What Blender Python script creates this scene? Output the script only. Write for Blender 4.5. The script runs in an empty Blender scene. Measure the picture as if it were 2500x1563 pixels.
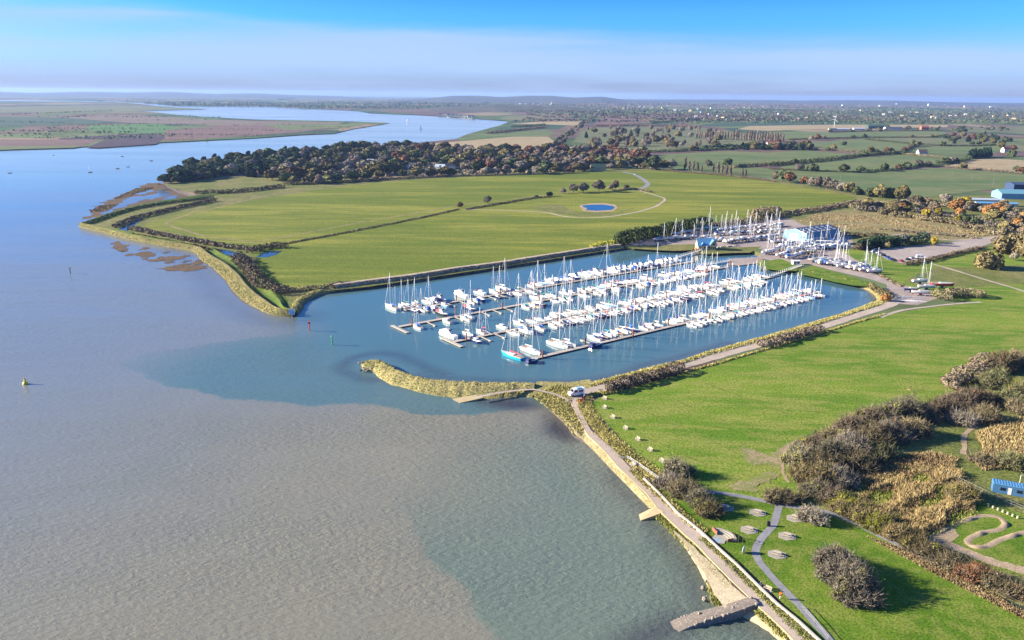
import bpy, bmesh, math, random
import numpy as np
from mathutils import Vector, Matrix
from mathutils.geometry import tessellate_polygon

random.seed(11)
rng = np.random.default_rng(11)
sc = bpy.context.scene
COL = sc.collection

# ------------------------------------------------------------------ camera
CAM_H, FPX = 108.0, 1950.0                     # flying height (m), focal length in photo pixels (2500 wide)
PITCH, ROLL = math.atan(550.5 / FPX), math.radians(0.573)
RM = np.array((Matrix.Rotation(math.pi / 2 - PITCH, 3, 'X') @ Matrix.Rotation(ROLL, 3, 'Z')))
cd = bpy.data.cameras.new('camera')
cd.sensor_width = 36.0
cd.lens = 36.0 * FPX / 2500.0
cd.clip_start, cd.clip_end = 1.0, 120000.0
cam = bpy.data.objects.new('camera', cd)
COL.objects.link(cam)
cam.matrix_world = Matrix.Translation((0, 0, CAM_H)) @ Matrix(RM.tolist()).to_4x4()
sc.camera = cam

# ------------------------------------------------------------------ sky, sun, exposure
SUN_EL, SUN_ROT = math.radians(19.5), math.radians(-84.0)
EXPOSURE = 1.75
SKY = 0.061
world = bpy.data.worlds.new('World')
sc.world = world
world.use_nodes = True
wn, wl = world.node_tree.nodes, world.node_tree.links
sky = wn.new('ShaderNodeTexSky')
sky.sky_type = 'NISHITA'
sky.sun_disc = False
sky.sun_elevation, sky.sun_rotation = SUN_EL, SUN_ROT
sky.dust_density, sky.ozone_density, sky.air_density = 0.05, 4.0, 1.0
tc = wn.new('ShaderNodeTexCoord')
sep = wn.new('ShaderNodeSeparateXYZ')
wl.new(tc.outputs['Generated'], sep.inputs[0])
ramp = wn.new('ShaderNodeValToRGB')
ramp.color_ramp.interpolation = 'EASE'
e = ramp.color_ramp.elements
e[0].position, e[0].color = 0.0, (0.30, 0.36, 0.74, 1)
e.new(0.018).color = (0.37, 0.46, 0.92, 1)
e[1].position, e[1].color = 1.0, (0.60, 0.80, 1.0, 1)
for p, c in ((0.045, (0.40, 0.60, 1.12, 1)), (0.085, (0.21, 0.60, 1.08, 1)), (0.135, (0.07, 0.40, 0.96, 1)), (0.30, (0.22, 0.58, 1.05, 1))):
    el = e.new(p)
    el.color = c
wl.new(sep.outputs['Z'], ramp.inputs[0])
tint = wn.new('ShaderNodeMix')
tint.data_type, tint.blend_type = 'RGBA', 'MULTIPLY'
tint.inputs[0].default_value = 1.0
wl.new(sky.outputs[0], tint.inputs[6])
wl.new(ramp.outputs[0], tint.inputs[7])
# thin high veil of cloud: long streaks, all round the sky, denser low down
mp = wn.new('ShaderNodeMapping')
mp.inputs['Scale'].default_value = (1.1, 1.1, 16.0)
wl.new(tc.outputs['Generated'], mp.inputs[0])
nz = wn.new('ShaderNodeTexNoise')
nz.inputs['Scale'].default_value = 1.5
nz.inputs['Detail'].default_value = 6.0
nz.inputs['Roughness'].default_value = 0.52
wl.new(mp.outputs[0], nz.inputs['Vector'])
vr = wn.new('ShaderNodeMapRange')
vr.inputs[1].default_value, vr.inputs[2].default_value = 0.40, 0.68
vr.inputs[3].default_value, vr.inputs[4].default_value = 0.15, 1.0
vr.interpolation_type = 'SMOOTHSTEP'
wl.new(nz.outputs['Fac'], vr.inputs[0])
# the veil's upper edge slopes across the sky
ed = wn.new('ShaderNodeMath'); ed.operation = 'MULTIPLY_ADD'
wl.new(sep.outputs['X'], ed.inputs[0]); ed.inputs[1].default_value = 0.040
wl.new(sep.outputs['Z'], ed.inputs[2])
en = wn.new('ShaderNodeMath'); en.operation = 'MULTIPLY_ADD'
wl.new(nz.outputs['Fac'], en.inputs[0]); en.inputs[1].default_value = -0.050
wl.new(ed.outputs[0], en.inputs[2])
lo = wn.new('ShaderNodeMapRange')
lo.interpolation_type = 'SMOOTHSTEP'
lo.inputs[1].default_value, lo.inputs[2].default_value = 0.034, 0.056
lo.inputs[3].default_value, lo.inputs[4].default_value = 0.80, 0.03
wl.new(en.outputs[0], lo.inputs[0])
vm = wn.new('ShaderNodeMath')
vm.operation = 'MULTIPLY'
wl.new(vr.outputs[0], vm.inputs[0])
wl.new(lo.outputs[0], vm.inputs[1])
veil = wn.new('ShaderNodeMix')
veil.data_type = 'RGBA'
wl.new(vm.outputs[0], veil.inputs[0])
wl.new(tint.outputs[2], veil.inputs[6])
veil.inputs[7].default_value = (2.45, 3.35, 5.1, 1)
wl.new(veil.outputs[2], wn['Background'].inputs[0])
wn['Background'].inputs[1].default_value = SKY

sd = bpy.data.lights.new('sun', 'SUN')
sd.energy, sd.angle, sd.color = 5.0, math.radians(0.6), (1.0, 0.90, 0.74)
so = bpy.data.objects.new('sun', sd)
COL.objects.link(so)
sdir = Vector((math.sin(SUN_ROT) * math.cos(SUN_EL), math.cos(SUN_ROT) * math.cos(SUN_EL), math.sin(SUN_EL)))
so.rotation_euler = sdir.to_track_quat('Z', 'Y').to_euler()
so.location = (-200, 100, 200)
vs = sc.view_settings
vs.view_transform, vs.look, vs.exposure, vs.gamma = 'Standard', 'None', EXPOSURE, 1.0
vs.use_curve_mapping = False
cy = sc.cycles
cy.max_bounces, cy.diffuse_bounces, cy.glossy_bounces, cy.transmission_bounces, cy.volume_bounces = 5, 2, 3, 2, 0
cy.use_denoising = True

# ------------------------------------------------------------------ survey: photo pixel -> point on the level plane z
def P(u, v, z=0.0):
    d = RM @ np.array([(u - 1250.0) / FPX, -(v - 781.5) / FPX, -1.0])
    t = (z - CAM_H) / d[2]
    return np.array([d[0] * t, d[1] * t, z])

def PP(pts, z=0.0):
    return [P(a[0], a[1], z) for a in pts]

LZ = 1.5                                        # level of the land above the water

# ------------------------------------------------------------------ materials
MATS = {}
def nodes_of(name):
    m = bpy.data.materials.new(name)
    m.use_nodes = True
    MATS[name] = m
    return m, m.node_tree.nodes, m.node_tree.links, m.node_tree.nodes['Principled BSDF']

def mixc(n, l, fac, a, b, blend='MIX'):
    x = n.new('ShaderNodeMix')
    x.data_type, x.blend_type = 'RGBA', blend
    for s, i in ((fac, 0), (a, 6), (b, 7)):
        if hasattr(s, 'is_output') or hasattr(s, 'links'):
            l.new(s, x.inputs[i])
        else:
            x.inputs[i].default_value = s if i == 0 else (*s[:3], 1)
    return x.outputs[2]

def noise(n, l, scale, detail=4, rough=0.55, stretch=None, rot=0, coord='Object'):
    t = n.new('ShaderNodeTexCoord')
    out = t.outputs[coord]
    if stretch or rot:
        mpn = n.new('ShaderNodeMapping')
        mpn.inputs['Scale'].default_value = stretch or (1, 1, 1)
        mpn.inputs['Rotation'].default_value = (0, 0, rot)
        mpn.vector_type = 'TEXTURE' if False else 'POINT'
        l.new(out, mpn.inputs[0])
        out = mpn.outputs[0]
    z = n.new('ShaderNodeTexNoise')
    z.inputs['Scale'].default_value = scale
    z.inputs['Detail'].default_value = detail
    z.inputs['Roughness'].default_value = rough
    l.new(out, z.inputs['Vector'])
    return z.outputs['Fac']

def rng_map(n, l, src, a, b, c=0.0, d=1.0):
    m = n.new('ShaderNodeMapRange')
    for i, val in enumerate((a, b, c, d)):
        m.inputs[i + 1].default_value = val
    m.interpolation_type = 'SMOOTHSTEP'
    l.new(src, m.inputs[0])
    return m.outputs[0]

def bump(n, l, bsdf, src, strength, dist):
    b = n.new('ShaderNodeBump')
    b.inputs['Strength'].default_value = strength
    b.inputs['Distance'].default_value = dist
    l.new(src, b.inputs['Height'])
    l.new(b.outputs[0], bsdf.inputs['Normal'])

def plain(name, col, rough=0.5, spec=0.4, var=0.12, scale=1.5, metal=0.0):
    m, n, l, b = nodes_of(name)
    f = noise(n, l, scale, 3)
    k = rng_map(n, l, f, 0.3, 0.7)
    dk = tuple(c * (1 - var) for c in col)
    lt = tuple(min(1, c * (1 + var)) for c in col)
    l.new(mixc(n, l, k, dk, lt), b.inputs['Base Color'])
    b.inputs['Roughness'].default_value = rough
    b.inputs['Specular IOR Level'].default_value = spec
    b.inputs['Metallic'].default_value = metal
    return m

def ground(name, c1, c2, c3, s=(0.02, 0.12, 1.3), stretch=None, rot=0.0, bmp=0.3, w=(0.38, 0.62), rough=0.95, fine=0.35):
    """soil and grass: three octaves of the surface's own colour patches"""
    m, n, l, b = nodes_of(name)
    a = rng_map(n, l, noise(n, l, s[0], 4, 0.6, stretch, rot), *w)
    c = rng_map(n, l, noise(n, l, s[1], 4, 0.6, stretch, rot), *w)
    f = noise(n, l, s[2], 3, 0.7)
    base = mixc(n, l, a, c1, c2)
    cm = n.new('ShaderNodeMath')
    cm.operation = 'MULTIPLY'
    l.new(c, cm.inputs[0])
    cm.inputs[1].default_value = 0.6
    base = mixc(n, l, cm.outputs[0], base, c3)
    fr = rng_map(n, l, f, 0.3, 0.7, 1.0 - fine, 1.0 + fine)
    mul = n.new('ShaderNodeVectorMath')
    mul.operation = 'SCALE'
    l.new(base, mul.inputs[0])
    l.new(fr, mul.inputs['Scale'])
    l.new(mul.outputs[0], b.inputs['Base Color'])
    b.inputs['Roughness'].default_value = rough
    b.inputs['Specular IOR Level'].default_value = 0.1
    if bmp:
        bump(n, l, b, f, bmp, 0.3)
    return m

def leafy(name, c1, c2, scale=0.35, rand=0.35, trans=0.0):
    """foliage: two tones in clumps, and each plant a little lighter or darker than the next"""
    m, n, l, b = nodes_of(name)
    k = rng_map(n, l, noise(n, l, scale, 4, 0.65), 0.36, 0.64)
    base = mixc(n, l, k, c1, c2)
    oi = n.new('ShaderNodeObjectInfo')
    r = rng_map(n, l, oi.outputs['Random'], 0, 1, 1 - rand, 1 + rand)
    f = rng_map(n, l, noise(n, l, scale * 9, 2, 0.6), 0.25, 0.75, 0.6, 1.4)
    mm = n.new('ShaderNodeMath')
    mm.operation = 'MULTIPLY'
    l.new(r, mm.inputs[0])
    l.new(f, mm.inputs[1])
    mul = n.new('ShaderNodeVectorMath')
    mul.operation = 'SCALE'
    l.new(base, mul.inputs[0])
    l.new(mm.outputs[0], mul.inputs['Scale'])
    l.new(mul.outputs[0], b.inputs['Base Color'])
    b.inputs['Roughness'].default_value = 0.85
    b.inputs['Specular IOR Level'].default_value = 0.12
    return m

# grass and soils
ground('field_grass', (0.118, 0.150, 0.018), (0.215, 0.215, 0.036), (0.088, 0.124, 0.018), (0.009, 0.045, 0.9), (0.30, 1.7, 1), -0.62, 0.25, (0.42, 0.60), fine=0.3)
ground('near_grass', (0.090, 0.165, 0.014), (0.145, 0.208, 0.024), (0.225, 0.225, 0.055), (0.018, 0.11, 1.4), (0.45, 1.6, 1), 0.75, 0.35, (0.42, 0.60), fine=0.42)
ground('lawn_grass', (0.072, 0.138, 0.010), (0.108, 0.172, 0.016), (0.175, 0.195, 0.040), (0.05, 0.22, 2.0), None, 0, 0.4, (0.42, 0.60), fine=0.45)
ground('rough_grass', (0.130, 0.150, 0.035), (0.205, 0.185, 0.070), (0.095, 0.110, 0.035), (0.03, 0.2, 1.2), None, 0, 0.6, fine=0.5)
ground('berm_grass', (0.085, 0.130, 0.022), (0.120, 0.155, 0.030), (0.060, 0.100, 0.020), (0.04, 0.2, 1.2), None, 0, 0.6, fine=0.45)
ground('dry_grass', (0.260, 0.215, 0.095), (0.200, 0.190, 0.070), (0.155, 0.120, 0.070), (0.03, 0.16, 0.9), (0.5, 1.4, 1), 0.1, 0.6, fine=0.5)
ground('wall_grass', (0.225, 0.195, 0.075), (0.165, 0.160, 0.055), (0.120, 0.100, 0.055), (0.05, 0.4, 1.6), None, 0, 0.8, fine=0.55)
ground('bank_grass', (0.350, 0.300, 0.120), (0.280, 0.255, 0.095), (0.200, 0.175, 0.085), (0.05, 0.4, 1.6), None, 0, 0.8, fine=0.55)
ground('bank_stone', (0.290, 0.220, 0.155), (0.370, 0.285, 0.200), (0.180, 0.140, 0.110), (0.05, 0.35, 0.9), None, 0, 1.0, fine=0.6)
ground('mud', (0.100, 0.080, 0.075), (0.135, 0.105, 0.085), (0.070, 0.062, 0.065), (0.03, 0.2, 0.8), None, 0, 0.5, rough=0.45)
ground('marsh', (0.120, 0.075, 0.045), (0.085, 0.062, 0.045), (0.150, 0.100, 0.055), (0.05, 0.2, 0.9), None, 0, 0.8, fine=0.5)
ground('sand', (0.520, 0.420, 0.255), (0.590, 0.490, 0.320), (0.440, 0.350, 0.210), (0.06, 0.4, 2.0), None, 0, 0.4, fine=0.2)
ground('dirt', (0.330, 0.240, 0.165), (0.390, 0.290, 0.205), (0.270, 0.220, 0.120), (0.08, 0.5, 2.4), None, 0, 0.5, fine=0.25)
ground('worn_turf', (0.310, 0.235, 0.150), (0.230, 0.205, 0.095), (0.135, 0.175, 0.035), (0.10, 0.45, 2.4), None, 0, 0.5, (0.42, 0.58), fine=0.35)
ground('gravel', (0.330, 0.275, 0.245), (0.390, 0.330, 0.295), (0.270, 0.235, 0.215), (0.04, 0.25, 2.2), None, 0, 0.4, fine=0.22)
ground('path_gravel', (0.390, 0.320, 0.260), (0.450, 0.375, 0.310), (0.330, 0.275, 0.220), (0.06, 0.4, 2.6), None, 0, 0.3, fine=0.18)
ground('promenade', (0.400, 0.315, 0.255), (0.440, 0.355, 0.290), (0.360, 0.290, 0.235), (0.05, 0.4, 4.0), None, 0, 0.2, fine=0.14)
ground('apron', (0.360, 0.290, 0.165), (0.270, 0.225, 0.120), (0.150, 0.150, 0.055), (0.15, 0.7, 2.6), None, 0, 0.8, fine=0.5)
ground('tarmac', (0.215, 0.215, 0.225), (0.255, 0.250, 0.260), (0.180, 0.180, 0.195), (0.06, 0.5, 3.5), None, 0, 0.2, fine=0.16)
ground('yard_concrete', (0.300, 0.240, 0.215), (0.350, 0.290, 0.260), (0.240, 0.200, 0.190), (0.05, 0.25, 1.6), None, 0, 0.2, fine=0.2)
ground('far_green', (0.085, 0.130, 0.050), (0.120, 0.155, 0.060), (0.150, 0.155, 0.070), (0.003, 0.012, 0.05), (0.6, 1.4, 1), 0.4, 0, fine=0.12)
ground('far_olive', (0.130, 0.140, 0.070), (0.160, 0.160, 0.085), (0.105, 0.125, 0.060), (0.003, 0.012, 0.05), (0.6, 1.4, 1), -0.3, 0, fine=0.12)
ground('far_dark', (0.045, 0.085, 0.055), (0.060, 0.100, 0.060), (0.050, 0.080, 0.060), (0.003, 0.012, 0.05), None, 0, 0, fine=0.12)
ground('far_plough', (0.150, 0.095, 0.085), (0.175, 0.110, 0.095), (0.130, 0.088, 0.080), (0.003, 0.012, 0.05), (0.5, 2, 1), 0.2, 0, fine=0.15)
ground('far_tan', (0.300, 0.230, 0.135), (0.260, 0.215, 0.120), (0.330, 0.260, 0.160), (0.004, 0.015, 0.06), (0.5, 2, 1), 0.3, 0, fine=0.12)
ground('far_heath', (0.165, 0.125, 0.105), (0.140, 0.120, 0.085), (0.200, 0.155, 0.125), (0.004, 0.015, 0.06), (0.5, 2, 1), 0.3, 0, fine=0.12)
ground('far_night', (0.060, 0.045, 0.060), (0.075, 0.055, 0.065), (0.050, 0.040, 0.055), (0.004, 0.015, 0.06), None, 0, 0, fine=0.12)
ground('far_bright', (0.075, 0.160, 0.050), (0.095, 0.180, 0.060), (0.070, 0.140, 0.055), (0.004, 0.012, 0.06), (0.4, 2, 1), 0.8, 0, fine=0.1)
ground('hill_wood', (0.045, 0.055, 0.040), (0.075, 0.075, 0.050), (0.110, 0.100, 0.070), (0.0012, 0.004, 0.02), None, 0, 0, fine=0.2)

# the base land sheet: a patchwork of far fields, made of its own colours
m, n, l, b = nodes_of('land_base')
t_ = n.new('ShaderNodeTexCoord')
mpv = n.new('ShaderNodeMapping')
mpv.inputs['Scale'].default_value = (1.0, 0.42, 1.0)
mpv.inputs['Rotation'].default_value = (0, 0, 0.35)
l.new(t_.outputs['Object'], mpv.inputs[0])
vo = n.new('ShaderNodeTexVoronoi')
vo.inputs['Scale'].default_value = 0.0042
vo.inputs['Randomness'].default_value = 0.9
l.new(mpv.outputs[0], vo.inputs['Vector'])
sp = n.new('ShaderNodeSeparateColor')
l.new(vo.outputs['Color'], sp.inputs[0])
cr = n.new('ShaderNodeValToRGB')
cr.color_ramp.interpolation = 'CONSTANT'
ee = cr.color_ramp.elements
ee[0].position, ee[0].color = 0.0, (0.085, 0.120, 0.055, 1)
ee[1].position, ee[1].color = 0.9, (0.150, 0.150, 0.080, 1)
for p, c in ((0.16, (0.145, 0.105, 0.085)), (0.30, (0.110, 0.140, 0.065)), (0.44, (0.055, 0.085, 0.055)), (0.58, (0.230, 0.180, 0.120)), (0.70, (0.120, 0.085, 0.080)), (0.80, (0.070, 0.130, 0.055))):
    ee.new(p).color = (*c, 1)
l.new(sp.outputs[0], cr.inputs[0])
fz = rng_map(n, l, noise(n, l, 0.01, 5, 0.65), 0.3, 0.7, 0.75, 1.25)
mul = n.new('ShaderNodeVectorMath')
mul.operation = 'SCALE'
l.new(cr.outputs[0], mul.inputs[0])
l.new(fz, mul.inputs['Scale'])
l.new(mul.outputs[0], b.inputs['Base Color'])
b.inputs['Roughness'].default_value = 1.0
b.inputs['Specular IOR Level'].default_value = 0.05

# foliage
leafy('leaf_dark', (0.072, 0.096, 0.042), (0.125, 0.145, 0.058))
leafy('leaf_olive', (0.140, 0.125, 0.050), (0.215, 0.175, 0.070))
leafy('leaf_rust', (0.165, 0.085, 0.045), (0.235, 0.125, 0.065))
leafy('leaf_bare', (0.190, 0.140, 0.110), (0.290, 0.215, 0.165))
leafy('leaf_grey', (0.175, 0.150, 0.115), (0.290, 0.250, 0.190))
leafy('leaf_yellow', (0.253, 0.187, 0.022), (0.363, 0.286, 0.033))
leafy('leaf_conifer', (0.021, 0.048, 0.027), (0.039, 0.075, 0.036))
leafy('leaf_orange', (0.276, 0.126, 0.042), (0.348, 0.192, 0.066))
leafy('leaf_scrub', (0.125, 0.105, 0.060), (0.235, 0.190, 0.105), 0.6)
leafy('leaf_mauve', (0.125, 0.098, 0.066), (0.215, 0.165, 0.110), 0.6)
leafy('leaf_willow', (0.165, 0.135, 0.060), (0.260, 0.205, 0.095), 0.5)
leafy('leaf_lime', (0.231, 0.237, 0.033), (0.319, 0.308, 0.044), 0.9)
leafy('leaf_silver', (0.150, 0.138, 0.085), (0.290, 0.255, 0.160), 0.8)
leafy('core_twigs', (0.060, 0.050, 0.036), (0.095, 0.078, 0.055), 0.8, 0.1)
leafy('hedge_leaf', (0.032, 0.056, 0.022), (0.075, 0.100, 0.034), 0.5)
leafy('reed_gold', (0.330, 0.245, 0.110), (0.450, 0.340, 0.165), 0.12, 0.0)
leafy('grass_yellow', (0.430, 0.370, 0.125), (0.330, 0.300, 0.095), 0.10, 0.0)
leafy('grass_brown', (0.240, 0.165, 0.085), (0.330, 0.250, 0.125), 0.10, 0.0)
leafy('grass_green', (0.190, 0.215, 0.040), (0.290, 0.280, 0.075), 0.10, 0.0)
plain('bark', (0.090, 0.070, 0.055), 0.9, 0.1, 0.3, 2)
plain('bark_pale', (0.220, 0.190, 0.165), 0.9, 0.1, 0.3, 2)

# boats and built things
for nm, c, r in (('white_gel', (0.68, 0.68, 0.67), 0.35), ('cream_gel', (0.78, 0.72, 0.58), 0.3), ('navy_gel', (0.020, 0.030, 0.120), 0.2),
                 ('turquoise_gel', (0.015, 0.360, 0.600), 0.25), ('red_gel', (0.50, 0.035, 0.025), 0.3), ('yellow_gel', (0.75, 0.46, 0.02), 0.3),
                 ('green_gel', (0.02, 0.24, 0.17), 0.3), ('sky_gel', (0.25, 0.50, 0.75), 0.3), ('black_gel', (0.025, 0.025, 0.030), 0.3),
                 ('deck_white', (0.47, 0.47, 0.47), 0.7), ('teak', (0.34, 0.22, 0.12), 0.7), ('alu', (0.80, 0.80, 0.80), 0.5),
                 ('glass_dark', (0.015, 0.020, 0.030), 0.08), ('cover_blue', (0.030, 0.110, 0.420), 0.8), ('cover_navy', (0.020, 0.030, 0.110), 0.8),
                 ('cover_red', (0.42, 0.045, 0.055), 0.8), ('cover_green', (0.015, 0.20, 0.15), 0.8), ('cover_cream', (0.62, 0.56, 0.46), 0.8),
                 ('cover_turq', (0.03, 0.27, 0.35), 0.8), ('sail_white', (0.82, 0.82, 0.80), 0.7), ('antifoul_red', (0.28, 0.05, 0.04), 0.7),
                 ('antifoul_blue', (0.03, 0.06, 0.20), 0.7), ('antifoul_black', (0.03, 0.03, 0.035), 0.7), ('steel', (0.20, 0.20, 0.21), 0.5),
                 ('pontoon_wood', (0.42, 0.36, 0.30), 0.8), ('float_dark', (0.07, 0.07, 0.075), 0.7), ('pile_rust', (0.24, 0.09, 0.05), 0.8),
                 ('shed_blue', (0.14, 0.31, 0.44), 0.7), ('shed_roof', (0.020, 0.045, 0.110), 0.8), ('skylight', (0.38, 0.43, 0.49), 0.5),
                 ('roof_blue', (0.10, 0.28, 0.48), 0.6), ('wall_cream', (0.55, 0.43, 0.24), 0.8), ('wall_white', (0.58, 0.56, 0.54), 0.8),
                 ('roof_slate', (0.055, 0.060, 0.080), 0.7), ('roof_red', (0.36, 0.12, 0.07), 0.8), ('roof_brown', (0.16, 0.11, 0.09), 0.8),
                 ('door_grey', (0.62, 0.62, 0.60), 0.6), ('kerb_white', (0.50, 0.44, 0.36), 0.8), ('concrete', (0.46, 0.42, 0.36), 0.9),
                 ('concrete_pale', (0.36, 0.285, 0.16), 0.9), ('bench_wood', (0.46, 0.39, 0.29), 0.8), ('car_white', (0.78, 0.78, 0.78), 0.2),
                 ('car_blue', (0.03, 0.09, 0.30), 0.2), ('car_black', (0.02, 0.02, 0.025), 0.2), ('car_red', (0.40, 0.02, 0.02), 0.2),
                 ('car_silver', (0.42, 0.45, 0.50), 0.25), ('tyre', (0.02, 0.02, 0.02), 0.9), ('buoy_yellow', (0.80, 0.55, 0.02), 0.5),
                 ('mark_red', (0.55, 0.05, 0.03), 0.6), ('mark_green', (0.02, 0.32, 0.10), 0.6), ('orange_plastic', (0.85, 0.20, 0.03), 0.5),
                 ('skin', (0.55, 0.33, 0.24), 0.6), ('jacket_red', (0.55, 0.05, 0.06), 0.8), ('jacket_navy', (0.03, 0.04, 0.09), 0.8),
                 ('jacket_black', (0.02, 0.02, 0.022), 0.8), ('trousers', (0.05, 0.055, 0.08), 0.85), ('hair', (0.05, 0.03, 0.02), 0.8),
                 ('dog_tan', (0.50, 0.31, 0.12), 0.9), ('sign_blue', (0.20, 0.42, 0.72), 0.5), ('container_blue', (0.05, 0.14, 0.27), 0.6),
                 ('fence_steel', (0.52, 0.55, 0.58), 0.5), ('timber_dark', (0.12, 0.085, 0.06), 0.9), ('stone_block', (0.26, 0.215, 0.175), 0.95),
                 ('mosaic_blue', (0.18, 0.40, 0.66), 0.6), ('mosaic_pale', (0.30, 0.27, 0.22), 0.9), ('barn_green', (0.04, 0.08, 0.06), 0.8), ('roof_turq', (0.10, 0.25, 0.33), 0.8), ('rail_white', (0.66, 0.66, 0.66), 0.6)):
    plain(nm, c, r, 0.5, 0.08, 0.8)

# water: colour of what is suspended in it, by stretches of water; the light does the rest
m, n, l, b = nodes_of('water')
at_t = n.new('ShaderNodeAttribute'); at_t.attribute_name = 'clear'
at_b = n.new('ShaderNodeAttribute'); at_b.attribute_name = 'basin'
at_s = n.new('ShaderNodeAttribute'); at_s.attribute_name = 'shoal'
at_g = n.new('ShaderNodeAttribute'); at_g.attribute_name = 'green'
big = rng_map(n, l, noise(n, l, 0.010, 4, 0.6), 0.35, 0.65)
at_m = n.new('ShaderNodeAttribute'); at_m.attribute_name = 'silt'
silty = mixc(n, l, big, (0.204, 0.192, 0.140), (0.178, 0.175, 0.137))
river = mixc(n, l, at_m.outputs['Fac'], (0.155, 0.172, 0.182), silty)
def edge(attr, width, amp):
    a_ = n.new('ShaderNodeAttribute'); a_.attribute_name = attr
    q1 = n.new('ShaderNodeMath'); q1.operation = 'MULTIPLY_ADD'
    l.new(noise(n, l, 0.05, 6, 0.6), q1.inputs[0]); q1.inputs[1].default_value = amp; l.new(a_.outputs['Fac'], q1.inputs[2])
    return rng_map(n, l, q1.outputs[0], amp * 0.5 - width, amp * 0.5 + width)
def times(a_, b_):
    q = n.new('ShaderNodeMath'); q.operation = 'MULTIPLY'
    l.new(a_, q.inputs[0]); l.new(b_, q.inputs[1])
    return q.outputs[0]
c1 = mixc(n, l, times(edge('green_d', 1.6, 14.0), at_g.outputs['Fac']), river, (0.128, 0.162, 0.126))
c2 = mixc(n, l, times(edge('clear_d', 1.4, 16.0), at_t.outputs['Fac']), c1, (0.080, 0.140, 0.144))
c3 = mixc(n, l, at_b.outputs['Fac'], c2, (0.062, 0.132, 0.152))
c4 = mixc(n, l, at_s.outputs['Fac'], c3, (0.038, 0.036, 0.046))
l.new(c4, b.inputs['Base Color'])
b.inputs['IOR'].default_value = 1.33
b.inputs['Specular IOR Level'].default_value = 0.5
rr = n.new('ShaderNodeMapRange')
l.new(at_b.outputs['Fac'], rr.inputs[0])
rr.inputs[3].default_value, rr.inputs[4].default_value = 0.15, 0.06
gust = rng_map(n, l, noise(n, l, 0.0045, 4, 0.6, (0.45, 1.8, 1), 0.15), 0.35, 0.65, 0.6, 1.5)
rg = n.new('ShaderNodeMath'); rg.operation = 'MULTIPLY'
l.new(rr.outputs[0], rg.inputs[0]); l.new(gust, rg.inputs[1])
l.new(rg.outputs[0], b.inputs['Roughness'])
w1 = noise(n, l, 0.62, 5, 0.66, (0.75, 1.4, 1), 0.5)
w2 = noise(n, l, 0.06, 3, 0.55, (0.5, 1.6, 1), 0.2)
ad = n.new('ShaderNodeMath'); ad.operation = 'MULTIPLY_ADD'
l.new(w2, ad.inputs[0]); ad.inputs[1].default_value = 1.2; l.new(w1, ad.inputs[2])
bs = n.new('ShaderNodeMapRange')
l.new(at_b.outputs['Fac'], bs.inputs[0])
bs.inputs[3].default_value, bs.inputs[4].default_value = 0.80, 0.12
bp = n.new('ShaderNodeBump')
bp.inputs['Distance'].default_value = 0.55
sm_ = n.new('ShaderNodeMapRange')
l.new(at_m.outputs['Fac'], sm_.inputs[0])
sm_.inputs[3].default_value, sm_.inputs[4].default_value = 0.42, 1.15
bq_ = n.new('ShaderNodeMath'); bq_.operation = 'MULTIPLY'
l.new(bs.outputs[0], bq_.inputs[0]); l.new(sm_.outputs[0], bq_.inputs[1])
at_c = n.new('ShaderNodeAttribute'); at_c.attribute_name = 'calm'
cm_ = n.new('ShaderNodeMapRange'); l.new(at_c.outputs['Fac'], cm_.inputs[0])
cm_.inputs[3].default_value, cm_.inputs[4].default_value = 1.0, 0.16
l.new(times(times(bq_.outputs[0], cm_.outputs[0]), gust), bp.inputs['Strength'])
l.new(times(rg.outputs[0], rng_map(n, l, at_c.outputs['Fac'], 0, 1, 1.0, 0.55)), b.inputs['Roughness'])
l.new(ad.outputs[0], bp.inputs['Height'])
l.new(bp.outputs[0], b.inputs['Normal'])

m, n, l, b = nodes_of('pond_water')
k = rng_map(n, l, noise(n, l, 0.2, 3), 0.3, 0.7)
l.new(mixc(n, l, k, (0.020, 0.050, 0.085), (0.028, 0.060, 0.090)), b.inputs['Base Color'])
b.inputs['IOR'].default_value = 1.33
b.inputs['Roughness'].default_value = 0.05

m, n, l, b = nodes_of('creek_water')
k = rng_map(n, l, noise(n, l, 0.08, 4), 0.35, 0.65)
l.new(mixc(n, l, k, (0.095, 0.100, 0.105), (0.140, 0.130, 0.115)), b.inputs['Base Color'])
b.inputs['IOR'].default_value = 1.33
b.inputs['Roughness'].default_value = 0.16

# ------------------------------------------------------------------ object helpers
def mesh_np(name, V, Fc, smooth=False):
    V = np.asarray(V, dtype=np.float32)
    Fc = np.asarray(Fc, dtype=np.int32)
    me = bpy.data.meshes.new(name)
    k = Fc.shape[1]
    me.vertices.add(len(V)); me.vertices.foreach_set('co', V.ravel())
    me.loops.add(Fc.size); me.loops.foreach_set('vertex_index', Fc.ravel())
    me.polygons.add(len(Fc)); me.polygons.foreach_set('loop_start', np.arange(0, Fc.size, k, dtype=np.int32))
    if smooth:
        me.polygons.foreach_set('use_smooth', np.ones(len(Fc), dtype=bool))
    me.update(calc_edges=True)
    return me

def link(name, me, mat=None, parent=None, loc=None, rotz=0.0, scale=None):
    if mat and me and not me.materials:
        me.materials.append(MATS[mat])
    o = bpy.data.objects.new(name, me)
    COL.objects.link(o)
    if loc is not None:
        o.location = tuple(float(q) for q in loc)
    if rotz:
        o.rotation_euler = (0, 0, rotz)
    if scale is not None:
        o.scale = (scale,) * 3 if isinstance(scale, (int, float)) else scale
    if parent is not None:
        o.parent = parent
    return o

def tag(o, label, cat, group=None):
    o['label'], o['category'] = label, cat
    if group:
        o['group'] = group
    return o

def thing(name, label, cat, loc, rotz=0.0, group=None, scale=None):
    return tag(link(name, None, None, None, loc, rotz, scale), label, cat, group)

def structure(o, kind='structure'):
    o['kind'] = kind
    return o

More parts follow.
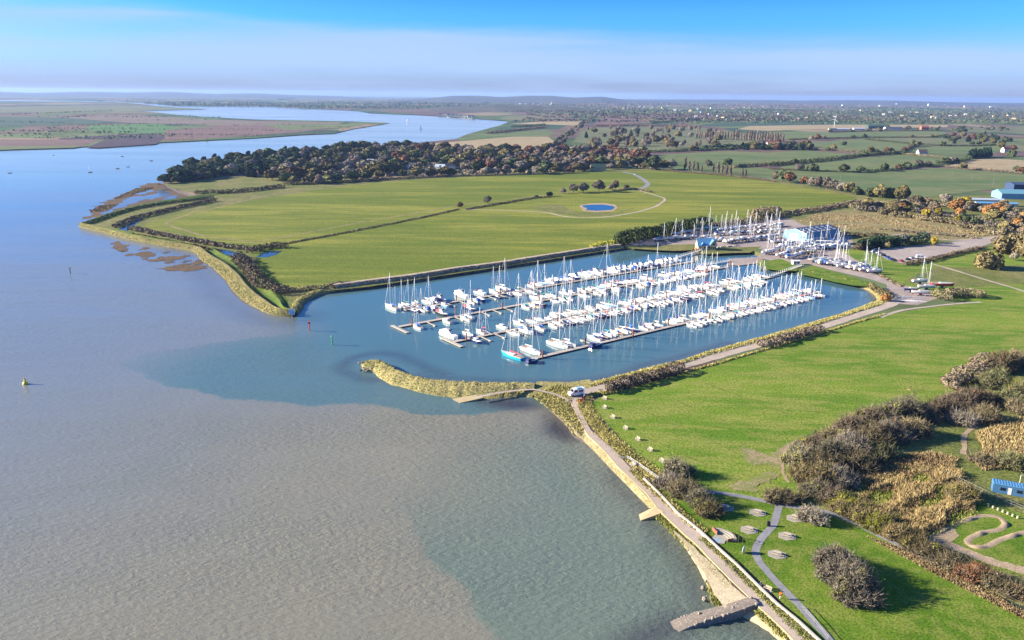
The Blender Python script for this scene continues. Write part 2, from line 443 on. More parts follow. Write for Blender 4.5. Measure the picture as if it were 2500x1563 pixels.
class MB:
    """collects shapes for one mesh"""
    def __init__(self):
        self.v, self.f = [], []
    def add(self, v, f):
        o = len(self.v)
        self.v += [tuple(map(float, q)) for q in v]
        self.f += [tuple(o + i for i in q) for q in f]
        return self
    def box(self, x0, x1, y0, y1, z0, z1):
        return self.add([(x0, y0, z0), (x1, y0, z0), (x1, y1, z0), (x0, y1, z0), (x0, y0, z1), (x1, y0, z1), (x1, y1, z1), (x0, y1, z1)],
                        [(0, 3, 2, 1), (4, 5, 6, 7), (0, 1, 5, 4), (1, 2, 6, 5), (2, 3, 7, 6), (3, 0, 4, 7)])
    def tube(self, a, b, r0, r1=None, n=6, caps=True):
        r1 = r0 if r1 is None else r1
        a, b = Vector(a), Vector(b)
        q = (b - a).to_track_quat('Z', 'Y')
        v = []
        for c, r in ((a, r0), (b, r1)):
            for i in range(n):
                t = 2 * math.pi * i / n
                v.append(c + q @ Vector((r * math.cos(t), r * math.sin(t), 0)))
        f = [(i, (i + 1) % n, n + (i + 1) % n, n + i) for i in range(n)]
        if caps:
            f += [tuple(range(n - 1, -1, -1)), tuple(range(n, 2 * n))]
        return self.add(v, f)
    def chain(self, pts, radii, n=6):
        for i in range(len(pts) - 1):
            self.tube(pts[i], pts[i + 1], radii[i], radii[i + 1], n)
        return self
    def loft(self, rings, close=True, caps=True):
        k = len(rings[0])
        v = [p for r in rings for p in r]
        f = []
        for i in range(len(rings) - 1):
            for j in range(k if close else k - 1):
                f.append((i * k + j, i * k + (j + 1) % k, (i + 1) * k + (j + 1) % k, (i + 1) * k + j))
        if caps and close:
            f += [tuple(range(k - 1, -1, -1)), tuple((len(rings) - 1) * k + j for j in range(k))]
        return self.add(v, f)
    def prism(self, poly, z0, z1):
        k = len(poly)
        return self.loft([[(p[0], p[1], z0) for p in poly], [(p[0], p[1], z1) for p in poly]])
    def mesh(self, name, smooth=False):
        me = bpy.data.meshes.new(name)
        me.from_pydata(self.v, [], self.f)
        if smooth:
            me.polygons.foreach_set('use_smooth', np.ones(len(me.polygons), dtype=bool))
        me.update()
        return me
    def obj(self, name, mat, parent=None, loc=None, rotz=0.0, smooth=False):
        return link(name, self.mesh(name, smooth), mat, parent, loc, rotz)

def resample(pts, n):
    p = np.array([q[:3] for q in pts], dtype=float)
    d = np.r_[0, np.cumsum(np.linalg.norm(np.diff(p, axis=0), axis=1))]
    s = np.linspace(0, d[-1], n)
    return np.stack([np.interp(s, d, p[:, i]) for i in range(3)], 1)

def smooth_line(p, k=2):
    p = np.array(p, dtype=float)
    for _ in range(k):
        q = p.copy()
        q[1:-1] = 0.25 * p[:-2] + 0.5 * p[1:-1] + 0.25 * p[2:]
        p = q
    return p

def sheet(name, px, z, mat, zpx=None, ragged=0.0, step=None, kind='structure', world_pts=None):
    """flat patch of ground: outline given as survey pixels, laid at height z"""
    pts = world_pts if world_pts is not None else PP(px, z if zpx is None else zpx)
    pts = [Vector((p[0], p[1], z)) for p in pts]
    if step:
        out = []
        for i, a in enumerate(pts):
            bq = pts[(i + 1) % len(pts)]
            k = max(1, int((bq - a).length / step))
            for j in range(k):
                q = a.lerp(bq, j / k)
                out.append(q + Vector((random.uniform(-1, 1) * ragged, random.uniform(-1, 1) * ragged, 0)))
        pts = out
    tri = tessellate_polygon([pts])
    me = bpy.data.meshes.new(name)
    area = sum((pts[i].x * pts[(i + 1) % len(pts)].y - pts[(i + 1) % len(pts)].x * pts[i].y) for i in range(len(pts)))
    fs = []
    for a, b_, c in tri:
        nz_ = (pts[b_] - pts[a]).cross(pts[c] - pts[a]).z
        fs.append((a, b_, c) if nz_ > 0 else (a, c, b_))
    me.from_pydata([tuple(p) for p in pts], [], fs)
    o = link(name, me, mat)
    if kind:
        o['kind'] = kind
    return o

def ribbon(name, px, width, z, mat, zpx=None, step=4.0, rough=0.0, kind='structure', pts=None, smooth=2):
    """path of even width along a surveyed centre line"""
    w = np.array(pts if pts is not None else PP(px, z if zpx is None else zpx))
    L = np.linalg.norm(np.diff(w, axis=0), axis=1).sum()
    n_ = max(4, int(L / step))
    c = smooth_line(resample(w, n_), smooth)
    t = np.gradient(c, axis=0)
    t /= np.linalg.norm(t, axis=1)[:, None] + 1e-9
    nrm = np.stack([-t[:, 1], t[:, 0], 0 * t[:, 0]], 1)
    ww = width * 0.5 * (1 + rough * rng.uniform(-1, 1, (len(c), 2)))
    a, b_ = c + nrm * ww[:, :1], c - nrm * ww[:, 1:]
    V = np.concatenate([a, b_])
    V[:, 2] = z
    k = len(c)
    Fq = [(i + k, i + 1 + k, i + 1, i) for i in range(k - 1)]
    o = link(name, mesh_np(name, V, Fq), mat)
    if kind:
        o['kind'] = kind
    return o

def loft_edges(name, ea, eb, prof, mat, n=80, jitter=0.25, kind='structure', smooth=False):
    """bank between two surveyed edges: prof = (share of the way from a to b, height)"""
    A, B = smooth_line(resample(ea, n), 1), smooth_line(resample(eb, n), 1)
    V = []
    for s, h in prof:
        q = A * (1 - s) + B * s
        q[:, 2] = h + (rng.uniform(-1, 1, n) * jitter if 0.02 < s < 0.98 else 0)
        V.append(q)
    k = len(prof)
    V = np.concatenate(V)
    Fq = []
    for j in range(k - 1):
        for i in range(n - 1):
            Fq.append((j * n + i, j * n + i + 1, (j + 1) * n + i + 1, (j + 1) * n + i))
    Fq = np.array(Fq)
    v0, v1, v2 = V[Fq[0][0]], V[Fq[0][1]], V[Fq[0][2]]
    nz_ = sum(np.cross(V[f[1]] - V[f[0]], V[f[2]] - V[f[0]])[2] for f in Fq[:: max(1, len(Fq) // 40)])
    if nz_ < 0:
        Fq = Fq[:, ::-1]
    o = link(name, mesh_np(name, V, Fq, smooth), mat)
    if kind:
        o['kind'] = kind
    return o

# ------------------------------------------------------------------ shore lines (survey pixels at the water's edge)
WEST_WALL = [(192, 553), (225, 563), (260, 572), (300, 583), (350, 594), (400, 603), (440, 609), (474, 617), (485, 635), (516, 656), (545, 684), (565, 715), (591, 738), (622, 754), (648, 767), (682, 775), (713, 775)]
ENTRANCE = [(730, 768), (744, 759), (738, 751), (751, 736), (785, 720), (824, 714)]
BASIN_N = [(824, 714), (891, 705), (1028, 687), (1127, 670), (1249, 654), (1300, 645), (1400, 629), (1482, 616), (1528, 610)]
BASIN_NE = [(1528, 610), (1581, 611), (1644, 615), (1690, 612), (1698, 621), (1727, 622), (1789, 619), (1831, 618), (1849, 627), (1862, 634), (1843, 642), (1858, 657), (1891, 662), (1917, 666), (1937, 667)]
BASIN_E = [(1937, 667), (1983, 677), (2034, 690), (2078, 697), (2103, 703), (2123, 717), (2136, 730), (2122, 740)]
BASIN_S = [(2122, 740), (2082, 756), (2024, 775), (1983, 787), (1941, 799), (1850, 826), (1777, 845), (1714, 862), (1660, 881), (1577, 899), (1495, 921), (1433, 937), (1391, 942), (1350, 941), (1310, 940)]
SPIT_N = [(1310, 940), (1207, 935), (1124, 932), (1072, 929), (1033, 925), (1007, 919), (981, 907), (955, 892), (940, 884), (919, 881), (903, 884), (883, 897)]
SPIT_S = [(883, 897), (885, 903), (911, 910), (924, 925), (955, 943), (986, 949), (1022, 960), (1058, 968), (1110, 975), (1167, 978), (1213, 976), (1265, 970), (1299, 973)]
NEAR_SHORE = [(1299, 973), (1319, 985), (1337, 1000), (1368, 1026), (1392, 1049), (1397, 1067), (1425, 1080), (1453, 1107), (1474, 1131), (1503, 1160), (1536, 1193), (1569, 1228), (1584, 1243), (1599, 1268), (1631, 1296), (1660, 1334), (1688, 1374), (1713, 1424), (1741, 1483), (1790, 1512), (1822, 1508), (1857, 1533), (1887, 1563), (1960, 1640), (2100, 1800)]
UPPER_RIVER = [(1240, 299), (1217, 308), (1168, 321), (1139, 329), (1111, 341), (1030, 349), (948, 356), (883, 359), (820, 366), (760, 373), (690, 380), (640, 387), (560, 399), (500, 406), (460, 417), (420, 428), (399, 434), (396, 446), (408, 458), (440, 474), (476, 484), (430, 492), (380, 499), (320, 511), (270, 526), (225, 542)]

shore_px = UPPER_RIVER + WEST_WALL + ENTRANCE + BASIN_N[1:] + BASIN_NE[1:] + BASIN_E[1:] + BASIN_S[1:] + SPIT_N[1:] + SPIT_S[1:] + NEAR_SHORE[1:]

# ------------------------------------------------------------------ water
def seg_dist(X, Y, pts):
    best = np.full(X.shape, 1e9)
    for a, b_ in zip(pts[:-1], pts[1:]):
        ax, ay = a[0], a[1]
        dx, dy = b_[0] - ax, b_[1] - ay
        t = np.clip(((X - ax) * dx + (Y - ay) * dy) / (dx * dx + dy * dy + 1e-9), 0, 1)
        best = np.minimum(best, np.hypot(X - ax - t * dx, Y - ay - t * dy))
    return best

def inside(X, Y, poly):
    r = np.zeros(X.shape, dtype=bool)
    k = len(poly)
    for i in range(k):
        x1, y1 = poly[i][0], poly[i][1]
        x2, y2 = poly[(i + 1) % k][0], poly[(i + 1) % k][1]
        if y1 == y2:
            continue
        c = ((y1 > Y) != (y2 > Y)) & (X < (x2 - x1) * (Y - y1) / (y2 - y1) + x1)
        r ^= c
    return r

def wob(X, Y, s, seed):
    r_ = np.random.default_rng(seed)
    o = np.zeros(X.shape)
    for k in range(7):
        a = r_.uniform(0, 6.28)
        f = s * r_.uniform(0.5, 2.6)
        o += np.sin((X * math.cos(a) + Y * math.sin(a)) * f + r_.uniform(0, 6.28)) / (1 + 0.5 * k)
    return o / 2.4

def soft(X, Y, poly, width, noise_amp=0.0, seed=1, ns=0.05):
    d = seg_dist(X, Y, list(poly) + [poly[0]])
    d = np.where(inside(X, Y, poly), d, -d) + noise_amp * wob(X, Y, ns, seed)
    t = np.clip(d / width * 0.5 + 0.5, 0, 1)
    return t * t * (3 - 2 * t)

xs = np.unique(np.r_[-40000, -20000, -9000, -4000, -2000, -1200, -800, -500, np.arange(-330, 330.1, 3.0), 500, 900, 2000, 4000, 9000, 20000, 40000])
ys = np.unique(np.r_[-400, -100, 40, np.arange(110, 560.1, 3.0), np.arange(560, 1000, 25), 1000, 1300, 1700, 2300, 3200, 4500, 6500, 10000, 16000, 30000])
X, Y = np.meshgrid(xs, ys)
V = np.stack([X.ravel(), Y.ravel(), 0 * X.ravel()], 1)
nx, ny = len(xs), len(ys)
I = np.arange(nx * ny).reshape(ny, nx)
Fq = np.stack([I[:-1, :-1].ravel(), I[:-1, 1:].ravel(), I[1:, 1:].ravel(), I[1:, :-1].ravel()], 1)
me = mesh_np('river', V, Fq)
basin_px = [(722, 772), (735, 745), (760, 715), (1530, 590), (1900, 590), (2200, 700), (2150, 760), (1440, 960), (1300, 955), (1000, 930), (905, 888), (800, 850)]
clear_px = [(712, 770), (740, 790), (722, 812), (640, 822), (540, 838), (430, 852), (330, 872), (285, 890), (345, 910), (420, 938), (520, 966), (640, 981), (760, 985), (870, 984), (960, 998), (1060, 1015), (1150, 1012), (1260, 1000), (1340, 1010), (1340, 900), (1530, 590), (1900, 590), (2200, 700), (2150, 760), (1440, 960), (1300, 955)]
clear_px = [(712, 770), (738, 792), (722, 812), (640, 822), (540, 838), (430, 852), (330, 872), (285, 890), (345, 910), (420, 938), (520, 966), (640, 981), (760, 985), (870, 984), (960, 998), (1060, 1015), (1150, 1012), (1260, 1000), (1340, 990), (1340, 930), (1100, 700), (800, 700)]
green_px = [(1420, 1010), (1230, 1020), (1080, 1060), (985, 1150), (985, 1230), (1010, 1300), (1060, 1380), (1125, 1450), (1190, 1525), (1235, 1590), (1260, 1800), (2400, 1800), (1700, 1100)]
Wb, Wc, Wg = PP(basin_px), PP(clear_px), PP(green_px)
def signed(poly):
    d_ = seg_dist(X, Y, list(poly) + [poly[0]])
    return np.clip(np.where(inside(X, Y, poly), d_, -d_), -60, 60)
basin_a = soft(X, Y, Wb, 26, 4, 3, 0.05)
Wc2 = PP([q for q in clear_px[:8]] + [(285, 1300), (1340, 1300)] + clear_px[-3:])
clear_d, green_d = signed(Wc), signed(Wg)
calm = np.clip((Y - 360) / 420, 0, 1)
clear_a = soft(X, Y, Wc2, 26, 7.0, 12, 0.06) * np.clip((X + 190) / 70, 0, 1)
silt = np.clip((352 - Y) / 95, 0, 1) * np.clip((X + 205 + 0.40 * (330 - Y)) / 190, 0.10, 1)
silt = np.clip(silt + 0.10 * wob(X, Y, 0.03, 15), 0, 1)
top = np.clip((Y - 168) / 40, 0, 1)
green_a = (1 - top) + np.clip(signed(Wg) / 48 + 0.10 * wob(X, Y, 0.05, 8), 0, 1) * top
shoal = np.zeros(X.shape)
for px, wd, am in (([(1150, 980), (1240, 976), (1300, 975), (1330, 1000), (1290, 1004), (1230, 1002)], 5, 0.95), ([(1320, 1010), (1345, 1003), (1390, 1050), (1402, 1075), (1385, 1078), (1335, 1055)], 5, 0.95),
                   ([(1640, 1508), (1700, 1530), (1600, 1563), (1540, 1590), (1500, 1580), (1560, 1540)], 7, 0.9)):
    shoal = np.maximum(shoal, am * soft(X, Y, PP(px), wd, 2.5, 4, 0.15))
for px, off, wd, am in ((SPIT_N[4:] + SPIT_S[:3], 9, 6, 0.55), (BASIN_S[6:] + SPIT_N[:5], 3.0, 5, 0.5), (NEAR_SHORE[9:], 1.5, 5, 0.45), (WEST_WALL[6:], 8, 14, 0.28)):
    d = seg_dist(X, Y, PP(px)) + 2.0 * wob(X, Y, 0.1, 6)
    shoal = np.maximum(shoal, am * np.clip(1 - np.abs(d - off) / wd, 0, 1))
for nm, arr in (('basin', basin_a), ('clear', clear_a), ('green', green_a), ('shoal', shoal), ('silt', silt), ('calm', calm), ('clear_d', clear_d), ('green_d', green_d)):
    a_ = me.attributes.new(nm, 'FLOAT', 'POINT')
    a_.data.foreach_set('value', arr.ravel().astype(np.float32))
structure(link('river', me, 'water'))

# ------------------------------------------------------------------ land
def offset_line(pts, w):
    """line shifted to its left by w (a number or one per point)"""
    p = np.array([q[:2] for q in pts], dtype=float)
    t = np.gradient(p, axis=0)
    t /= np.linalg.norm(t, axis=1)[:, None] + 1e-9
    nrm = np.stack([-t[:, 1], t[:, 0]], 1)
    q = p + nrm * np.reshape(w, (-1, 1))
    return np.c_[q, np.zeros(len(q))]

def section(px, step=9.0):
    w = np.array(PP(px, 0.0))
    L = np.linalg.norm(np.diff(w, axis=0), axis=1).sum()
    return resample(w, max(len(px), int(L / step)))

S_up, S_ent, S_bn, S_bne, S_be, S_bs = (section(q) for q in (UPPER_RIVER, ENTRANCE, BASIN_N, BASIN_NE, BASIN_E, BASIN_S[:-2]))
S_ww = section(WEST_WALL)
S_near = section([(1345, 1006)] + NEAR_SHORE[3:])
# the water lies to the right of travel along these lines, the land to the left
_c = np.array(PP(WEST_WALL)); _d = np.r_[0, np.cumsum(np.linalg.norm(np.diff(_c, axis=0), axis=1))]
ww_w = np.interp(np.linspace(0, _d[-1], len(S_ww)), _d, [3, 6, 9, 10, 11, 12, 13, 16, 21, 24, 25, 25, 23, 18, 12, 8, 6])
I_up, I_ww, I_ent = offset_line(S_up, 2.0), offset_line(S_ww, ww_w), offset_line(S_ent, 5.0)
I_bn, I_bne, I_be, I_bs, I_near = offset_line(S_bn, 11.0), offset_line(S_bne, 4.0), offset_line(S_be, 7.0), offset_line(S_bs, 4.5), offset_line(S_near, 5.0)
land_pts = list(I_up) + list(I_ww) + list(I_ent[1:-1]) + list(I_bn) + list(I_bne[1:]) + list(I_be[1:]) + list(I_bs[1:]) + list(I_near)
far_shore = [(1238, 296), (1168, 291), (1069, 284), (1012, 281), (904, 277), (878, 272), (793, 267), (650, 260), (560, 259), (440, 259), (362, 253), (290, 248), (180, 246), (0, 244)]
fs = PP(far_shore, 0)
land_pts += [np.array(q, dtype=float) for q in ((400, 20, 0), (4000, 20, 0), (34000, 1000, 0), (34000, 28000, 0), (-34000, 28000, 0), (-34000, fs[-1][1] + 3000, 0))] + fs[::-1]
sheet('ground', None, LZ, 'land_base', world_pts=land_pts)
island_px = [(-700, 405), (-300, 385), (0, 368), (160, 362), (400, 349), (625, 338), (740, 330), (815, 327), (842, 321), (860, 316), (935, 304), (953, 301), (850, 297), (640, 293), (590, 291), (490, 285), (430, 281), (390, 276), (340, 272), (400, 270), (508, 267), (440, 264), (380, 259), (330, 253), (300, 250), (180, 248), (0, 247), (-900, 250)]
sheet('far_bank', island_px, 1.2, 'land_base', 0.0)

def bank(name, shore, width, prof, mat, jitter=0.25, n=None):
    inner = offset_line(shore, width)
    return loft_edges(name, shore, inner, prof, mat, n or max(20, len(shore) * 5), jitter)

bank('river_wall', S_ww, ww_w, [(0, -0.5), (0.10, 0.9), (0.20, 2.3), (0.28, 3.3)], 'wall_grass', 0.22)
bank('river_wall_crest', S_ww, ww_w, [(0.275, 3.3), (0.30, 3.45), (0.345, 3.4)], 'dry_grass', 0.05)
bank('river_wall_berm', S_ww, ww_w + 0.5, [(0.33, 3.42), (0.50, 1.6), (0.64, 1.7), (0.70, 2.9), (0.74, 2.9), (0.86, 1.56), (1.0, 1.52)], 'berm_grass', 0.05)
S_arm = section([(520, 478), (476, 484), (430, 492), (380, 499), (320, 511), (270, 526), (225, 542), (196, 552)])
bank('river_wall_arm', S_arm, 13.0, [(0, -0.3), (0.16, 3.2), (0.24, 3.4), (0.62, 1.56), (1.0, 1.52)], 'berm_grass', 0.08)
bank('harbour_mouth_bank', S_ent, 6.0, [(0, -0.5), (0.3, 1.2), (0.8, 2.2), (1.0, 1.52)], 'bank_grass', 0.3)
bank('north_bank', S_bn, 12.0, [(0, -0.5), (0.10, 0.6), (0.20, 1.6), (0.30, 2.6), (0.40, 3.3)], 'bank_stone', 0.22)
bank('north_bank_top', S_bn, 12.5, [(0.38, 3.3), (0.48, 3.42), (0.62, 3.4), (0.72, 3.1), (1.0, 1.5)], 'path_gravel', 0.06)
bank('yard_bank', S_bne, 5.0, [(0, -0.5), (0.4, 0.8), (1.0, 1.54)], 'rough_grass', 0.2)
bank('east_bank', S_be, 8.0, [(0, -0.5), (0.25, 0.5), (0.6, 1.2), (1.0, 1.54)], 'bank_grass', 0.15)
bank('south_bank', S_bs, 5.5, [(0, -0.5), (0.25, 0.8), (0.6, 1.7), (1.0, 1.54)], 'bank_grass', 0.18)
_y = P(1592, 1252)[1]
S_n1, S_n2 = S_near[S_near[:, 1] >= _y - 4], S_near[S_near[:, 1] <= _y + 4]
bank('sea_bank', S_n1, 6.0, [(0, -0.4), (0.3, 0.6), (0.7, 1.3), (1.0, 1.54)], 'apron', 0.12)
bank('beach', S_n2, 6.0, [(0, -0.5), (0.25, 0.25), (0.6, 0.7), (0.9, 1.1), (1.0, 1.54)], 'sand', 0.08)
bank('river_edge', S_up, 3.0, [(0, -0.3), (1.0, 1.53)], 'mud', 0.0)
loft_edges('spit', PP(SPIT_N + [(883, 897)]), PP(list(reversed(SPIT_S)) [::-1]) if False else PP([(1299, 973), (1265, 970), (1213, 976), (1167, 978), (1110, 975), (1058, 968), (1022, 960), (986, 949), (955, 943), (924, 925), (911, 910), (885, 903), (883, 898)]),
           [(0, -0.5), (0.15, 1.0), (0.33, 2.4), (0.42, 2.5), (0.55, 2.2), (0.8, 1.1), (1.0, -0.4)], 'bank_grass', 90, 0.28)
sheet('headland', [(1310, 940), (1350, 941), (1391, 942), (1440, 935), (1450, 985), (1400, 1010), (1368, 1026), (1345, 1006), (1319, 985), (1299, 973)], LZ + 0.02, 'bank_grass', 0.0)

for S_, w_ in ((S_bs, 5.5), (S_bn, 12.0), (S_ww, ww_w), (S_n1, 6.0), (S_be, 8.0), (S_ent, 6.0), (S_bne, 5.0)):
    bank('tide_mud', S_, w_, [(-0.03, -0.35), (0.05, 0.20), (0.09, 0.42)] if w_ is not ww_w and w_ == 12.0 else [(-0.05, -0.30), (0.05, 0.16), (0.11, 0.36)], 'mud', 0.06)

# ------------------------------------------------------------------ fields round the marina
sheet('rough_ground', [(215, 549), (270, 530), (330, 514), (400, 500), (480, 488), (530, 480), (470, 470), (412, 458), (402, 446), (470, 440), (640, 432), (880, 440), (1400, 414), (1600, 410), (1900, 440), (2100, 470), (2300, 480), (2560, 470), (2560, 600), (2000, 605), (1700, 600), (1530, 604), (1300, 640), (900, 700), (780, 712), (742, 730), (716, 750), (684, 752), (645, 735), (615, 700), (590, 665), (545, 628), (480, 608), (400, 594), (300, 575)], LZ + 0.02, 'rough_grass', 1.5)
Z1, Z2, Z3 = LZ + 0.04, LZ + 0.09, LZ + 0.14
sheet('field', [(352, 548), (430, 525), (560, 500), (700, 475), (850, 452), (1000, 440), (1150, 431), (1300, 426), (1400, 421), (1540, 420), (1600, 418), (1680, 421), (1800, 433), (1950, 456), (2080, 479), (2095, 488), (2000, 503), (1880, 522), (1790, 535), (1700, 560), (1640, 575), (1520, 592), (1440, 610), (1300, 630), (1150, 653), (1000, 677), (900, 690), (780, 704), (705, 711), (668, 690), (640, 660), (622, 628), (600, 604), (540, 592), (450, 573), (360, 557)], Z1, 'field_grass', 1.5)
sheet('paddock', [(400, 450), (470, 470), (560, 478), (700, 458), (860, 440), (800, 425), (600, 430), (500, 440)], Z1, 'rough_grass', 1.5)
sheet('field', [(1440, 985), (1470, 966), (1520, 953), (1680, 908), (1800, 872), (1970, 823), (2100, 782), (2170, 768), (2250, 754), (2390, 738), (2560, 690), (2900, 900), (2900, 1240), (2260, 1240), (2012, 1245), (1900, 1230), (1713, 1197), (1660, 1190), (1600, 1150), (1540, 1098), (1480, 1033), (1448, 1003)], Z1, 'near_grass', 1.5)
sheet('lawn', [(1600, 1190), (1713, 1199), (1900, 1232), (2012, 1247), (2147, 1309), (2260, 1375), (2350, 1420), (2560, 1520), (2900, 1800), (2250, 1850), (2000, 1563), (1905, 1470), (1800, 1370), (1720, 1300), (1655, 1245)], Z1 + 0.02, 'lawn_grass', 1.5)
sheet('scrub_ground', [(1935, 1140), (2030, 1060), (2240, 990), (2300, 1000), (2500, 900), (2900, 900), (2900, 1700), (2540, 1500), (2350, 1415), (2147, 1305), (2012, 1245), (1950, 1225)], Z1 + 0.01, 'rough_grass', 1.5)
sheet('meadow', [(1940, 541), (2000, 518), (2080, 512), (2200, 528), (2350, 548), (2480, 570), (2560, 590), (2300, 588), (2150, 578), (2050, 562), (1980, 556)], Z1, 'dry_grass', 1.5)
sheet('meadow', [(2050, 612), (2090, 606), (2140, 625), (2200, 645), (2290, 628), (2400, 605), (2600, 590), (2700, 700), (2500, 722), (2390, 736), (2330, 735), (2260, 715), (2190, 690), (2140, 665), (2100, 640)], Z1 + 0.005, 'near_grass', 1.5)
sheet('meadow', [(2200, 690), (2290, 650), (2400, 655), (2560, 640), (2560, 690), (2400, 700), (2300, 700)], Z1 + 0.02, 'rough_grass', 1.5, ragged=2.0, step=6)
sheet('quay_lawn', [(1850, 645), (1890, 634), (1905, 632), (1955, 650), (1945, 662), (1900, 661), (1865, 656)], Z1, 'lawn_grass', 1.5)
sheet('quay_lawn', [(1960, 655), (1985, 650), (2030, 662), (2125, 690), (2118, 700), (2080, 697), (2034, 688), (1983, 676), (1945, 668)], Z1, 'lawn_grass', 1.5)
sheet('quay_lawn', [(1530, 606), (1560, 600), (1700, 596), (1690, 611), (1644, 613), (1581, 610)], Z1, 'rough_grass', 1.5)
sheet('quay_lawn', [(1700, 618), (1740, 606), (1860, 602), (1832, 617), (1789, 618), (1727, 621)], Z1, 'rough_grass', 1.5)
sheet('boat_yard', [(1525, 601), (1560, 580), (1700, 560), (1760, 552), (1900, 530), (2030, 555), (2080, 575), (2085, 612), (2110, 638), (2150, 660), (2190, 682), (2260, 690), (2330, 705), (2290, 728), (2240, 745), (2190, 742), (2165, 715), (2165, 695), (2125, 682), (2030, 660), (1975, 645), (1905, 640), (1850, 630), (1862, 608), (1760, 602), (1690, 600)], Z1 - 0.01, 'yard_concrete', 1.5)
sheet('slipway', [(1775, 646), (1782, 632), (1850, 628), (1905, 630), (1850, 643), (1800, 649)], 0.35, 'yard_concrete', 0.35)
sheet('car_park', [(2130, 614), (2160, 607), (2260, 598), (2400, 583), (2440, 577), (2445, 585), (2400, 601), (2300, 626), (2240, 638), (2200, 643), (2165, 634)], Z2, 'gravel', 1.5)
for px in ([(1800, 1090), (1840, 1100), (1885, 1115), (1880, 1128), (1850, 1135), (1825, 1128), (1812, 1110)], [(1870, 1120), (1900, 1095), (1935, 1080), (1925, 1100), (1910, 1125), (1905, 1150), (1890, 1140), (1870, 1135)], [(1785, 1190), (1810, 1175), (1850, 1165), (1880, 1150), (1900, 1160), (1880, 1175), (1850, 1185), (1840, 1198), (1800, 1200)]):
    sheet('dirt_patch', px, Z2 + 0.001 * px[0][0] % 0.03, 'worn_turf', 1.5, 1.1, 0.8)
sheet('mud_flat', [(205, 535), (222, 515), (250, 498), (300, 475), (360, 448), (400, 445), (412, 462), (470, 482), (430, 490), (380, 497), (320, 509), (270, 522)], 0.05, 'marsh', 0.0, 6.0, 5)
for k_, (u, v, a_, b_) in enumerate(((380, 478, 42, 8), (330, 488, 30, 8), (290, 503, 26, 8), (420, 482, 24, 5), (352, 470, 26, 5), (262, 517, 22, 6), (396, 466, 18, 3), (310, 497, 34, 4))):
    sheet('mud_creek', [(u + a_ * math.cos(t) * random.uniform(.6, 1.1), v + b_ * math.sin(t) * random.uniform(.6, 1.1) - 0.18 * a_ * math.cos(t)) for t in np.linspace(0, 5.9, 14)], 0.09 + 0.004 * k_, 'creek_water', 0.0, 2.5, 6)
for px in ([(360, 636), (400, 628), (450, 623), (462, 627), (440, 634), (390, 640)], [(390, 656), (430, 650), (480, 646), (510, 652), (470, 662), (420, 662)], [(275, 590), (300, 592), (312, 608), (295, 615), (280, 603)], [(330, 620), (360, 615), (380, 626), (350, 628)]):
    sheet('salt_marsh', px, 0.12, 'marsh', 0.0, 3.0, 2.5)
for k_ in range(30):
    t_ = random.random()
    u, v, a_ = 290 + 230 * t_ + random.uniform(-12, 12), 596 + 52 * t_ + random.uniform(-6, 22), random.uniform(5, 17)
    sheet('salt_marsh', [(u + a_ * math.cos(t) * random.uniform(.5, 1.1), v + a_ * 0.22 * math.sin(t) * random.uniform(.5, 1.1) - .1 * a_ * math.cos(t)) for t in np.linspace(0, 5.9, 12)], 0.10 + 0.0008 * k_, random.choice(['marsh', 'mud', 'marsh']), 0.0, 1.0, 2.0)
# ditch water behind the wall, and the pond in the field
for px in ([(290, 560), (318, 543), (345, 530), (350, 534), (330, 548), (312, 564)], [(500, 603), (560, 612), (590, 620), (605, 640), (612, 668), (604, 668), (590, 640), (575, 628), (520, 614)]):
    sheet('ditch_water', px, Z2, 'pond_water', 1.5)
sheet('ditch_water', [(625, 628), (640, 618), (665, 614), (690, 612), (675, 622), (650, 629)], Z2, 'pond_water', 1.5)
sheet('pond', [(1422, 502), (1444, 500), (1471, 500), (1496, 503), (1501, 508), (1492, 513), (1455, 515), (1430, 513), (1434, 509), (1424, 506)], Z3, 'pond_water', 1.5)
sheet('pond_rim', [(1414, 502), (1440, 497), (1475, 496), (1503, 500), (1508, 508), (1498, 516), (1455, 519), (1424, 516)], Z2, 'dirt', 1.5)
sheet('rough_patch', [(1290, 507), (1360, 498), (1410, 520), (1500, 520), (1560, 505), (1500, 526), (1420, 530), (1370, 523)], Z2 - 0.02, 'rough_grass', 1.5, 2.0, 8)

# paths
ribbon('road', [(1521, 420), (1550, 426), (1572, 439), (1583, 449), (1576, 457), (1560, 462), (1545, 465)], 6.0, Z2, 'tarmac', 1.5, 6)
ribbon('footpath', [(1132, 512), (1207, 513), (1289, 516), (1331, 518), (1372, 528), (1413, 533), (1455, 532), (1500, 528), (1562, 517), (1603, 504), (1624, 489), (1622, 484), (1593, 475), (1562, 466), (1554, 463)], 2.6, Z2 + 0.02, 'path_gravel', 1.5, 5, 0.3)
ribbon('footpath', [(620, 591), (710, 576), (850, 549), (1025, 519), (1100, 505), (1160, 495), (1230, 489), (1300, 480), (1400, 468)], 3.2, Z2, 'dry_grass', 1.5, 6, 0.4)
ribbon('footpath', [(620, 591), (503, 578), (426, 556), (402, 547), (426, 534), (503, 514), (633, 481), (720, 468), (900, 450)], 3.4, Z2, 'dry_grass', 1.5, 6, 0.4)
ribbon('track', [(1440, 958), (1480, 945), (1557, 923), (1629, 903), (1672, 891), (1740, 873), (1800, 855), (1900, 828), (1990, 803), (2060, 780), (2120, 762), (2160, 750), (2192, 735), (2196, 720)], 6.2, Z2, 'path_gravel', 1.5, 5, 0.12)
ribbon('track', [(2150, 775), (2200, 757), (2260, 750), (2330, 742), (2395, 738)], 2.0, Z2, 'path_gravel', 1.5, 5, 0.2)
ribbon('footpath', [(2270, 643), (2330, 660), (2400, 682), (2470, 702), (2560, 730)], 2.2, Z2 + 0.03, 'path_gravel', 1.5, 5, 0.2)
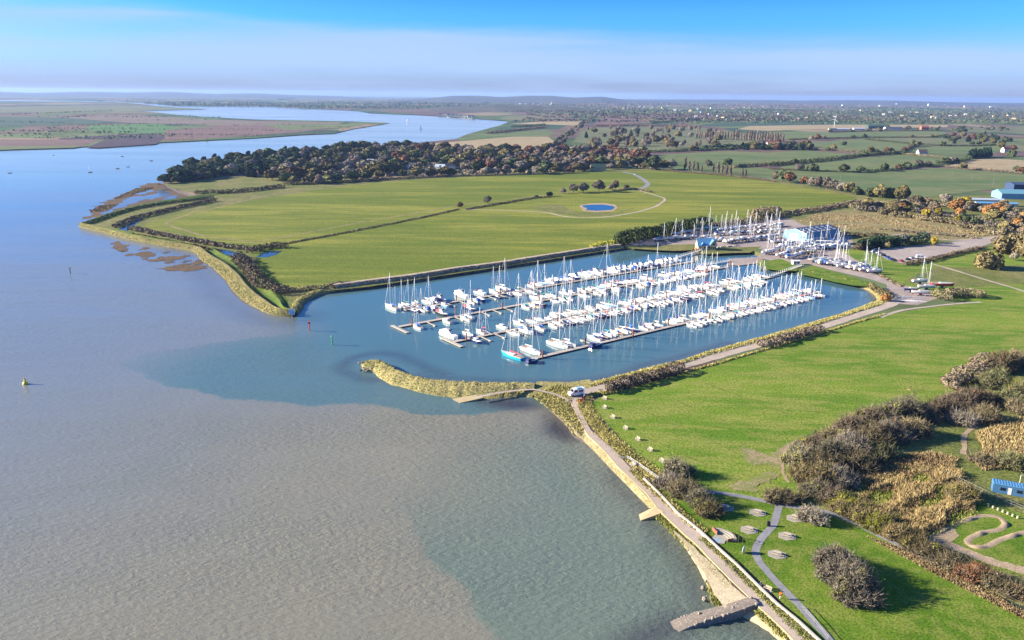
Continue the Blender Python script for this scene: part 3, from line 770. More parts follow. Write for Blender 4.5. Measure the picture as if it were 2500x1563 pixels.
ribbon('lane', [(2180, 572), (2260, 582), (2330, 588), (2400, 583), (2480, 572), (2560, 566)], 5.0, Z2 + 0.03, 'gravel', 1.5, 6, 0.15)
PROM_L = [(1391, 976), (1400, 994), (1410, 1015), (1424, 1042), (1437, 1065), (1456, 1082), (1482, 1108), (1508, 1139), (1548, 1177), (1580, 1207), (1603, 1237), (1620, 1256), (1646, 1281), (1672, 1306), (1706, 1334), (1736, 1367), (1793, 1424), (1830, 1459), (1847, 1476), (1877, 1503), (1907, 1531), (1940, 1565), (2000, 1630), (2080, 1720)]
PROM_R = [(1412, 980), (1414, 1000), (1429, 1025), (1443, 1052), (1466, 1071), (1495, 1096), (1511, 1112), (1535, 1139), (1571, 1171), (1612, 1211), (1654, 1256), (1682, 1278), (1709, 1300), (1748, 1337), (1798, 1382), (1847, 1431), (1897, 1479), (1946, 1518), (1991, 1560), (2060, 1620), (2150, 1710)]
PL, PR = PP(PROM_L, LZ), PP(PROM_R, LZ)
loft_edges('promenade', PL, PR, [(0, Z2 + 0.05), (0.5, Z2 + 0.08), (1, Z2 + 0.05)], 'promenade', 120, 0.0)
ribbon('road_end', [(1400, 985), (1405, 972), (1420, 960), (1445, 955)], 6.5, Z2 + 0.03, 'promenade', 1.5, 2)
ribbon('footpath', [(1902, 1236), (1893, 1270), (1888, 1285), (1863, 1309), (1847, 1334), (1843, 1350), (1853, 1372), (1882, 1407), (1922, 1449), (1959, 1486), (1996, 1531), (2028, 1563), (2090, 1640)], 1.9, Z2, 'tarmac', 1.5, 1.2)
ribbon('footpath', [(1640, 1192), (1713, 1199), (1781, 1207), (1850, 1220), (1900, 1232), (1948, 1241), (2012, 1247), (2075, 1271), (2147, 1309), (2192, 1328), (2260, 1372), (2350, 1420), (2500, 1500), (2600, 1560)], 2.0, Z2 + 0.01, 'tarmac', 1.5, 2)
ribbon('ramp_path', [(1512, 1112), (1531, 1116), (1552, 1129), (1586, 1152), (1622, 1177), (1650, 1193)], 1.6, Z2 + 0.02, 'tarmac', 1.5, 1.5)
ribbon('worn_trail', [(1925, 1180), (1912, 1155), (1908, 1120), (1918, 1095), (1945, 1075)], 0.9, Z2 + 0.03, 'dirt', 1.5, 1.0, 0.4)
ribbon('worn_trail', [(2350, 1110), (2356, 1090), (2350, 1070), (2365, 1050), (2400, 1030)], 1.6, Z2 + 0.03, 'dirt', 1.5, 1.5, 0.3)
# sand and paving along the shore
sheet('beach', [(1640, 1292), (1680, 1322), (1740, 1380), (1800, 1440), (1835, 1470), (1770, 1487), (1745, 1450), (1718, 1400), (1680, 1345)], Z1 - 0.02, 'sand', 1.5, 0.3, 2.5)
loft_edges('stone_apron', PP([(1412, 1058), (1425, 1078), (1453, 1104), (1503, 1157), (1569, 1224), (1586, 1241)], 0.3), PP([(1428, 1048), (1442, 1068), (1478, 1106), (1545, 1178), (1600, 1236), (1606, 1244)], 1.45), [(0, 0.3), (0.25, 0.7), (0.5, 1.0), (0.75, 1.35), (1, 1.62)], 'apron', 120, 0.14)
loft_edges('promenade_edge', PL, [q + np.array([0.55, -0.45, 0]) * -1 for q in PL], [(0, Z3 + 0.04), (0.5, Z3 + 0.06), (1.0, 1.3)], 'concrete_pale', 120, 0.0)

ground('mown_line', (0.095, 0.145, 0.016), (0.140, 0.180, 0.028), (0.180, 0.190, 0.050), (0.05, 0.3, 1.4), None, 0, 0.35, fine=0.4)
for k_, px in enumerate(([(1560, 1000), (1640, 1032), (1740, 1078), (1860, 1138)], [(1600, 958), (1720, 1008), (1840, 1058), (1950, 1098)], [(1720, 935), (1850, 985), (1990, 1035)], [(1850, 880), (1960, 925), (2100, 985)], [(1560, 1060), (1650, 1100), (1740, 1145)], [(2000, 840), (2120, 890), (2260, 945)], [(2150, 800), (2300, 850), (2420, 880)])):
    ribbon('mown_line', px, 0.8, Z1 + 0.03 + 0.003 * k_, 'mown_line', 1.5, 2.0, 0.5)

# ------------------------------------------------------------------ farther fields (survey pixels)
FAR = [
 ('far_tan', [(950, 358), (1111, 346), (1180, 340), (1250, 334), (1338, 334), (1360, 350), (1358, 362), (1250, 374), (1100, 372), (1000, 366)]),
 ('far_green', [(1178, 334), (1250, 324), (1340, 318), (1356, 325), (1338, 333), (1250, 333)]),
 ('far_dark', [(1195, 321), (1230, 309), (1322, 303), (1325, 309), (1300, 315), (1240, 321)]),
 ('far_tan', [(1240, 303), (1305, 298), (1420, 294), (1425, 300), (1400, 307), (1330, 304)]),
 ('far_plough', [(1450, 302), (1470, 286), (1600, 276), (1750, 275), (1740, 287), (1650, 298), (1500, 304)]),
 ('far_plough', [(1250, 272), (1440, 262), (1490, 266), (1400, 274), (1250, 280)]),
 ('far_dark', [(1430, 308), (1500, 305), (1650, 300), (1655, 305), (1520, 310)]),
 ('far_olive', [(1420, 316), (1450, 311), (1700, 310), (1850, 330), (1872, 341), (1780, 362), (1600, 372), (1560, 372), (1500, 364), (1440, 352), (1400, 346)]),
 ('far_dark', [(1700, 306), (1760, 300), (1875, 296), (2035, 298), (2035, 304), (1875, 307), (1740, 309)]),
 ('far_green', [(1607, 378), (1780, 369), (1875, 373), (1963, 367), (2095, 378), (2056, 384), (1986, 395), (1880, 404), (1793, 409), (1660, 394)]),
 ('far_green', [(1909, 405), (1978, 397), (2108, 384), (2198, 380), (2299, 391), (2283, 404), (2230, 409), (2170, 418), (2115, 421), (1991, 417), (1905, 412)]),
 ('far_green', [(1640, 398), (1790, 410), (1895, 413), (1991, 418), (2115, 422), (2180, 418), (2290, 411), (2400, 418), (2560, 432), (2560, 470), (2440, 462), (2390, 466), (2250, 484), (2170, 484), (2080, 464), (1960, 442), (1830, 424), (1700, 415)]),
 ('far_tan', [(2314, 407), (2366, 391), (2423, 387), (2560, 396), (2560, 428), (2500, 422), (2430, 417)]),
 ('far_green', [(2214, 371), (2237, 358), (2443, 356), (2460, 365), (2430, 374), (2340, 379)]),
 ('far_olive', [(2120, 345), (2123, 337), (2275, 337), (2405, 343), (2366, 356), (2257, 356)]),
 ('far_green', [(1968, 350), (2108, 338), (2216, 352), (2220, 360), (2203, 373), (2102, 370), (1968, 363)]),
 ('far_green', [(1875, 321), (2025, 323), (2133, 320), (2301, 319), (2311, 329), (2097, 336), (1976, 341), (1916, 340), (1875, 334)]),
 ('far_tan', [(1830, 308), (2035, 305), (2314, 305), (2314, 311), (2035, 314), (1875, 320), (1800, 316)]),
 ('far_olive', [(2330, 312), (2560, 308), (2560, 322), (2330, 324)]),
 ('far_green', [(2350, 296), (2560, 294), (2560, 303), (2350, 304)]),
]
ISLAND = [
 ('far_night', [(258, 341), (388, 324), (403, 337), (382, 352), (243, 361), (212, 360)]),
 ('far_night', [(145, 338), (253, 331), (384, 324), (258, 340), (142, 341)]),
 ('far_plough', [(-40, 341), (248, 341), (202, 356), (-40, 357)]),
 ('far_green', [(-40, 358), (181, 356), (200, 358), (181, 361), (-40, 367)]),
 ('far_green', [(-40, 329), (145, 329), (129, 337), (-40, 337)]),
 ('far_bright', [(214, 306), (388, 302), (439, 314), (535, 315), (517, 321), (323, 327), (212, 320)]),
 ('far_dark', [(-40, 284), (168, 288), (284, 298), (155, 306), (-40, 308)]),
 ('far_heath', [(88, 285), (336, 281), (452, 289), (625, 296), (840, 299), (800, 310), (625, 312), (500, 305), (310, 300), (194, 290)]),
 ('far_plough', [(405, 318), (560, 306), (700, 306), (790, 312), (740, 322), (600, 333), (400, 345)]),
 ('far_green', [(640, 305), (900, 302), (860, 311), (700, 318)]),
 ('far_olive', [(-40, 262), (300, 258), (500, 267), (300, 272), (-40, 276)]),
]
for i, (mt, px) in enumerate(FAR):
    sheet('farmland', px, LZ + 0.10 + 0.012 * i, mt, 1.5)
for i, (mt, px) in enumerate(ISLAND):
    sheet('farmland', px, 1.3 + 0.012 * i, mt, 1.2)

# low hills along the horizon
def hills(name, u0, u1, dist, top, seed, mat='hill_wood'):
    n_ = 70
    a, b_ = P(u0, 300)[:2], P(u1, 300)[:2]
    th = np.linspace(math.atan2(a[0], a[1]), math.atan2(b_[0], b_[1]), n_)
    r_ = np.random.default_rng(seed)
    env = np.sin(np.linspace(0, math.pi, n_)) ** 0.7
    ridge = env * (0.75 + 0.25 * np.interp(np.arange(n_), np.linspace(0, n_, 12), r_.uniform(-1, 1, 12)))
    rings = []
    for k, (dd, hh) in enumerate(((0.82, 0.0), (0.9, 0.45), (1.0, 1.0), (1.1, 0.5), (1.2, 0.0))):
        rings.append([(math.sin(t) * dist * dd, math.cos(t) * dist * dd, LZ - 1 + top * hh * ridge[i]) for i, t in enumerate(th)])
    mb = MB().loft(rings[::-1], close=False)
    return structure(mb.obj(name, mat, smooth=True))
hills('hills', 980, 1640, 13500, 128, 3)
hills('hills', -300, 900, 19000, 104, 4)
hills('hills', 1500, 2900, 18000, 92, 5)
hills('hills', 1040, 1500, 6200, 34, 6)

# ------------------------------------------------------------------ plants
def leaf_quads(C, N, size, aspect=1.0, jit=0.8):
    k = len(C)
    N = N + rng.normal(0, jit, (k, 3))
    N /= np.linalg.norm(N, axis=1)[:, None] + 1e-9
    r = rng.normal(0, 1, (k, 3))
    T = np.cross(N, r)
    T /= np.linalg.norm(T, axis=1)[:, None] + 1e-9
    B = np.cross(N, T)
    s = (size * rng.uniform(0.6, 1.4, k))[:, None] * 0.5
    V = np.stack([C - T * s - B * s * aspect, C + T * s - B * s * aspect, C + T * s + B * s * aspect, C - T * s + B * s * aspect], 1).reshape(-1, 3)
    return V, np.arange(4 * k).reshape(k, 4)

def lobe_points(lobes, k, shell=(0.80, 1.06), zmin=0.0):
    lobes = np.array(lobes, dtype=float)
    w = (lobes[:, 3] * lobes[:, 4] + lobes[:, 3] * lobes[:, 5])
    idx = rng.choice(len(lobes), size=int(k * 1.7), p=w / w.sum())
    d = rng.normal(0, 1, (len(idx), 3))
    d /= np.linalg.norm(d, axis=1)[:, None]
    q = lobes[idx]
    C = q[:, :3] + d * q[:, 3:] * rng.uniform(*shell, (len(idx), 1))
    N = d / q[:, 3:]
    N /= np.linalg.norm(N, axis=1)[:, None]
    keep = C[:, 2] > zmin
    for lb in lobes:
        e_ = (((C - lb[:3]) / lb[3:]) ** 2).sum(1)
        keep &= e_ > 0.55
    C, N = C[keep][:k], N[keep][:k]
    return C, N

def trunk_mesh(h, r, spread, limbs=5, z0=0.0):
    mb = MB().chain([(0, 0, z0), (0.02 * h, 0, h * 0.45), (0, 0.02 * h, h * 0.9)], [r, r * 0.7, r * 0.2], 6)
    for i in range(limbs):
        t = 2 * math.pi * i / limbs + random.random()
        z_ = h * random.uniform(0.28, 0.55)
        mb.chain([(0, 0, z_), (math.cos(t) * spread * 0.45, math.sin(t) * spread * 0.45, z_ + h * 0.17), (math.cos(t) * spread * 0.8, math.sin(t) * spread * 0.8, z_ + h * 0.33)], [r * 0.5, r * 0.3, r * 0.08], 5)
    return mb.mesh('trunk')

def crown_mesh(kind, seed, k=1100, leaf=1.0):
    """crown of a tree one unit (10 m) tall"""
    random.seed(seed)
    lobes = []
    if kind == 'round':
        lobes = [(0, 0, 5.6, 3.6, 3.6, 3.2)] + [(3.1 * math.cos(a), 3.1 * math.sin(a), random.uniform(3.6, 6.6), random.uniform(1.7, 2.5), random.uniform(1.7, 2.5), random.uniform(1.5, 2.2)) for a in [i * 0.95 + random.random() for i in range(7)]] + [(random.uniform(-1.5, 1.5), random.uniform(-1.5, 1.5), 7.7, 2.0, 2.0, 1.8)]
    elif kind == 'tall':
        lobes = [(0, 0, 5.4, 2.6, 2.6, 3.9)] + [(2.0 * math.cos(a), 2.0 * math.sin(a), random.uniform(3.2, 7.4), 1.5, 1.5, 1.6) for a in [i * 1.1 + random.random() for i in range(6)]]
    elif kind == 'poplar':
        lobes = [(random.uniform(-.25, .25), random.uniform(-.25, .25), z_, w_, w_, 1.5) for z_, w_ in ((1.9, .75), (3.2, 1.0), (4.6, 1.05), (6.0, .95), (7.4, .75), (8.7, .5))]
    elif kind == 'conifer':
        lobes = [(random.uniform(-.3, .3), random.uniform(-.3, .3), z_, w_, w_, 1.2) for z_, w_ in ((1.8, 2.9), (3.2, 2.6), (4.7, 2.2), (6.2, 1.7), (7.6, 1.2), (8.9, .7))]
    elif kind == 'bush':
        lobes = [(random.uniform(-3, 3), random.uniform(-3, 3), random.uniform(2, 5), random.uniform(2.4, 3.4), random.uniform(2.4, 3.4), random.uniform(2.6, 4.0)) for _ in range(9)]
    C, N = lobe_points(lobes, k)
    V, Fq = leaf_quads(C, N, leaf, 1.0, 0.75)
    return mesh_np('crown', V, Fq)

PROTO = {}
KINDS_ = {  # kind: (shape, leaf material, description)
 'oak': ('round', 'leaf_olive', 'olive-brown broad'), 'dark': ('round', 'leaf_dark', 'dark green round'), 'rust': ('round', 'leaf_rust', 'rust-brown'),
 'bare': ('tall', 'leaf_bare', 'bare pinkish'), 'grey': ('round', 'leaf_grey', 'bare grey-brown'), 'poplar': ('poplar', 'leaf_bare', 'slim bare poplar'),
 'conifer': ('conifer', 'leaf_conifer', 'dark conical'), 'yellow': ('tall', 'leaf_yellow', 'yellow'), 'orange': ('bush', 'leaf_orange', 'orange-leaved'),
 'scrub': ('bush', 'leaf_scrub', 'brown scrubby'), 'willow': ('bush', 'leaf_willow', 'straw-coloured spreading'), 'evergreen': ('bush', 'leaf_conifer', 'dense dark green'),
 'lime': ('bush', 'leaf_lime', 'lime-yellow'), 'mauve': ('bush', 'leaf_mauve', 'mauve-brown'), 'thorn': ('bush', 'leaf_dark', 'dark green bushy')}
for ki, (kd, (shp, mt, ds)) in enumerate(KINDS_.items()):
    vs_ = []
    for s_ in range(3):
        cm_ = crown_mesh(shp, 100 * ki + s_, 620 if shp == 'poplar' else (1300 if mt in ('leaf_bare', 'leaf_grey') else 1250), {'poplar': 0.75, 'tall': 0.95}.get(shp, 1.05) * (0.62 if mt in ('leaf_bare', 'leaf_grey') else 1.0))
        cm_.materials.append(MATS[mt])
        tm_ = trunk_mesh(8.2 if shp != 'bush' else 4.0, 0.34, {'poplar': 0.6, 'conifer': 0.6, 'tall': 2.0}.get(shp, 3.0), 5)
        tm_.materials.append(MATS['bark_pale' if kd in ('bare', 'poplar') else 'bark'])
        vs_.append((cm_, tm_))
    PROTO[kd] = vs_
random.seed(21)
NAME = {'poplar': 'poplar_tree', 'conifer': 'conifer_tree', 'bare': 'bare_tree', 'grey': 'bare_tree', 'oak': 'oak_tree', 'willow': 'willow_tree'}

def tree(kind, u, v, h, label, group=None, z=LZ, wide=1.0, name=None, at=None):
    p = P(u, v, z) if at is None else np.array([at[0], at[1], z])
    cm_, tm_ = random.choice(PROTO[kind])
    s = h / 10.0
    nm = name or NAME.get(kind, 'broadleaf_tree' if KINDS_[kind][0] != 'bush' else 'shrub')
    o = thing(nm, label, 'shrub' if nm == 'shrub' else 'tree', p, random.uniform(0, 6.28), group, (s * wide, s * wide, s))
    link('crown', cm_, None, o)
    link('trunk', tm_, None, o)
    return o

ORD = ['first', 'second', 'third', 'fourth', 'fifth', 'sixth', 'seventh', 'eighth', 'ninth', 'tenth', 'eleventh', 'twelfth', 'thirteenth', 'fourteenth', 'fifteenth', 'sixteenth', 'seventeenth', 'eighteenth', 'nineteenth']
_T = ['twenty', 'thirty', 'forty', 'fifty', 'sixty', 'seventy', 'eighty']
_TH = ['twentieth', 'thirtieth', 'fortieth', 'fiftieth', 'sixtieth', 'seventieth', 'eightieth']
def nth(i):
    i += 1
    if i < 20:
        return ORD[i - 1]
    t, r = divmod(i, 10)
    return _TH[t - 2] if r == 0 else _T[t - 2] + '-' + ORD[r - 1]

# the wood round the village: ranks of trees, front rank first
wood_front = [(405, 449), (470, 441), (540, 430), (600, 428), (640, 436), (700, 447), (770, 449), (860, 441), (960, 435), (1050, 431), (1150, 428), (1250, 426), (1350, 423), (1430, 417), (1520, 410), (1600, 412)]
wood_back = [(470, 412), (520, 404), (570, 399), (640, 388), (700, 381), (760, 374), (830, 367), (900, 364), (960, 361), (1040, 362), (1120, 366), (1210, 370), (1300, 372), (1400, 370), (1480, 370), (1560, 378)]
RANKS = 8
mixk = ['oak', 'oak', 'dark', 'oak', 'grey', 'bare', 'bare', 'rust', 'grey', 'oak', 'dark', 'grey']
clear_spots = [(960, 437), (900, 446), (640, 437), (1010, 418), (1040, 421), (1080, 416), (1460, 414), (1515, 405), (1100, 418)]
for r_i in range(RANKS):
    s_ = r_i / (RANKS - 1)
    line = [(a[0] * (1 - s_) + b_[0] * s_, a[1] * (1 - s_) + b_[1] * s_) for a, b_ in zip(wood_front, wood_back)]
    w_ = np.array(PP(line, LZ))
    L_ = np.linalg.norm(np.diff(w_, axis=0), axis=1).sum()
    pts = resample(w_, int(L_ / 18.5))
    cnt = 0
    for p in pts:
        q = p + np.array([random.uniform(-6, 6), random.uniform(-13, 13), 0])
        if any(abs(q[0] - c[0]) < 11 and -40 < (q[1] - c[1]) < 22 for c in (P(a, b_, LZ) for a, b_ in clear_spots)):
            continue
        kd = random.choice(mixk)
        if q[0] < -330:
            kd = random.choice(['dark', 'conifer', 'dark', 'oak', 'grey', 'evergreen'])
        elif q[0] > 20 and s_ > 0.45:
            kd = random.choice(['bare', 'bare', 'grey', 'oak', 'rust'])
        hh = random.uniform(11, 17.5) * (0.8 if r_i == 0 else 1.0)
        tree(kd, 0, 0, hh, f'{KINDS_[kd][2]} tree, {nth(cnt)} from the river in the {nth(r_i)} rank of the village wood', 'trees of the village wood', at=q, wide=random.uniform(1.25, 1.65))
        cnt += 1

wp = PP(wood_front + wood_back[::-1], LZ)
C = np.stack([rng.uniform(min(p[0] for p in wp), max(p[0] for p in wp), 60000), rng.uniform(min(p[1] for p in wp), max(p[1] for p in wp), 60000)], 1)
C = C[inside(C[:, 0], C[:, 1], wp)]
for c_ in clear_spots:
    q = P(*c_, LZ); C = C[~((np.abs(C[:, 0] - q[0]) < 14) & (C[:, 1] - q[1] < 20) & (C[:, 1] - q[1] > -45))]
C = C[wob(C[:, 0], C[:, 1], 0.03, 9) > -0.35][:9000]
C = np.c_[C, LZ + rng.uniform(0.2, 3.8, len(C))]
V, Fq = leaf_quads(C, np.tile([0, -0.4, 0.9], (len(C), 1)), np.full(len(C), 3.0), 1.0, 0.7)
structure(link('undergrowth', mesh_np('undergrowth', V, Fq), 'leaf_mauve'), 'stuff')

# hedges: one body of leaves along a line
def hedge(px, w, h, mat, label, name='hedge', leaf=None, z=LZ, dens=1.0, lump=0.35, kind=None, cat='hedge', pts=None, group=None, core=True):
    wl_ = np.array(pts if pts is not None else PP(px, z))
    L = np.linalg.norm(np.diff(wl_, axis=0), axis=1).sum()
    step = max(w * 0.55, 0.8)
    c = resample(wl_, max(3, int(L / step)))
    o0 = c[0].copy()
    lobes = []
    for q in c:
        lobes.append((q[0] - o0[0] + random.uniform(-.15, .15) * w, q[1] - o0[1] + random.uniform(-.15, .15) * w, h * random.uniform(0.42, 0.55), w * 0.5 * random.uniform(1 - lump, 1 + lump), w * 0.5 * random.uniform(1 - lump, 1 + lump), h * 0.52 * random.uniform(1 - lump, 1 + lump)))
    lf = leaf or max(0.35, h * 0.22)
    k = int(min(26000, max(120, L * (w + 1.6 * h) / (lf * lf) * 1.15 * dens)))
    lobes = np.array(lobes)
    # take the points lobe by lobe so that long hedges stay quick
    Cs, Ns = [], []
    for i in range(len(lobes)):
        sub = lobes[max(0, i - 2): i + 3]
        kk = max(3, k // len(lobes))
        d = rng.normal(0, 1, (kk * 2, 3)); d /= np.linalg.norm(d, axis=1)[:, None]
        C = lobes[i, :3] + d * lobes[i, 3:] * rng.uniform(0.8, 1.08, (len(d), 1))
        keep = C[:, 2] > 0.02
        for lb in sub:
            keep &= (((C - lb[:3]) / lb[3:]) ** 2).sum(1) > 0.6
        Cs.append(C[keep][:kk]); N_ = (d / lobes[i, 3:])[keep][:kk]; Ns.append(N_ / np.linalg.norm(N_, axis=1)[:, None])
    V, Fq = leaf_quads(np.concatenate(Cs), np.concatenate(Ns), lf, 1.0, 0.7)
    o = link(name, mesh_np(name, V, Fq), mat, None, (o0[0], o0[1], z))
    if kind:
        o['kind'] = kind
    else:
        tag(o, label, cat, group)
    return o

HEDGES = [
 ([(1880, 406), (1990, 396), (2060, 388), (2105, 381), (2200, 376)], 8, 6, 'leaf_dark', 'thick dark hedge between the two green fields, right of the white farmhouse'),
 ([(1880, 414), (1990, 419), (2100, 422)], 4, 2.5, 'leaf_scrub', 'thin gappy hedge along the near edge of the green field'),
 ([(2110, 421), (2180, 417), (2240, 408), (2300, 406)], 6, 4.5, 'leaf_dark', 'dark hedge running from the lone round field tree to the stubble field'),
 ([(1965, 364), (2100, 372), (2200, 377), (2300, 386)], 5, 4, 'leaf_scrub', 'hedge behind the thick dark hedge, leading to the white cottage'),
 ([(1925, 342), (2100, 337), (2280, 336), (2310, 330)], 6, 4, 'leaf_dark', 'long straight far hedge below the farm sheds'),
 ([(2115, 342), (2220, 352), (2300, 357), (2370, 358), (2440, 355)], 5, 4, 'leaf_dark', 'dark field hedge under the row of paired round trees'),
 ([(2205, 373), (2225, 361), (2240, 358)], 6, 4, 'leaf_dark', 'short slanting hedge beside a bare brown corner of field'),
 ([(2290, 402), (2330, 398), (2366, 391)], 8, 6, 'leaf_dark', 'dense hedge on the left edge of the stubble field'),
 ([(2314, 409), (2400, 416), (2500, 424), (2560, 428)], 5, 3, 'leaf_mauve', 'low mauve hedge along the front of the stubble field'),
 ([(2025, 324), (2133, 321), (2300, 320)], 6, 4, 'leaf_mauve', 'far hedge along the front of the farm sheds'),
 ([(1560, 373), (1640, 371), (1700, 368), (1790, 366)], 8, 5, 'leaf_dark', 'dark hedge at the bottom of the golf course'),
 ([(1793, 410), (1875, 404), (1900, 401)], 6, 5, 'leaf_scrub', 'scrubby hedge at the left end of the green field'),
 ([(1590, 414), (1660, 421), (1740, 427), (1800, 433), (1860, 440), (1890, 444)], 4, 2.6, 'leaf_mauve', 'low hedge under the slim poplars at the top of the big field'),
 ([(1250, 311), (1300, 309), (1330, 306)], 9, 6, 'leaf_dark', 'dark hedge between the two small dark green fields'),
 ([(1190, 327), (1250, 321), (1330, 312)], 9, 6, 'leaf_mauve', 'mauve hedge by the river bend above the tan field'),
 ([(1455, 309), (1550, 307), (1660, 309), (1700, 311)], 9, 5, 'leaf_rust', 'reddish hedge along the top of the golf course'),
 ([(1720, 366), (1800, 363), (1900, 366), (1960, 367)], 14, 9, 'leaf_conifer', 'tall dark screen of evergreens behind the olive field'),
 ([(1590, 302), (1700, 292), (1780, 288)], 9, 6, 'leaf_dark', 'far hedge slanting across the ploughed land'),
 ([(700, 452), (760, 451), (830, 446), (920, 441), (1000, 437)], 5, 3.0, 'leaf_scrub', 'scrubby hedge between the big field and the village clearing'),
 ([(480, 474), (560, 472), (620, 466), (690, 458)], 6, 4.0, 'leaf_mauve', 'dark brown hedge along the paddock behind the river wall'),
 ([(1000, 437), (1100, 432), (1250, 428), (1400, 424)], 3, 2.0, 'leaf_grey', 'low pale hedge along the foot of the village wood'),
]
for px, w, h, mt, lb in HEDGES:
    hedge(px, w, h, mt, lb)

# ditch scrub and bank scrub near the marina
hedge([(215, 547), (270, 527), (320, 513), (390, 500), (470, 490), (520, 484)], 4, 2.2, 'hedge_leaf', 'dark scrub along the far arm of the river wall', leaf=0.7)
hedge([(280, 556), (330, 535), (390, 520), (450, 506), (520, 492)], 6, 3.0, 'leaf_mauve', 'brown scrub lining the ditch inside the far wall', leaf=0.8)
hedge([(318, 560), (370, 571), (430, 583), (500, 596), (560, 606), (620, 612)], 6, 2.8, 'leaf_mauve', 'long brown reedy scrub on the field side of the ditch', leaf=0.7)
hedge([(320, 573), (400, 588), (480, 602), (540, 617)], 3, 1.4, 'marsh', 'low rusty reeds on the river side of the ditch', leaf=0.6)
hedge([(585, 632), (600, 648), (618, 672), (640, 695), (668, 712), (690, 716)], 9, 4.2, 'leaf_mauve', 'thick brown thicket ending in a point by the harbour mouth', leaf=0.6)
hedge([(560, 628), (585, 650), (605, 675), (620, 698)], 3, 1.6, 'leaf_scrub', 'narrow scrub strip beside the river wall berm', leaf=0.55)
hedge([(612, 616), (640, 609), (675, 604), (690, 606)], 7, 3.4, 'leaf_mauve', 'dark thicket round the end of the field ditch', leaf=0.7)
hedge([(640, 606), (690, 597), (800, 577), (900, 558), (1025, 533), (1120, 512)], 2.6, 1.0, 'leaf_scrub', 'straight line of dark reeds in the ditch across the big field', leaf=0.7)
hedge([(1140, 512), (1200, 502), (1300, 485), (1345, 481)], 3.0, 1.4, 'leaf_mauve', 'reedy ditch line leading to the dark mound bushes', leaf=0.7)
hedge([(700, 713), (760, 708), (850, 696)], 4.0, 2.4, 'leaf_mauve', 'brown scrub at the field corner near the harbour mouth', leaf=0.6)
hedge([(850, 696), (950, 682), (1060, 667), (1180, 650), (1300, 630), (1420, 612)], 2.4, 1.1, 'leaf_scrub', 'thin line of scrub behind the north bank path', leaf=0.5, lump=0.7)
hedge([(1445, 607), (1470, 603), (1500, 598)], 6, 3.8, 'leaf_lime', 'lime-yellow bushes against the end of the tall hedge', leaf=0.6)
hedge([(1512, 600), (1560, 588), (1640, 572), (1700, 561), (1725, 556)], 8, 10.0, 'hedge_leaf', 'tall clipped dark green hedge sheltering the boat yard', leaf=0.7, lump=0.12, dens=1.4)
hedge([(1735, 557), (1780, 549), (1840, 541), (1900, 530)], 9, 3.6, 'leaf_scrub', 'brown scrub behind the laid-up boats', leaf=0.7)
hedge([(1840, 535), (1870, 527), (1895, 524)], 11, 8.5, 'leaf_mauve', 'large dark bush behind the boat yard', leaf=0.8)
hedge([(1920, 525), (1990, 516), (2050, 505), (2100, 497)], 6, 4.0, 'leaf_mauve', 'dark scrub line along the top of the meadow', leaf=0.8)
hedge([(1500, 467), (1545, 462), (1590, 470)], 4, 2.0, 'leaf_scrub', 'low scrub at the end of the grey lane', leaf=0.7)
hedge([(1488, 955), (1540, 940), (1600, 924), (1652, 908)], 6.0, 3.4, 'leaf_mauve', 'long bare thorn hedge below the gravel track, nearer the camper van', leaf=0.42, dens=1.5)
hedge([(1868, 845), (1900, 837), (1950, 823), (1994, 810)], 6.0, 3.0, 'leaf_mauve', 'long bare thorn hedge below the track, farther from the camper van', leaf=0.45, dens=1.3)
hedge([(2292, 728), (2330, 722), (2375, 724)], 10.0, 4.5, 'leaf_scrub', 'rounded brown thicket beside the red-hulled boat', leaf=0.5, dens=1.3)
hedge([(2308, 948), (2350, 928), (2390, 905), (2412, 890)], 8.0, 4.6, 'leaf_mauve', 'elongated grey-brown thicket standing alone at the right of the green field', leaf=0.42, dens=1.5)
hedge([(2120, 603), (2160, 601), (2230, 596), (2260, 592)], 8, 7.0, 'leaf_conifer', 'row of dark evergreens between shed and car park', leaf=0.8)
hedge([(2212, 648), (2260, 640), (2330, 622), (2400, 608)], 4.5, 2.4, 'leaf_mauve', 'bare hedge along the front of the car park', leaf=0.5)
hedge([(2150, 560), (2200, 566), (2280, 572), (2380, 582)], 5, 1.8, 'leaf_mauve', 'low bramble patch on the dry meadow', leaf=0.6, lump=0.7)
hedge([(2060, 575), (2110, 578), (2160, 577)], 7, 3.0, 'leaf_scrub', 'scrub on the bank behind the blue shed', leaf=0.6)
hedge([(2440, 595), (2480, 588), (2560, 580)], 8, 4.0, 'leaf_willow', 'straw-coloured scrub beside the lane at the right edge', leaf=0.7)
hedge([(2140, 668), (2180, 690), (2200, 700)], 3.0, 1.0, 'leaf_scrub', 'low weeds along the yard lane', leaf=0.4, lump=0.7)
hedge([(2130, 705), (2150, 718), (2166, 728)], 5.0, 3.0, 'leaf_willow', 'golden bushes at the corner of the basin', leaf=0.5)

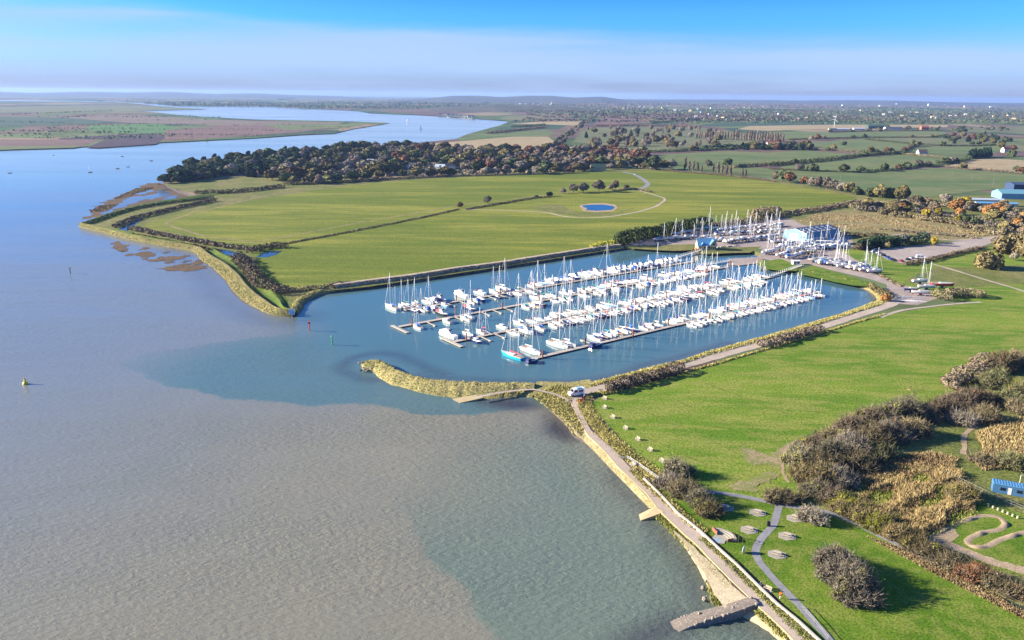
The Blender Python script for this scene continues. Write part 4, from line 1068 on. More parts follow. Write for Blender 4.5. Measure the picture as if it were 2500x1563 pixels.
# trees standing singly
single = [
 ('rust', 1124, 508, 6.0, 'small rust-leaved tree beside the field ditch'), ('grey', 1190, 497, 8.0, 'round bare tree alone in the big field'),
 ('evergreen', 1342, 479, 6.0, 'dark bush on the earth mound in the big field'), ('evergreen', 1310, 483, 3.6, 'small dark bush beside the mound in the big field'),
 ('grey', 1375, 473, 7.0, 'small bare tree at the left of the mid-field clump'), ('grey', 1400, 471, 11.0, 'bushy bare tree in the mid-field clump'), ('grey', 1424, 470, 12.0, 'taller bushy bare tree in the mid-field clump'),
 ('grey', 1462, 468, 14.5, 'big round bare tree right of the mid-field clump'), ('grey', 1490, 464, 7.0, 'low bare tree beside the big round one'), ('bare', 1502, 463, 12.0, 'upright bare tree near the lane end'),
 ('scrub', 1530, 461, 6.0, 'brown bush beside the lane end'),
 ('rust', 1928, 447, 15.0, 'big rust-red tree on the far edge of the big field'), ('dark', 1910, 444, 16.0, 'dark tree left of the big rust-red tree'), ('bare', 1893, 441, 13.0, 'thin bare tree left of the dark tree'),
 ('rust', 1963, 453, 12.0, 'second rust tree along the far edge of the field'), ('grey', 1980, 456, 12.0, 'grey tree right of the second rust tree'), ('bare', 1998, 459, 15.0, 'pale bare tree in the field-edge row'),
 ('bare', 2018, 463, 16.0, 'tall pale bare tree in the field-edge row'), ('grey', 2036, 466, 14.0, 'grey tree in the field-edge row'), ('grey', 2054, 469, 12.0, 'round grey tree in the field-edge row'),
 ('oak', 2072, 472, 13.0, 'olive tree in the field-edge row'), ('thorn', 2092, 475, 11.0, 'dark shrubby tree ending the field-edge row'), ('thorn', 2125, 480, 11.0, 'dark shrubby tree in front of the large green field'),
 ('oak', 2148, 483, 15.0, 'tall olive tree in front of the large green field'), ('thorn', 2172, 484, 13.0, 'second olive tree in front of the large green field'), ('oak', 2202, 490, 17.0, 'tallest olive tree in front of the large green field'),
 ('dark', 2158, 418, 13.0, 'lone round dark tree at a field corner'), ('oak', 2350, 415, 12.0, 'oak at the left of the stubble field'), ('dark', 2480, 422, 11.0, 'round dark tree on the right of the stubble field'),
 ('oak', 2125, 378, 17.0, 'broad oak rising from the thick dark hedge'), ('thorn', 2110, 381, 14.0, 'dark bush beside the broad oak in the hedge'), ('rust', 2165, 376, 13.0, 'rusty tree right of the broad oak'),
 ('dark', 2060, 357, 12.0, 'round tree in the middle of the far pasture'), ('oak', 2035, 367, 13.0, 'oak by the far pasture hedge'), ('thorn', 2022, 368, 9.0, 'low bush left of the pasture oak'),
 ('dark', 2110, 339, 14.0, 'tree on the long straight far hedge'), ('grey', 1980, 343, 13.0, 'left tree of three behind the white farmhouse'), ('rust', 1996, 342, 16.0, 'middle tree of three behind the white farmhouse'), ('grey', 2011, 341, 12.0, 'right tree of three behind the white farmhouse'),
 ('rust', 1955, 362, 14.0, 'rusty round tree beside the white farmhouse'), ('oak', 1925, 358, 12.0, 'oak behind the white farmhouse'), ('rust', 1900, 352, 13.0, 'russet tree left behind the white farmhouse'),
 ('dark', 2228, 356, 14.0, 'left tree of the far pair'), ('dark', 2245, 357, 11.0, 'right tree of the far pair'), ('dark', 2372, 355, 12.0, 'left of two wide dark trees near the far wood'), ('dark', 2388, 355, 13.0, 'right of two wide dark trees near the far wood'),
 ('conifer', 1455, 356, 14.0, 'dark cone-shaped tree on the golf course'), ('conifer', 1431, 337, 16.0, 'dark tree at the left of the golf course'), ('conifer', 1540, 334, 18.0, 'tall dark tree in the middle of the golf course'), ('conifer', 1556, 328, 17.0, 'dark tree behind the middle of the golf course'),
 ('grey', 1475, 338, 14.0, 'bare round tree on the left of the golf course'), ('willow', 1552, 352, 12.0, 'straw-coloured tree on the golf course'), ('bare', 1575, 357, 14.0, 'pinkish tree at the foot of the golf course'), ('dark', 1590, 415, 19.0, 'large dark tree at the end of the village wood'),
 ('oak', 1620, 414, 15.0, 'oak right of the large dark tree'), ('grey', 1640, 413, 16.0, 'bushy tree left of the poplars'), ('grey', 1730, 410, 13.0, 'bare round tree behind the poplars'), ('dark', 1775, 408, 15.0, 'dark round tree behind the poplars'),
 ('thorn', 1830, 520, 0, ''),
 ('willow', 2408, 655, 15.0, 'large straw-coloured willow at the end of the car park'), ('willow', 2455, 618, 16.0, 'straw-coloured willow behind the car park, near the lane'), ('willow', 2498, 625, 16.0, 'straw-coloured willow at the right edge by the lane'), ('grey', 2475, 636, 6.0, 'small bare tree on the grass right of the willow'),
 ('yellow', 2280, 600, 7.0, 'small yellow tree at the back of the car park'), ('grey', 2203, 597, 9.0, 'pale bare tree in front of the evergreens'), ('willow', 2167, 606, 5.0, 'small golden bush at the foot of the evergreens'), ('mauve', 2095, 610, 6.0, 'brown bush at the left end of the evergreens'),
 ('evergreen', 2110, 606, 9.0, 'dark evergreen bush nearest the shed'), ('evergreen', 2140, 603, 8.5, 'second dark evergreen bush from the shed'), ('evergreen', 2185, 600, 8.0, 'third dark evergreen bush from the shed'),
 ('orange', 2163, 735, 4.5, 'russet bush on the corner between basin and track'),
]
for kd, u, v, h, lb in single:
    if h:
        tree(kd, u, v, h, lb)
for i, (u, v, h) in enumerate([(1672, 414, 19), (1682, 416, 15), (1692, 417, 15), (1703, 419, 14), (1713, 420, 10), (1741, 421, 13), (1753, 424, 17), (1762, 426, 15), (1773, 428, 16), (1783, 429, 15), (1812, 432, 12), (1820, 433, 11)]):
    tree('poplar', u, v, h, f'slim bare poplar, {nth(i)} from the left in the row behind the big field', 'poplars behind the big field', wide=1.1)
for i in range(34):
    u = 1700 + i * 6.4 + random.uniform(-1, 1)
    tree('poplar', u, 338 + (u - 1700) * 0.045, random.uniform(20, 27), f'far slim poplar, {nth(i)} from the left in the long golf course row', 'poplars of the golf course', wide=0.9)
for i in range(96):
    u, v = random.uniform(1435, 1760), random.uniform(314, 362)
    kd = random.choice(['bare', 'bare', 'willow', 'grey', 'poplar', 'oak', 'bare'])
    tree(kd, u, v, random.uniform(11, 20), f'{KINDS_[kd][2]} tree scattered on the golf course', 'scattered golf course trees')
for i in range(44):                                # trees standing in the field hedges
    px = random.choice([h_[0] for h_ in HEDGES[:11]])
    k = random.randrange(len(px) - 1); t = random.random()
    kd = random.choice(['oak', 'dark', 'grey', 'thorn', 'rust'])
    tree(kd, px[k][0] * (1 - t) + px[k + 1][0] * t, px[k][1] * (1 - t) + px[k + 1][1] * t, random.uniform(7, 13), f'{KINDS_[kd][2]} tree in a hedge right of the farmhouse', 'trees in the field hedges', wide=1.2)
for i in range(30):
    u = random.uniform(1800, 1990)
    kd = random.choice(['conifer', 'dark', 'oak', 'rust', 'evergreen'])
    tree(kd, u, 364 + random.uniform(-7, 3), random.uniform(10, 16), f'{KINDS_[kd][2]} tree in the belt round the white farmhouse', 'trees round the white farmhouse', wide=1.2)
for i in range(30):
    u = random.uniform(2120, 2480)
    kd = random.choice(['dark', 'oak', 'thorn', 'grey'])
    tree(kd, u, 318 + random.uniform(-4, 5), random.uniform(9, 15), f'{KINDS_[kd][2]} tree beyond the farm sheds', 'trees beyond the farm sheds', wide=1.3)
# scrub wood at the right
poly = PP([(2080, 512), (2150, 500), (2250, 492), (2330, 497), (2420, 505), (2560, 520), (2560, 590), (2440, 580), (2330, 552), (2230, 535), (2140, 522)], LZ)
cnt = 0
x0, x1 = min(p[0] for p in poly), max(p[0] for p in poly)
y0, y1 = min(p[1] for p in poly), max(p[1] for p in poly)
placed = []
while cnt < 88:
    q = np.array([random.uniform(x0, x1), random.uniform(y0, y1), LZ])
    if not inside(np.array([q[0]]), np.array([q[1]]), poly)[0] or any(np.hypot(*(q - p_)[:2]) < 6.5 for p_ in placed):
        continue
    placed.append(q)
    kd = random.choice(['scrub', 'scrub', 'grey', 'orange', 'mauve', 'oak', 'scrub', 'grey', 'yellow', 'thorn'])
    tree(kd, 0, 0, random.uniform(5.5, 11), f'{KINDS_[kd][2]} tree in the scrub wood behind the meadow', 'trees of the scrub wood', at=q, wide=1.15)
    cnt += 1
for i, (px, lb) in enumerate((([(2090, 508), (2180, 503), (2280, 503), (2400, 515), (2540, 530)], 'brown undergrowth belt along the back of the scrub wood'), ([(2110, 515), (2220, 520), (2330, 532), (2430, 555), (2540, 570)], 'brown undergrowth belt through the middle of the scrub wood'), ([(2200, 529), (2320, 546), (2420, 570), (2540, 588)], 'brown undergrowth belt along the meadow side of the scrub wood'))):
    hedge(px, 13, 4.6, ['leaf_scrub', 'leaf_grey', 'leaf_scrub'][i], lb, leaf=0.9, lump=0.5)
# wooded lane running up from the village wood, and the wood by the far right
for i in range(40):
    s_ = i / 39
    u, v = 1345 + 105 * s_ + random.uniform(-12, 12) * (1 - s_ * .6), 372 - 84 * s_ ** 0.85
    tree(random.choice(['mauve', 'grey', 'bare', 'dark']), u, v, random.uniform(9, 15), 'bare tree in the wooded strip climbing from the village wood', 'trees of the wooded strip', name='broadleaf_tree')
for i in range(36):
    u, v = random.uniform(2300, 2500), random.uniform(333, 352)
    if u > 2440:
        v += random.uniform(0, 45)
    kd = random.choice(['dark', 'oak', 'rust', 'thorn', 'conifer'])
    tree(kd, u, v, random.uniform(11, 17), f'{KINDS_[kd][2]} tree in the far wood at the right edge', 'trees of the right-hand far wood')
for i in range(8):
    tree('conifer', 2365 + i * 7, 388 - i * 0.7, random.uniform(15, 20), f'dark conifer, {nth(i)} from the left behind the stubble field', 'conifers behind the stubble field')

# distant woods and hedgerows: one mass to the eye
isl_pts = PP(island_px)
def far_mass(name, n_lines, ur, vr, hr, seed, mat, zz=LZ):
    r_ = np.random.default_rng(seed)
    Cs, Ns, Sz = [], [], []
    for _ in range(n_lines):
        u, v = r_.uniform(*ur), vr[0] + (vr[1] - vr[0]) * r_.uniform(0, 1) ** 0.8
        a = P(u, v, zz)
        ang = r_.choice([0.05, 0.2, -0.1, 0.1, 1.7]) + r_.normal(0, 0.12)
        L = r_.uniform(200, 1100) * (a[1] / 4000)
        k = int(max(20, L / 4))
        h = r_.uniform(*hr)
        t = r_.uniform(0, 1, k) * L
        c = np.stack([a[0] + math.cos(ang) * t + r_.normal(0, 3, k), a[1] + math.sin(ang) * t + r_.normal(0, 3, k), zz + h * r_.uniform(0.2, 0.8, k)], 1)
        Cs.append(c); Ns.append(np.tile([0, -0.5, 0.8], (k, 1))); Sz.append(h * r_.uniform(0.45, 0.85, k))
    C, N, S_ = np.concatenate(Cs), np.concatenate(Ns), np.concatenate(Sz)
    ok = inside(C[:, 0], C[:, 1], land_pts if zz == LZ else isl_pts)
    V, Fq = leaf_quads(C[ok], N[ok], S_[ok], 1.0, 0.5)
    return structure(link(name, mesh_np(name, V, Fq), mat), 'stuff')
far_mass('far_hedgerows', 60, (1500, 2600), (284, 302), (5, 9), 1, 'leaf_dark')
far_mass('far_hedgerows', 70, (1250, 2600), (264, 282), (7, 12), 6, 'leaf_dark')
far_mass('far_hedgerows', 60, (1150, 2600), (268, 298), (6, 11), 2, 'leaf_mauve')
far_mass('far_hedgerows', 60, (1000, 2600), (250, 262), (7, 12), 7, 'leaf_mauve')
far_mass('far_hedgerows', 26, (-60, 420), (276, 345), (2.5, 5), 3, 'leaf_dark', 1.2)
far_mass('far_hedgerows', 110, (-60, 1200), (243, 264), (6, 12), 4, 'leaf_dark')
far_mass('far_hedgerows', 14, (400, 900), (300, 335), (1.5, 3), 5, 'leaf_mauve', 1.2)

# ------------------------------------------------------------------ near scrub, reeds and tufts
def shrub(u, v, rx, ry, h, mat, label, leaf=0.26, k=None, mat2=None, twig='core_twigs', z=LZ, cat='shrub', group=None, rot=0.0):
    """one big bush: lobes of leaves over a dark inner thicket of stems"""
    p = P(u, v, z)
    o = thing('shrub', label, cat, p, rot, group)
    nl = max(9, int(5 + rx * ry * 0.5))
    lobes = []
    for i in range(nl):
        a, rr_ = i * 2.39996 + random.uniform(-.3, .3), math.sqrt((i + 0.5) / nl)
        r0 = random.uniform(0.9, 1.5) * math.sqrt(rx * ry / nl)
        hz = h * random.uniform(0.5, 1.08) * (1 - 0.45 * rr_ * rr_)
        lobes.append((rx * 0.78 * rr_ * math.cos(a), ry * 0.78 * rr_ * math.sin(a), hz * 0.52, r0 * random.uniform(.9, 1.25), r0 * random.uniform(.9, 1.25), hz * 0.5))
    area = 3.6 * rx * ry + 4 * h * (rx + ry) * 0.8
    k = k or int(min(13000, area / (leaf * leaf) * 1.15))
    C, N = lobe_points(lobes, k, (0.50, 1.22), 0.02)
    V, Fq = leaf_quads(C, N, leaf, 0.55, 0.9)
    # feathery twigs standing out of the surface
    kt = k // 2
    C2, N2 = lobe_points(lobes, kt, (0.85, 1.0), 0.05)
    T = np.cross(N2, rng.normal(0, 1, N2.shape)); T /= np.linalg.norm(T, axis=1)[:, None]
    D = N2 + rng.normal(0, 0.45, N2.shape) + np.array([0, 0, 0.35])
    ln = leaf * rng.uniform(1.5, 4.6, (len(C2), 1)); wd = leaf * 0.17
    V2 = np.stack([C2 - T * wd, C2 + T * wd, C2 + D * ln + T * wd * 0.4, C2 + D * ln - T * wd * 0.4], 1).reshape(-1, 3)
    F2 = np.arange(len(V2)).reshape(-1, 4)
    link('crown', mesh_np('crown', np.concatenate([V, V2]), np.concatenate([Fq, F2 + len(V)])), mat, o)
    if mat2:
        pick = [lobes[i] for i in random.sample(range(len(lobes)), max(2, len(lobes) // 3))]
        C3, N3 = lobe_points([(a[0], a[1], a[2] + 0.1, a[3] * 0.8, a[4] * 0.8, a[5] * 1.08) for a in pick], k // 5, (0.85, 1.15), 0.05)
        V3, F3 = leaf_quads(C3, N3, leaf * 0.95, 0.7, 0.9)
        link('foliage', mesh_np('foliage', V3, F3), mat2, o)
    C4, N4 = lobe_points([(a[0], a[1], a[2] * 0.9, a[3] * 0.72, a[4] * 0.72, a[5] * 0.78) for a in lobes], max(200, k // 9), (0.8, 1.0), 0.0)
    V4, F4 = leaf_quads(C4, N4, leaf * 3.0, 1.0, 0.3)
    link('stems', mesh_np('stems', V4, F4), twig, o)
    return o

SH = [  # u, v of the foot, half widths, height, leaf colour, second colour, label
 (2064, 1424, 6.0, 12.5, 6.0, 'leaf_grey', 'leaf_lime', 'large round grey shrub with yellow-green patches alone on the lawn'),
 (1655, 1158, 4.6, 3.6, 4.4, 'leaf_silver', None, 'grey feathery shrub above the curved ramp path'),
 (1636, 1186, 4.2, 3.2, 3.4, 'leaf_grey', None, 'brown-grey shrub at the end of the ramp railing'),
 (1670, 1208, 4.6, 3.8, 4.4, 'leaf_scrub', 'leaf_silver', 'olive-brown shrub in the middle of the promenade clump'),
 (1705, 1232, 3.8, 3.4, 3.8, 'leaf_silver', 'leaf_lime', 'greenish-grey shrub beside the shaded picnic pad'),
 (1732, 1256, 3.4, 2.8, 3.0, 'leaf_willow', 'leaf_lime', 'yellowish shrub at the lower end of the promenade clump'),
 (1908, 1222, 5.4, 3.0, 3.6, 'leaf_scrub', 'leaf_silver', 'brown shrub on the bend of the grey cross path'),
 (1984, 1270, 3.8, 3.4, 3.8, 'leaf_grey', 'leaf_rust', 'grey-brown shrub overhanging a picnic pad'),
 (1955, 1135, 4.8, 4.6, 4.6, 'leaf_silver', 'leaf_lime', 'silver-grey shrub at the left tip of the big thicket'),
 (1985, 1105, 5.2, 4.6, 5.0, 'leaf_mauve', 'leaf_lime', 'mauve-brown shrub on the field edge of the big thicket, second from its left tip'),
 (2022, 1128, 5.6, 4.8, 5.6, 'leaf_silver', None, 'large silvery shrub inside the left half of the big thicket'),
 (2030, 1082, 5.0, 4.2, 4.8, 'leaf_scrub', 'leaf_lime', 'olive-brown shrub on the field edge below the bare trail'),
 (2072, 1060, 5.2, 4.4, 5.0, 'leaf_mauve', None, 'dark mauve shrub midway along the field edge of the thicket'),
 (2078, 1108, 5.6, 4.6, 5.6, 'leaf_grey', None, 'grey shrub in the heart of the big thicket'),
 (2118, 1040, 5.4, 4.4, 5.4, 'leaf_mauve', 'leaf_lime', 'brown shrub topped with yellow leaves on the thicket edge'),
 (2130, 1082, 5.4, 4.8, 5.8, 'leaf_scrub', None, 'brown shrub deep in the middle of the thicket'),
 (2165, 1030, 5.6, 4.6, 6.2, 'leaf_silver', 'leaf_lime', 'tall grey shrub where the thicket bulges into the field'),
 (2178, 1072, 5.2, 4.6, 5.4, 'leaf_grey', 'leaf_rust', 'reddish-grey shrub on the shady side of the thicket'),
 (2212, 1022, 6.0, 5.0, 7.0, 'leaf_silver', None, 'tallest silver-grey shrub of the thicket'),
 (2228, 1062, 4.8, 4.2, 5.0, 'leaf_scrub', 'leaf_rust', 'brown shrub with red leaves at the right of the thicket'),
 (1968, 1170, 4.2, 3.8, 3.8, 'leaf_willow', None, 'straw-tinted shrub at the foot of the thicket by the worn trail'),
 (2008, 1178, 4.6, 4.0, 4.4, 'leaf_willow', 'leaf_silver', 'straw-brown shrub low on the left of the thicket'),
 (1988, 1206, 4.2, 3.6, 3.6, 'leaf_silver', 'leaf_lime', 'grey shrub with bright yellow sprigs near the cross path'),
 (2030, 1216, 4.2, 3.4, 3.4, 'leaf_mauve', None, 'mauve shrub beside the shaded stretch of the cross path'),
 (2290, 1010, 6.5, 4.0, 4.4, 'leaf_mauve', None, 'low dark bramble mound right of the tallest shrub'),
 (2335, 992, 6.5, 4.2, 4.6, 'leaf_mauve', None, 'second low bramble mound right of the tallest shrub'),
 (2375, 985, 6.5, 4.6, 5.0, 'leaf_mauve', 'leaf_rust', 'mauve bramble mound joining the right-hand trees'),
 (2345, 1032, 5.0, 4.0, 4.0, 'leaf_grey', None, 'pale brown shrub beside the worn trail'),
 (2400, 1025, 5.4, 4.2, 4.4, 'leaf_scrub', 'leaf_willow', 'brown shrub between bramble mounds and golden slope'),
 (2440, 905, 5.6, 5.0, 7.0, 'leaf_scrub', 'leaf_orange', 'brown tree-like shrub behind the lone thicket'),
 (2480, 900, 6.0, 5.0, 7.5, 'leaf_scrub', 'leaf_rust', 'brown shrub at the right edge above the yellow bush'),
 (2425, 945, 5.6, 4.8, 6.0, 'leaf_thicket', 'leaf_mauve', 'dark green shrub below the lone thicket'),
 (2468, 955, 3.0, 2.6, 4.6, 'leaf_lime', None, 'bright lime-yellow bush among the right-hand trees'),
 (2495, 965, 5.4, 4.4, 6.0, 'leaf_thicket', 'leaf_rust', 'dark shrub at the right edge beside the lime-yellow bush'),
 (2450, 985, 5.0, 4.0, 4.6, 'leaf_thicket', 'leaf_rust', 'dark green shrub with red berries below the lime-yellow bush'),
 (2490, 1005, 5.0, 4.0, 4.4, 'leaf_scrub', None, 'brown shrub at the right edge above the golden slope'),
 (2060, 1250, 3.6, 2.6, 2.8, 'leaf_willow', 'leaf_lime', 'first golden shrub along the shaded path from its top end'),
 (2100, 1268, 3.6, 2.6, 3.0, 'leaf_willow', 'leaf_lime', 'second golden shrub along the shaded path'),
 (2140, 1290, 3.6, 2.8, 3.2, 'leaf_lime', 'leaf_willow', 'third shrub along the shaded path, the yellowest'),
 (2185, 1312, 3.8, 2.8, 3.2, 'leaf_willow', 'leaf_orange', 'fourth shrub along the shaded path, tinged orange'),
 (2230, 1335, 3.8, 2.8, 3.0, 'leaf_willow', 'leaf_lime', 'fifth shrub along the shaded path'),
 (2275, 1355, 3.8, 2.6, 2.8, 'leaf_scrub', 'leaf_lime', 'sixth shrub along the shaded path'),
 (2325, 1385, 3.8, 2.6, 2.8, 'leaf_scrub', None, 'seventh shrub along the shaded path, beside the pump track'),
 (2375, 1410, 3.8, 2.6, 3.0, 'leaf_rust', None, 'dark red shrub along the hedge under the pump track'),
 (2420, 1425, 3.8, 2.8, 3.0, 'leaf_scrub', 'leaf_silver', 'brown shrub between the dark red shrub and the right edge'),
 (2470, 1450, 3.8, 2.8, 3.0, 'leaf_scrub', 'leaf_rust', 'last brown shrub of the hedge at the right edge'),
 (2345, 1218, 4.4, 3.8, 5.0, 'leaf_willow', 'leaf_lime', 'round golden willow beside the dirt pump track'),
 (2470, 1140, 5.0, 3.8, 4.4, 'leaf_thicket', 'leaf_willow', 'green shrub above the blue cabin'),
 (2400, 1130, 4.0, 3.0, 2.6, 'leaf_scrub', None, 'low brown shrub left of the blue cabin'),
]
SH += [
 (2052, 1182, 4.6, 3.8, 4.4, 'leaf_grey', 'leaf_willow', 'grey-straw shrub at the foot of the thicket above the reeds'),
 (2095, 1140, 4.8, 4.0, 4.6, 'leaf_scrub', 'leaf_silver', 'brown shrub between the thicket heart and the reeds'),
 (2005, 1150, 4.6, 4.0, 4.8, 'leaf_scrub', 'leaf_willow', 'olive shrub in the lower left of the thicket'),
 (2140, 1118, 4.4, 3.6, 4.2, 'leaf_thicket', 'leaf_grey', 'dark olive shrub on the shady lower edge of the thicket'),
 (2250, 1025, 5.0, 4.0, 4.6, 'leaf_mauve', 'leaf_grey', 'brown shrub between the tallest shrub and the bramble mounds of the thicket'),
 (2060, 1232, 3.4, 2.6, 2.6, 'leaf_lime', 'leaf_willow', 'low yellow-green shrub where reeds meet the shaded path'),
 (2110, 1248, 3.4, 2.6, 2.6, 'leaf_willow', 'leaf_lime', 'low golden shrub on the reed side of the shaded path'),
 (2160, 1280, 3.4, 2.6, 2.8, 'leaf_willow', 'leaf_scrub', 'straw shrub on the reed side of the shaded path'),
 (2215, 1318, 3.4, 2.6, 2.8, 'leaf_willow', 'leaf_orange', 'straw shrub near the dark start of the pump track'),
]
leafy('leaf_thicket', (0.093, 0.105, 0.048), (0.187, 0.178, 0.076), 0.7)
for u, v, rx, ry, h, mt, m2, lb in SH:
    g_ = 1.22 if 'thicket' in lb or 'bramble' in lb else 1.08
    shrub(u, v, rx * g_, ry * g_, h * g_, mt, lb, 0.26 if v > 1200 else 0.32, mat2=m2)

def blades(C, h, w, lean=0.25):
    k = len(C)
    a = rng.uniform(0, 6.28, k)
    d = np.stack([np.cos(a), np.sin(a), 0 * a], 1)
    hh = (h * rng.uniform(0.6, 1.3, k))[:, None]
    tip = C + np.array([0, 0, 1.0]) * hh + rng.normal(0, lean, (k, 3)) * hh * np.array([1, 1, 0])
    V = np.stack([C - d * w, C + d * w, tip + d * w * 0.45, tip - d * w * 0.45], 1).reshape(-1, 3)
    return V, np.arange(4 * k).reshape(k, 4)

def scatter(poly, k, zf):
    x0, x1 = min(p[0] for p in poly), max(p[0] for p in poly)
    y0, y1 = min(p[1] for p in poly), max(p[1] for p in poly)
    out = np.zeros((0, 2))
    while len(out) < k:
        q = np.stack([rng.uniform(x0, x1, k * 2), rng.uniform(y0, y1, k * 2)], 1)
        q = q[inside(q[:, 0], q[:, 1], poly)]
        out = np.concatenate([out, q])
    out = out[:k]
    z_ = zf(out) if callable(zf) else np.full(k, zf)
    return np.c_[out, z_]

def tufts(name, px, k, h, w, mat, z=LZ, lean=0.3, zpx=None, clump=0.0):
    poly = PP(px, z if zpx is None else zpx)
    C = scatter(poly, k, z)
    if clump:
        keep = wob(C[:, 0], C[:, 1], clump, int(k)) > -0.25
        C = C[keep]
    V, Fq = blades(C, h, w, lean)
    o = structure(link(name, mesh_np(name, V, Fq), mat), 'stuff')
    return o

# strips of long yellow grass
def strip_tufts(name, px, width, k, h, w, mat, z=LZ, lean=0.3):
    c = resample(PP(px, z), k)
    t = np.gradient(c, axis=0); t /= np.linalg.norm(t, axis=1)[:, None] + 1e-9
    nrm = np.stack([-t[:, 1], t[:, 0], 0 * t[:, 0]], 1)
    C = c + nrm * (rng.uniform(-.5, .5, k) * np.asarray(width))[:, None] + rng.normal(0, 0.3, (k, 3)) * np.array([1, 1, 0])
    V, Fq = blades(C, h, w, lean)
    return structure(link(name, mesh_np(name, V, Fq), mat), 'stuff')

def on_bank(o_name, tuft_name, k, h, w, mat, zmin, zmax, lean=0.3, seed=1):
    me = bpy.data.objects[o_name].data
    nv, npoly = len(me.vertices), len(me.polygons)
    co = np.zeros(nv * 3, dtype=np.float32); me.vertices.foreach_get('co', co); co = co.reshape(-1, 3)
    ix = np.zeros(npoly * 4, dtype=np.int32); me.loops.foreach_get('vertex_index', ix); ix = ix.reshape(-1, 4)
    q = co[ix]
    ar = np.linalg.norm(np.cross(q[:, 1] - q[:, 0], q[:, 3] - q[:, 0]), axis=1)
    pick = rng.choice(npoly, k, p=ar / ar.sum())
    s, t = rng.uniform(0, 1, (k, 1)), rng.uniform(0, 1, (k, 1))
    qq = q[pick]
    C = qq[:, 0] * (1 - s) * (1 - t) + qq[:, 1] * s * (1 - t) + qq[:, 2] * s * t + qq[:, 3] * (1 - s) * t
    C = C[(C[:, 2] > zmin) & (C[:, 2] < zmax)]
    C = C[wob(C[:, 0], C[:, 1], 0.5, seed) > -0.45]
    V, Fq = blades(C, h, w, lean)
    return structure(link(tuft_name, mesh_np(tuft_name, V, Fq), mat), 'stuff')

on_bank('spit', 'tufted_grass', 1980, 0.28, 0.16, 'grass_yellow', 0.3, 9, 0.35, 1)
on_bank('spit', 'tufted_grass', 660, 0.22, 0.2, 'grass_brown', 0.1, 9, 0.35, 2)
on_bank('river_wall', 'tufted_grass', 3600, 0.36, 0.2, 'grass_yellow', 0.5, 3.6, 0.35, 3)
on_bank('river_wall', 'tufted_grass', 1600, 0.32, 0.22, 'grass_brown', 0.2, 2.4, 0.35, 4)
on_bank('harbour_mouth_bank', 'tufted_grass', 770, 0.34, 0.18, 'grass_yellow', 0.6, 9, 0.35, 5)
on_bank('harbour_mouth_bank', 'tufted_grass', 550, 0.28, 0.2, 'grass_brown', 0.0, 2, 0.35, 6)
on_bank('north_bank', 'bank_scrub', 3600, 0.40, 0.22, 'grass_brown', 0.5, 3.5, 0.4, 7)
on_bank('south_bank', 'tufted_grass', 1980, 0.34, 0.16, 'grass_yellow', 0.7, 9, 0.35, 8)
on_bank('east_bank', 'tufted_grass', 1100, 0.34, 0.2, 'grass_yellow', 0.5, 9, 0.35, 9)
on_bank('sea_bank', 'tufted_grass', 1400, 0.48, 0.14, 'grass_yellow', 0.8, 9, 0.35, 10)
tufts('tufted_grass', [(1299, 970), (1350, 941), (1391, 942), (1400, 965), (1393, 985), (1405, 1015), (1425, 1048), (1400, 1062), (1368, 1024), (1330, 992)], 2800, 0.45, 0.15, 'grass_yellow')
ribbon('grass_slope', [(1424, 975), (1432, 1003), (1460, 1040), (1500, 1080), (1540, 1115), (1590, 1152), (1628, 1182)], 5.0, Z2 - 0.01, 'bank_grass', 1.5, 1.5, 0.3)
strip_tufts('tufted_grass', [(1424, 975), (1432, 1003), (1460, 1040), (1500, 1080), (1540, 1115), (1590, 1152), (1625, 1180)], 5.2, 5200, 0.5, 0.12, 'grass_yellow')
strip_tufts('tufted_grass', [(1436, 972), (1450, 964), (1475, 961), (1520, 955)], 2.5, 1200, 0.7, 0.14, 'grass_yellow')
strip_tufts('tufted_grass', [(1440, 942), (1500, 927), (1577, 906), (1660, 888), (1714, 869), (1800, 846), (1900, 818), (1990, 793), (2080, 764), (2150, 742)], 2.2, 4500, 0.6, 0.18, 'grass_yellow')
strip_tufts('tufted_grass', [(1665, 912), (1750, 888), (1860, 856), (1980, 822), (2080, 790), (2160, 768)], 1.1, 2600, 0.6, 0.18, 'grass_yellow')
strip_tufts('tufted_grass', [(1545, 1150), (1570, 1176), (1600, 1200), (1640, 1235), (1680, 1272), (1720, 1300)], 2.6, 2500, 0.5, 0.12, 'grass_yellow')
strip_tufts('tufted_grass', [(1715, 1315), (1770, 1362), (1830, 1425), (1890, 1482), (1940, 1530), (1985, 1572)], 2.2, 3200, 0.45, 0.10, 'grass_green')
strip_tufts('tufted_grass', [(1610, 1262), (1640, 1290), (1690, 1340), (1740, 1395), (1790, 1440)], 2.6, 3600, 0.5, 0.10, 'grass_green', 1.0)
strip_tufts('tufted_grass', [(1850, 1492), (1880, 1520), (1920, 1560)], 2.0, 900, 0.5, 0.10, 'grass_green', 1.0)
strip_tufts('tufted_grass', [(1740, 1420), (1745, 1465), (1760, 1480)], 2.2, 700, 0.5, 0.10, 'grass_green', 0.8)
tufts('tufted_grass', [(2110, 1310), (2200, 1340), (2300, 1390), (2420, 1450), (2560, 1530), (2560, 1545), (2400, 1462), (2280, 1402), (2150, 1330)], 5000, 0.45, 0.12, 'grass_brown')
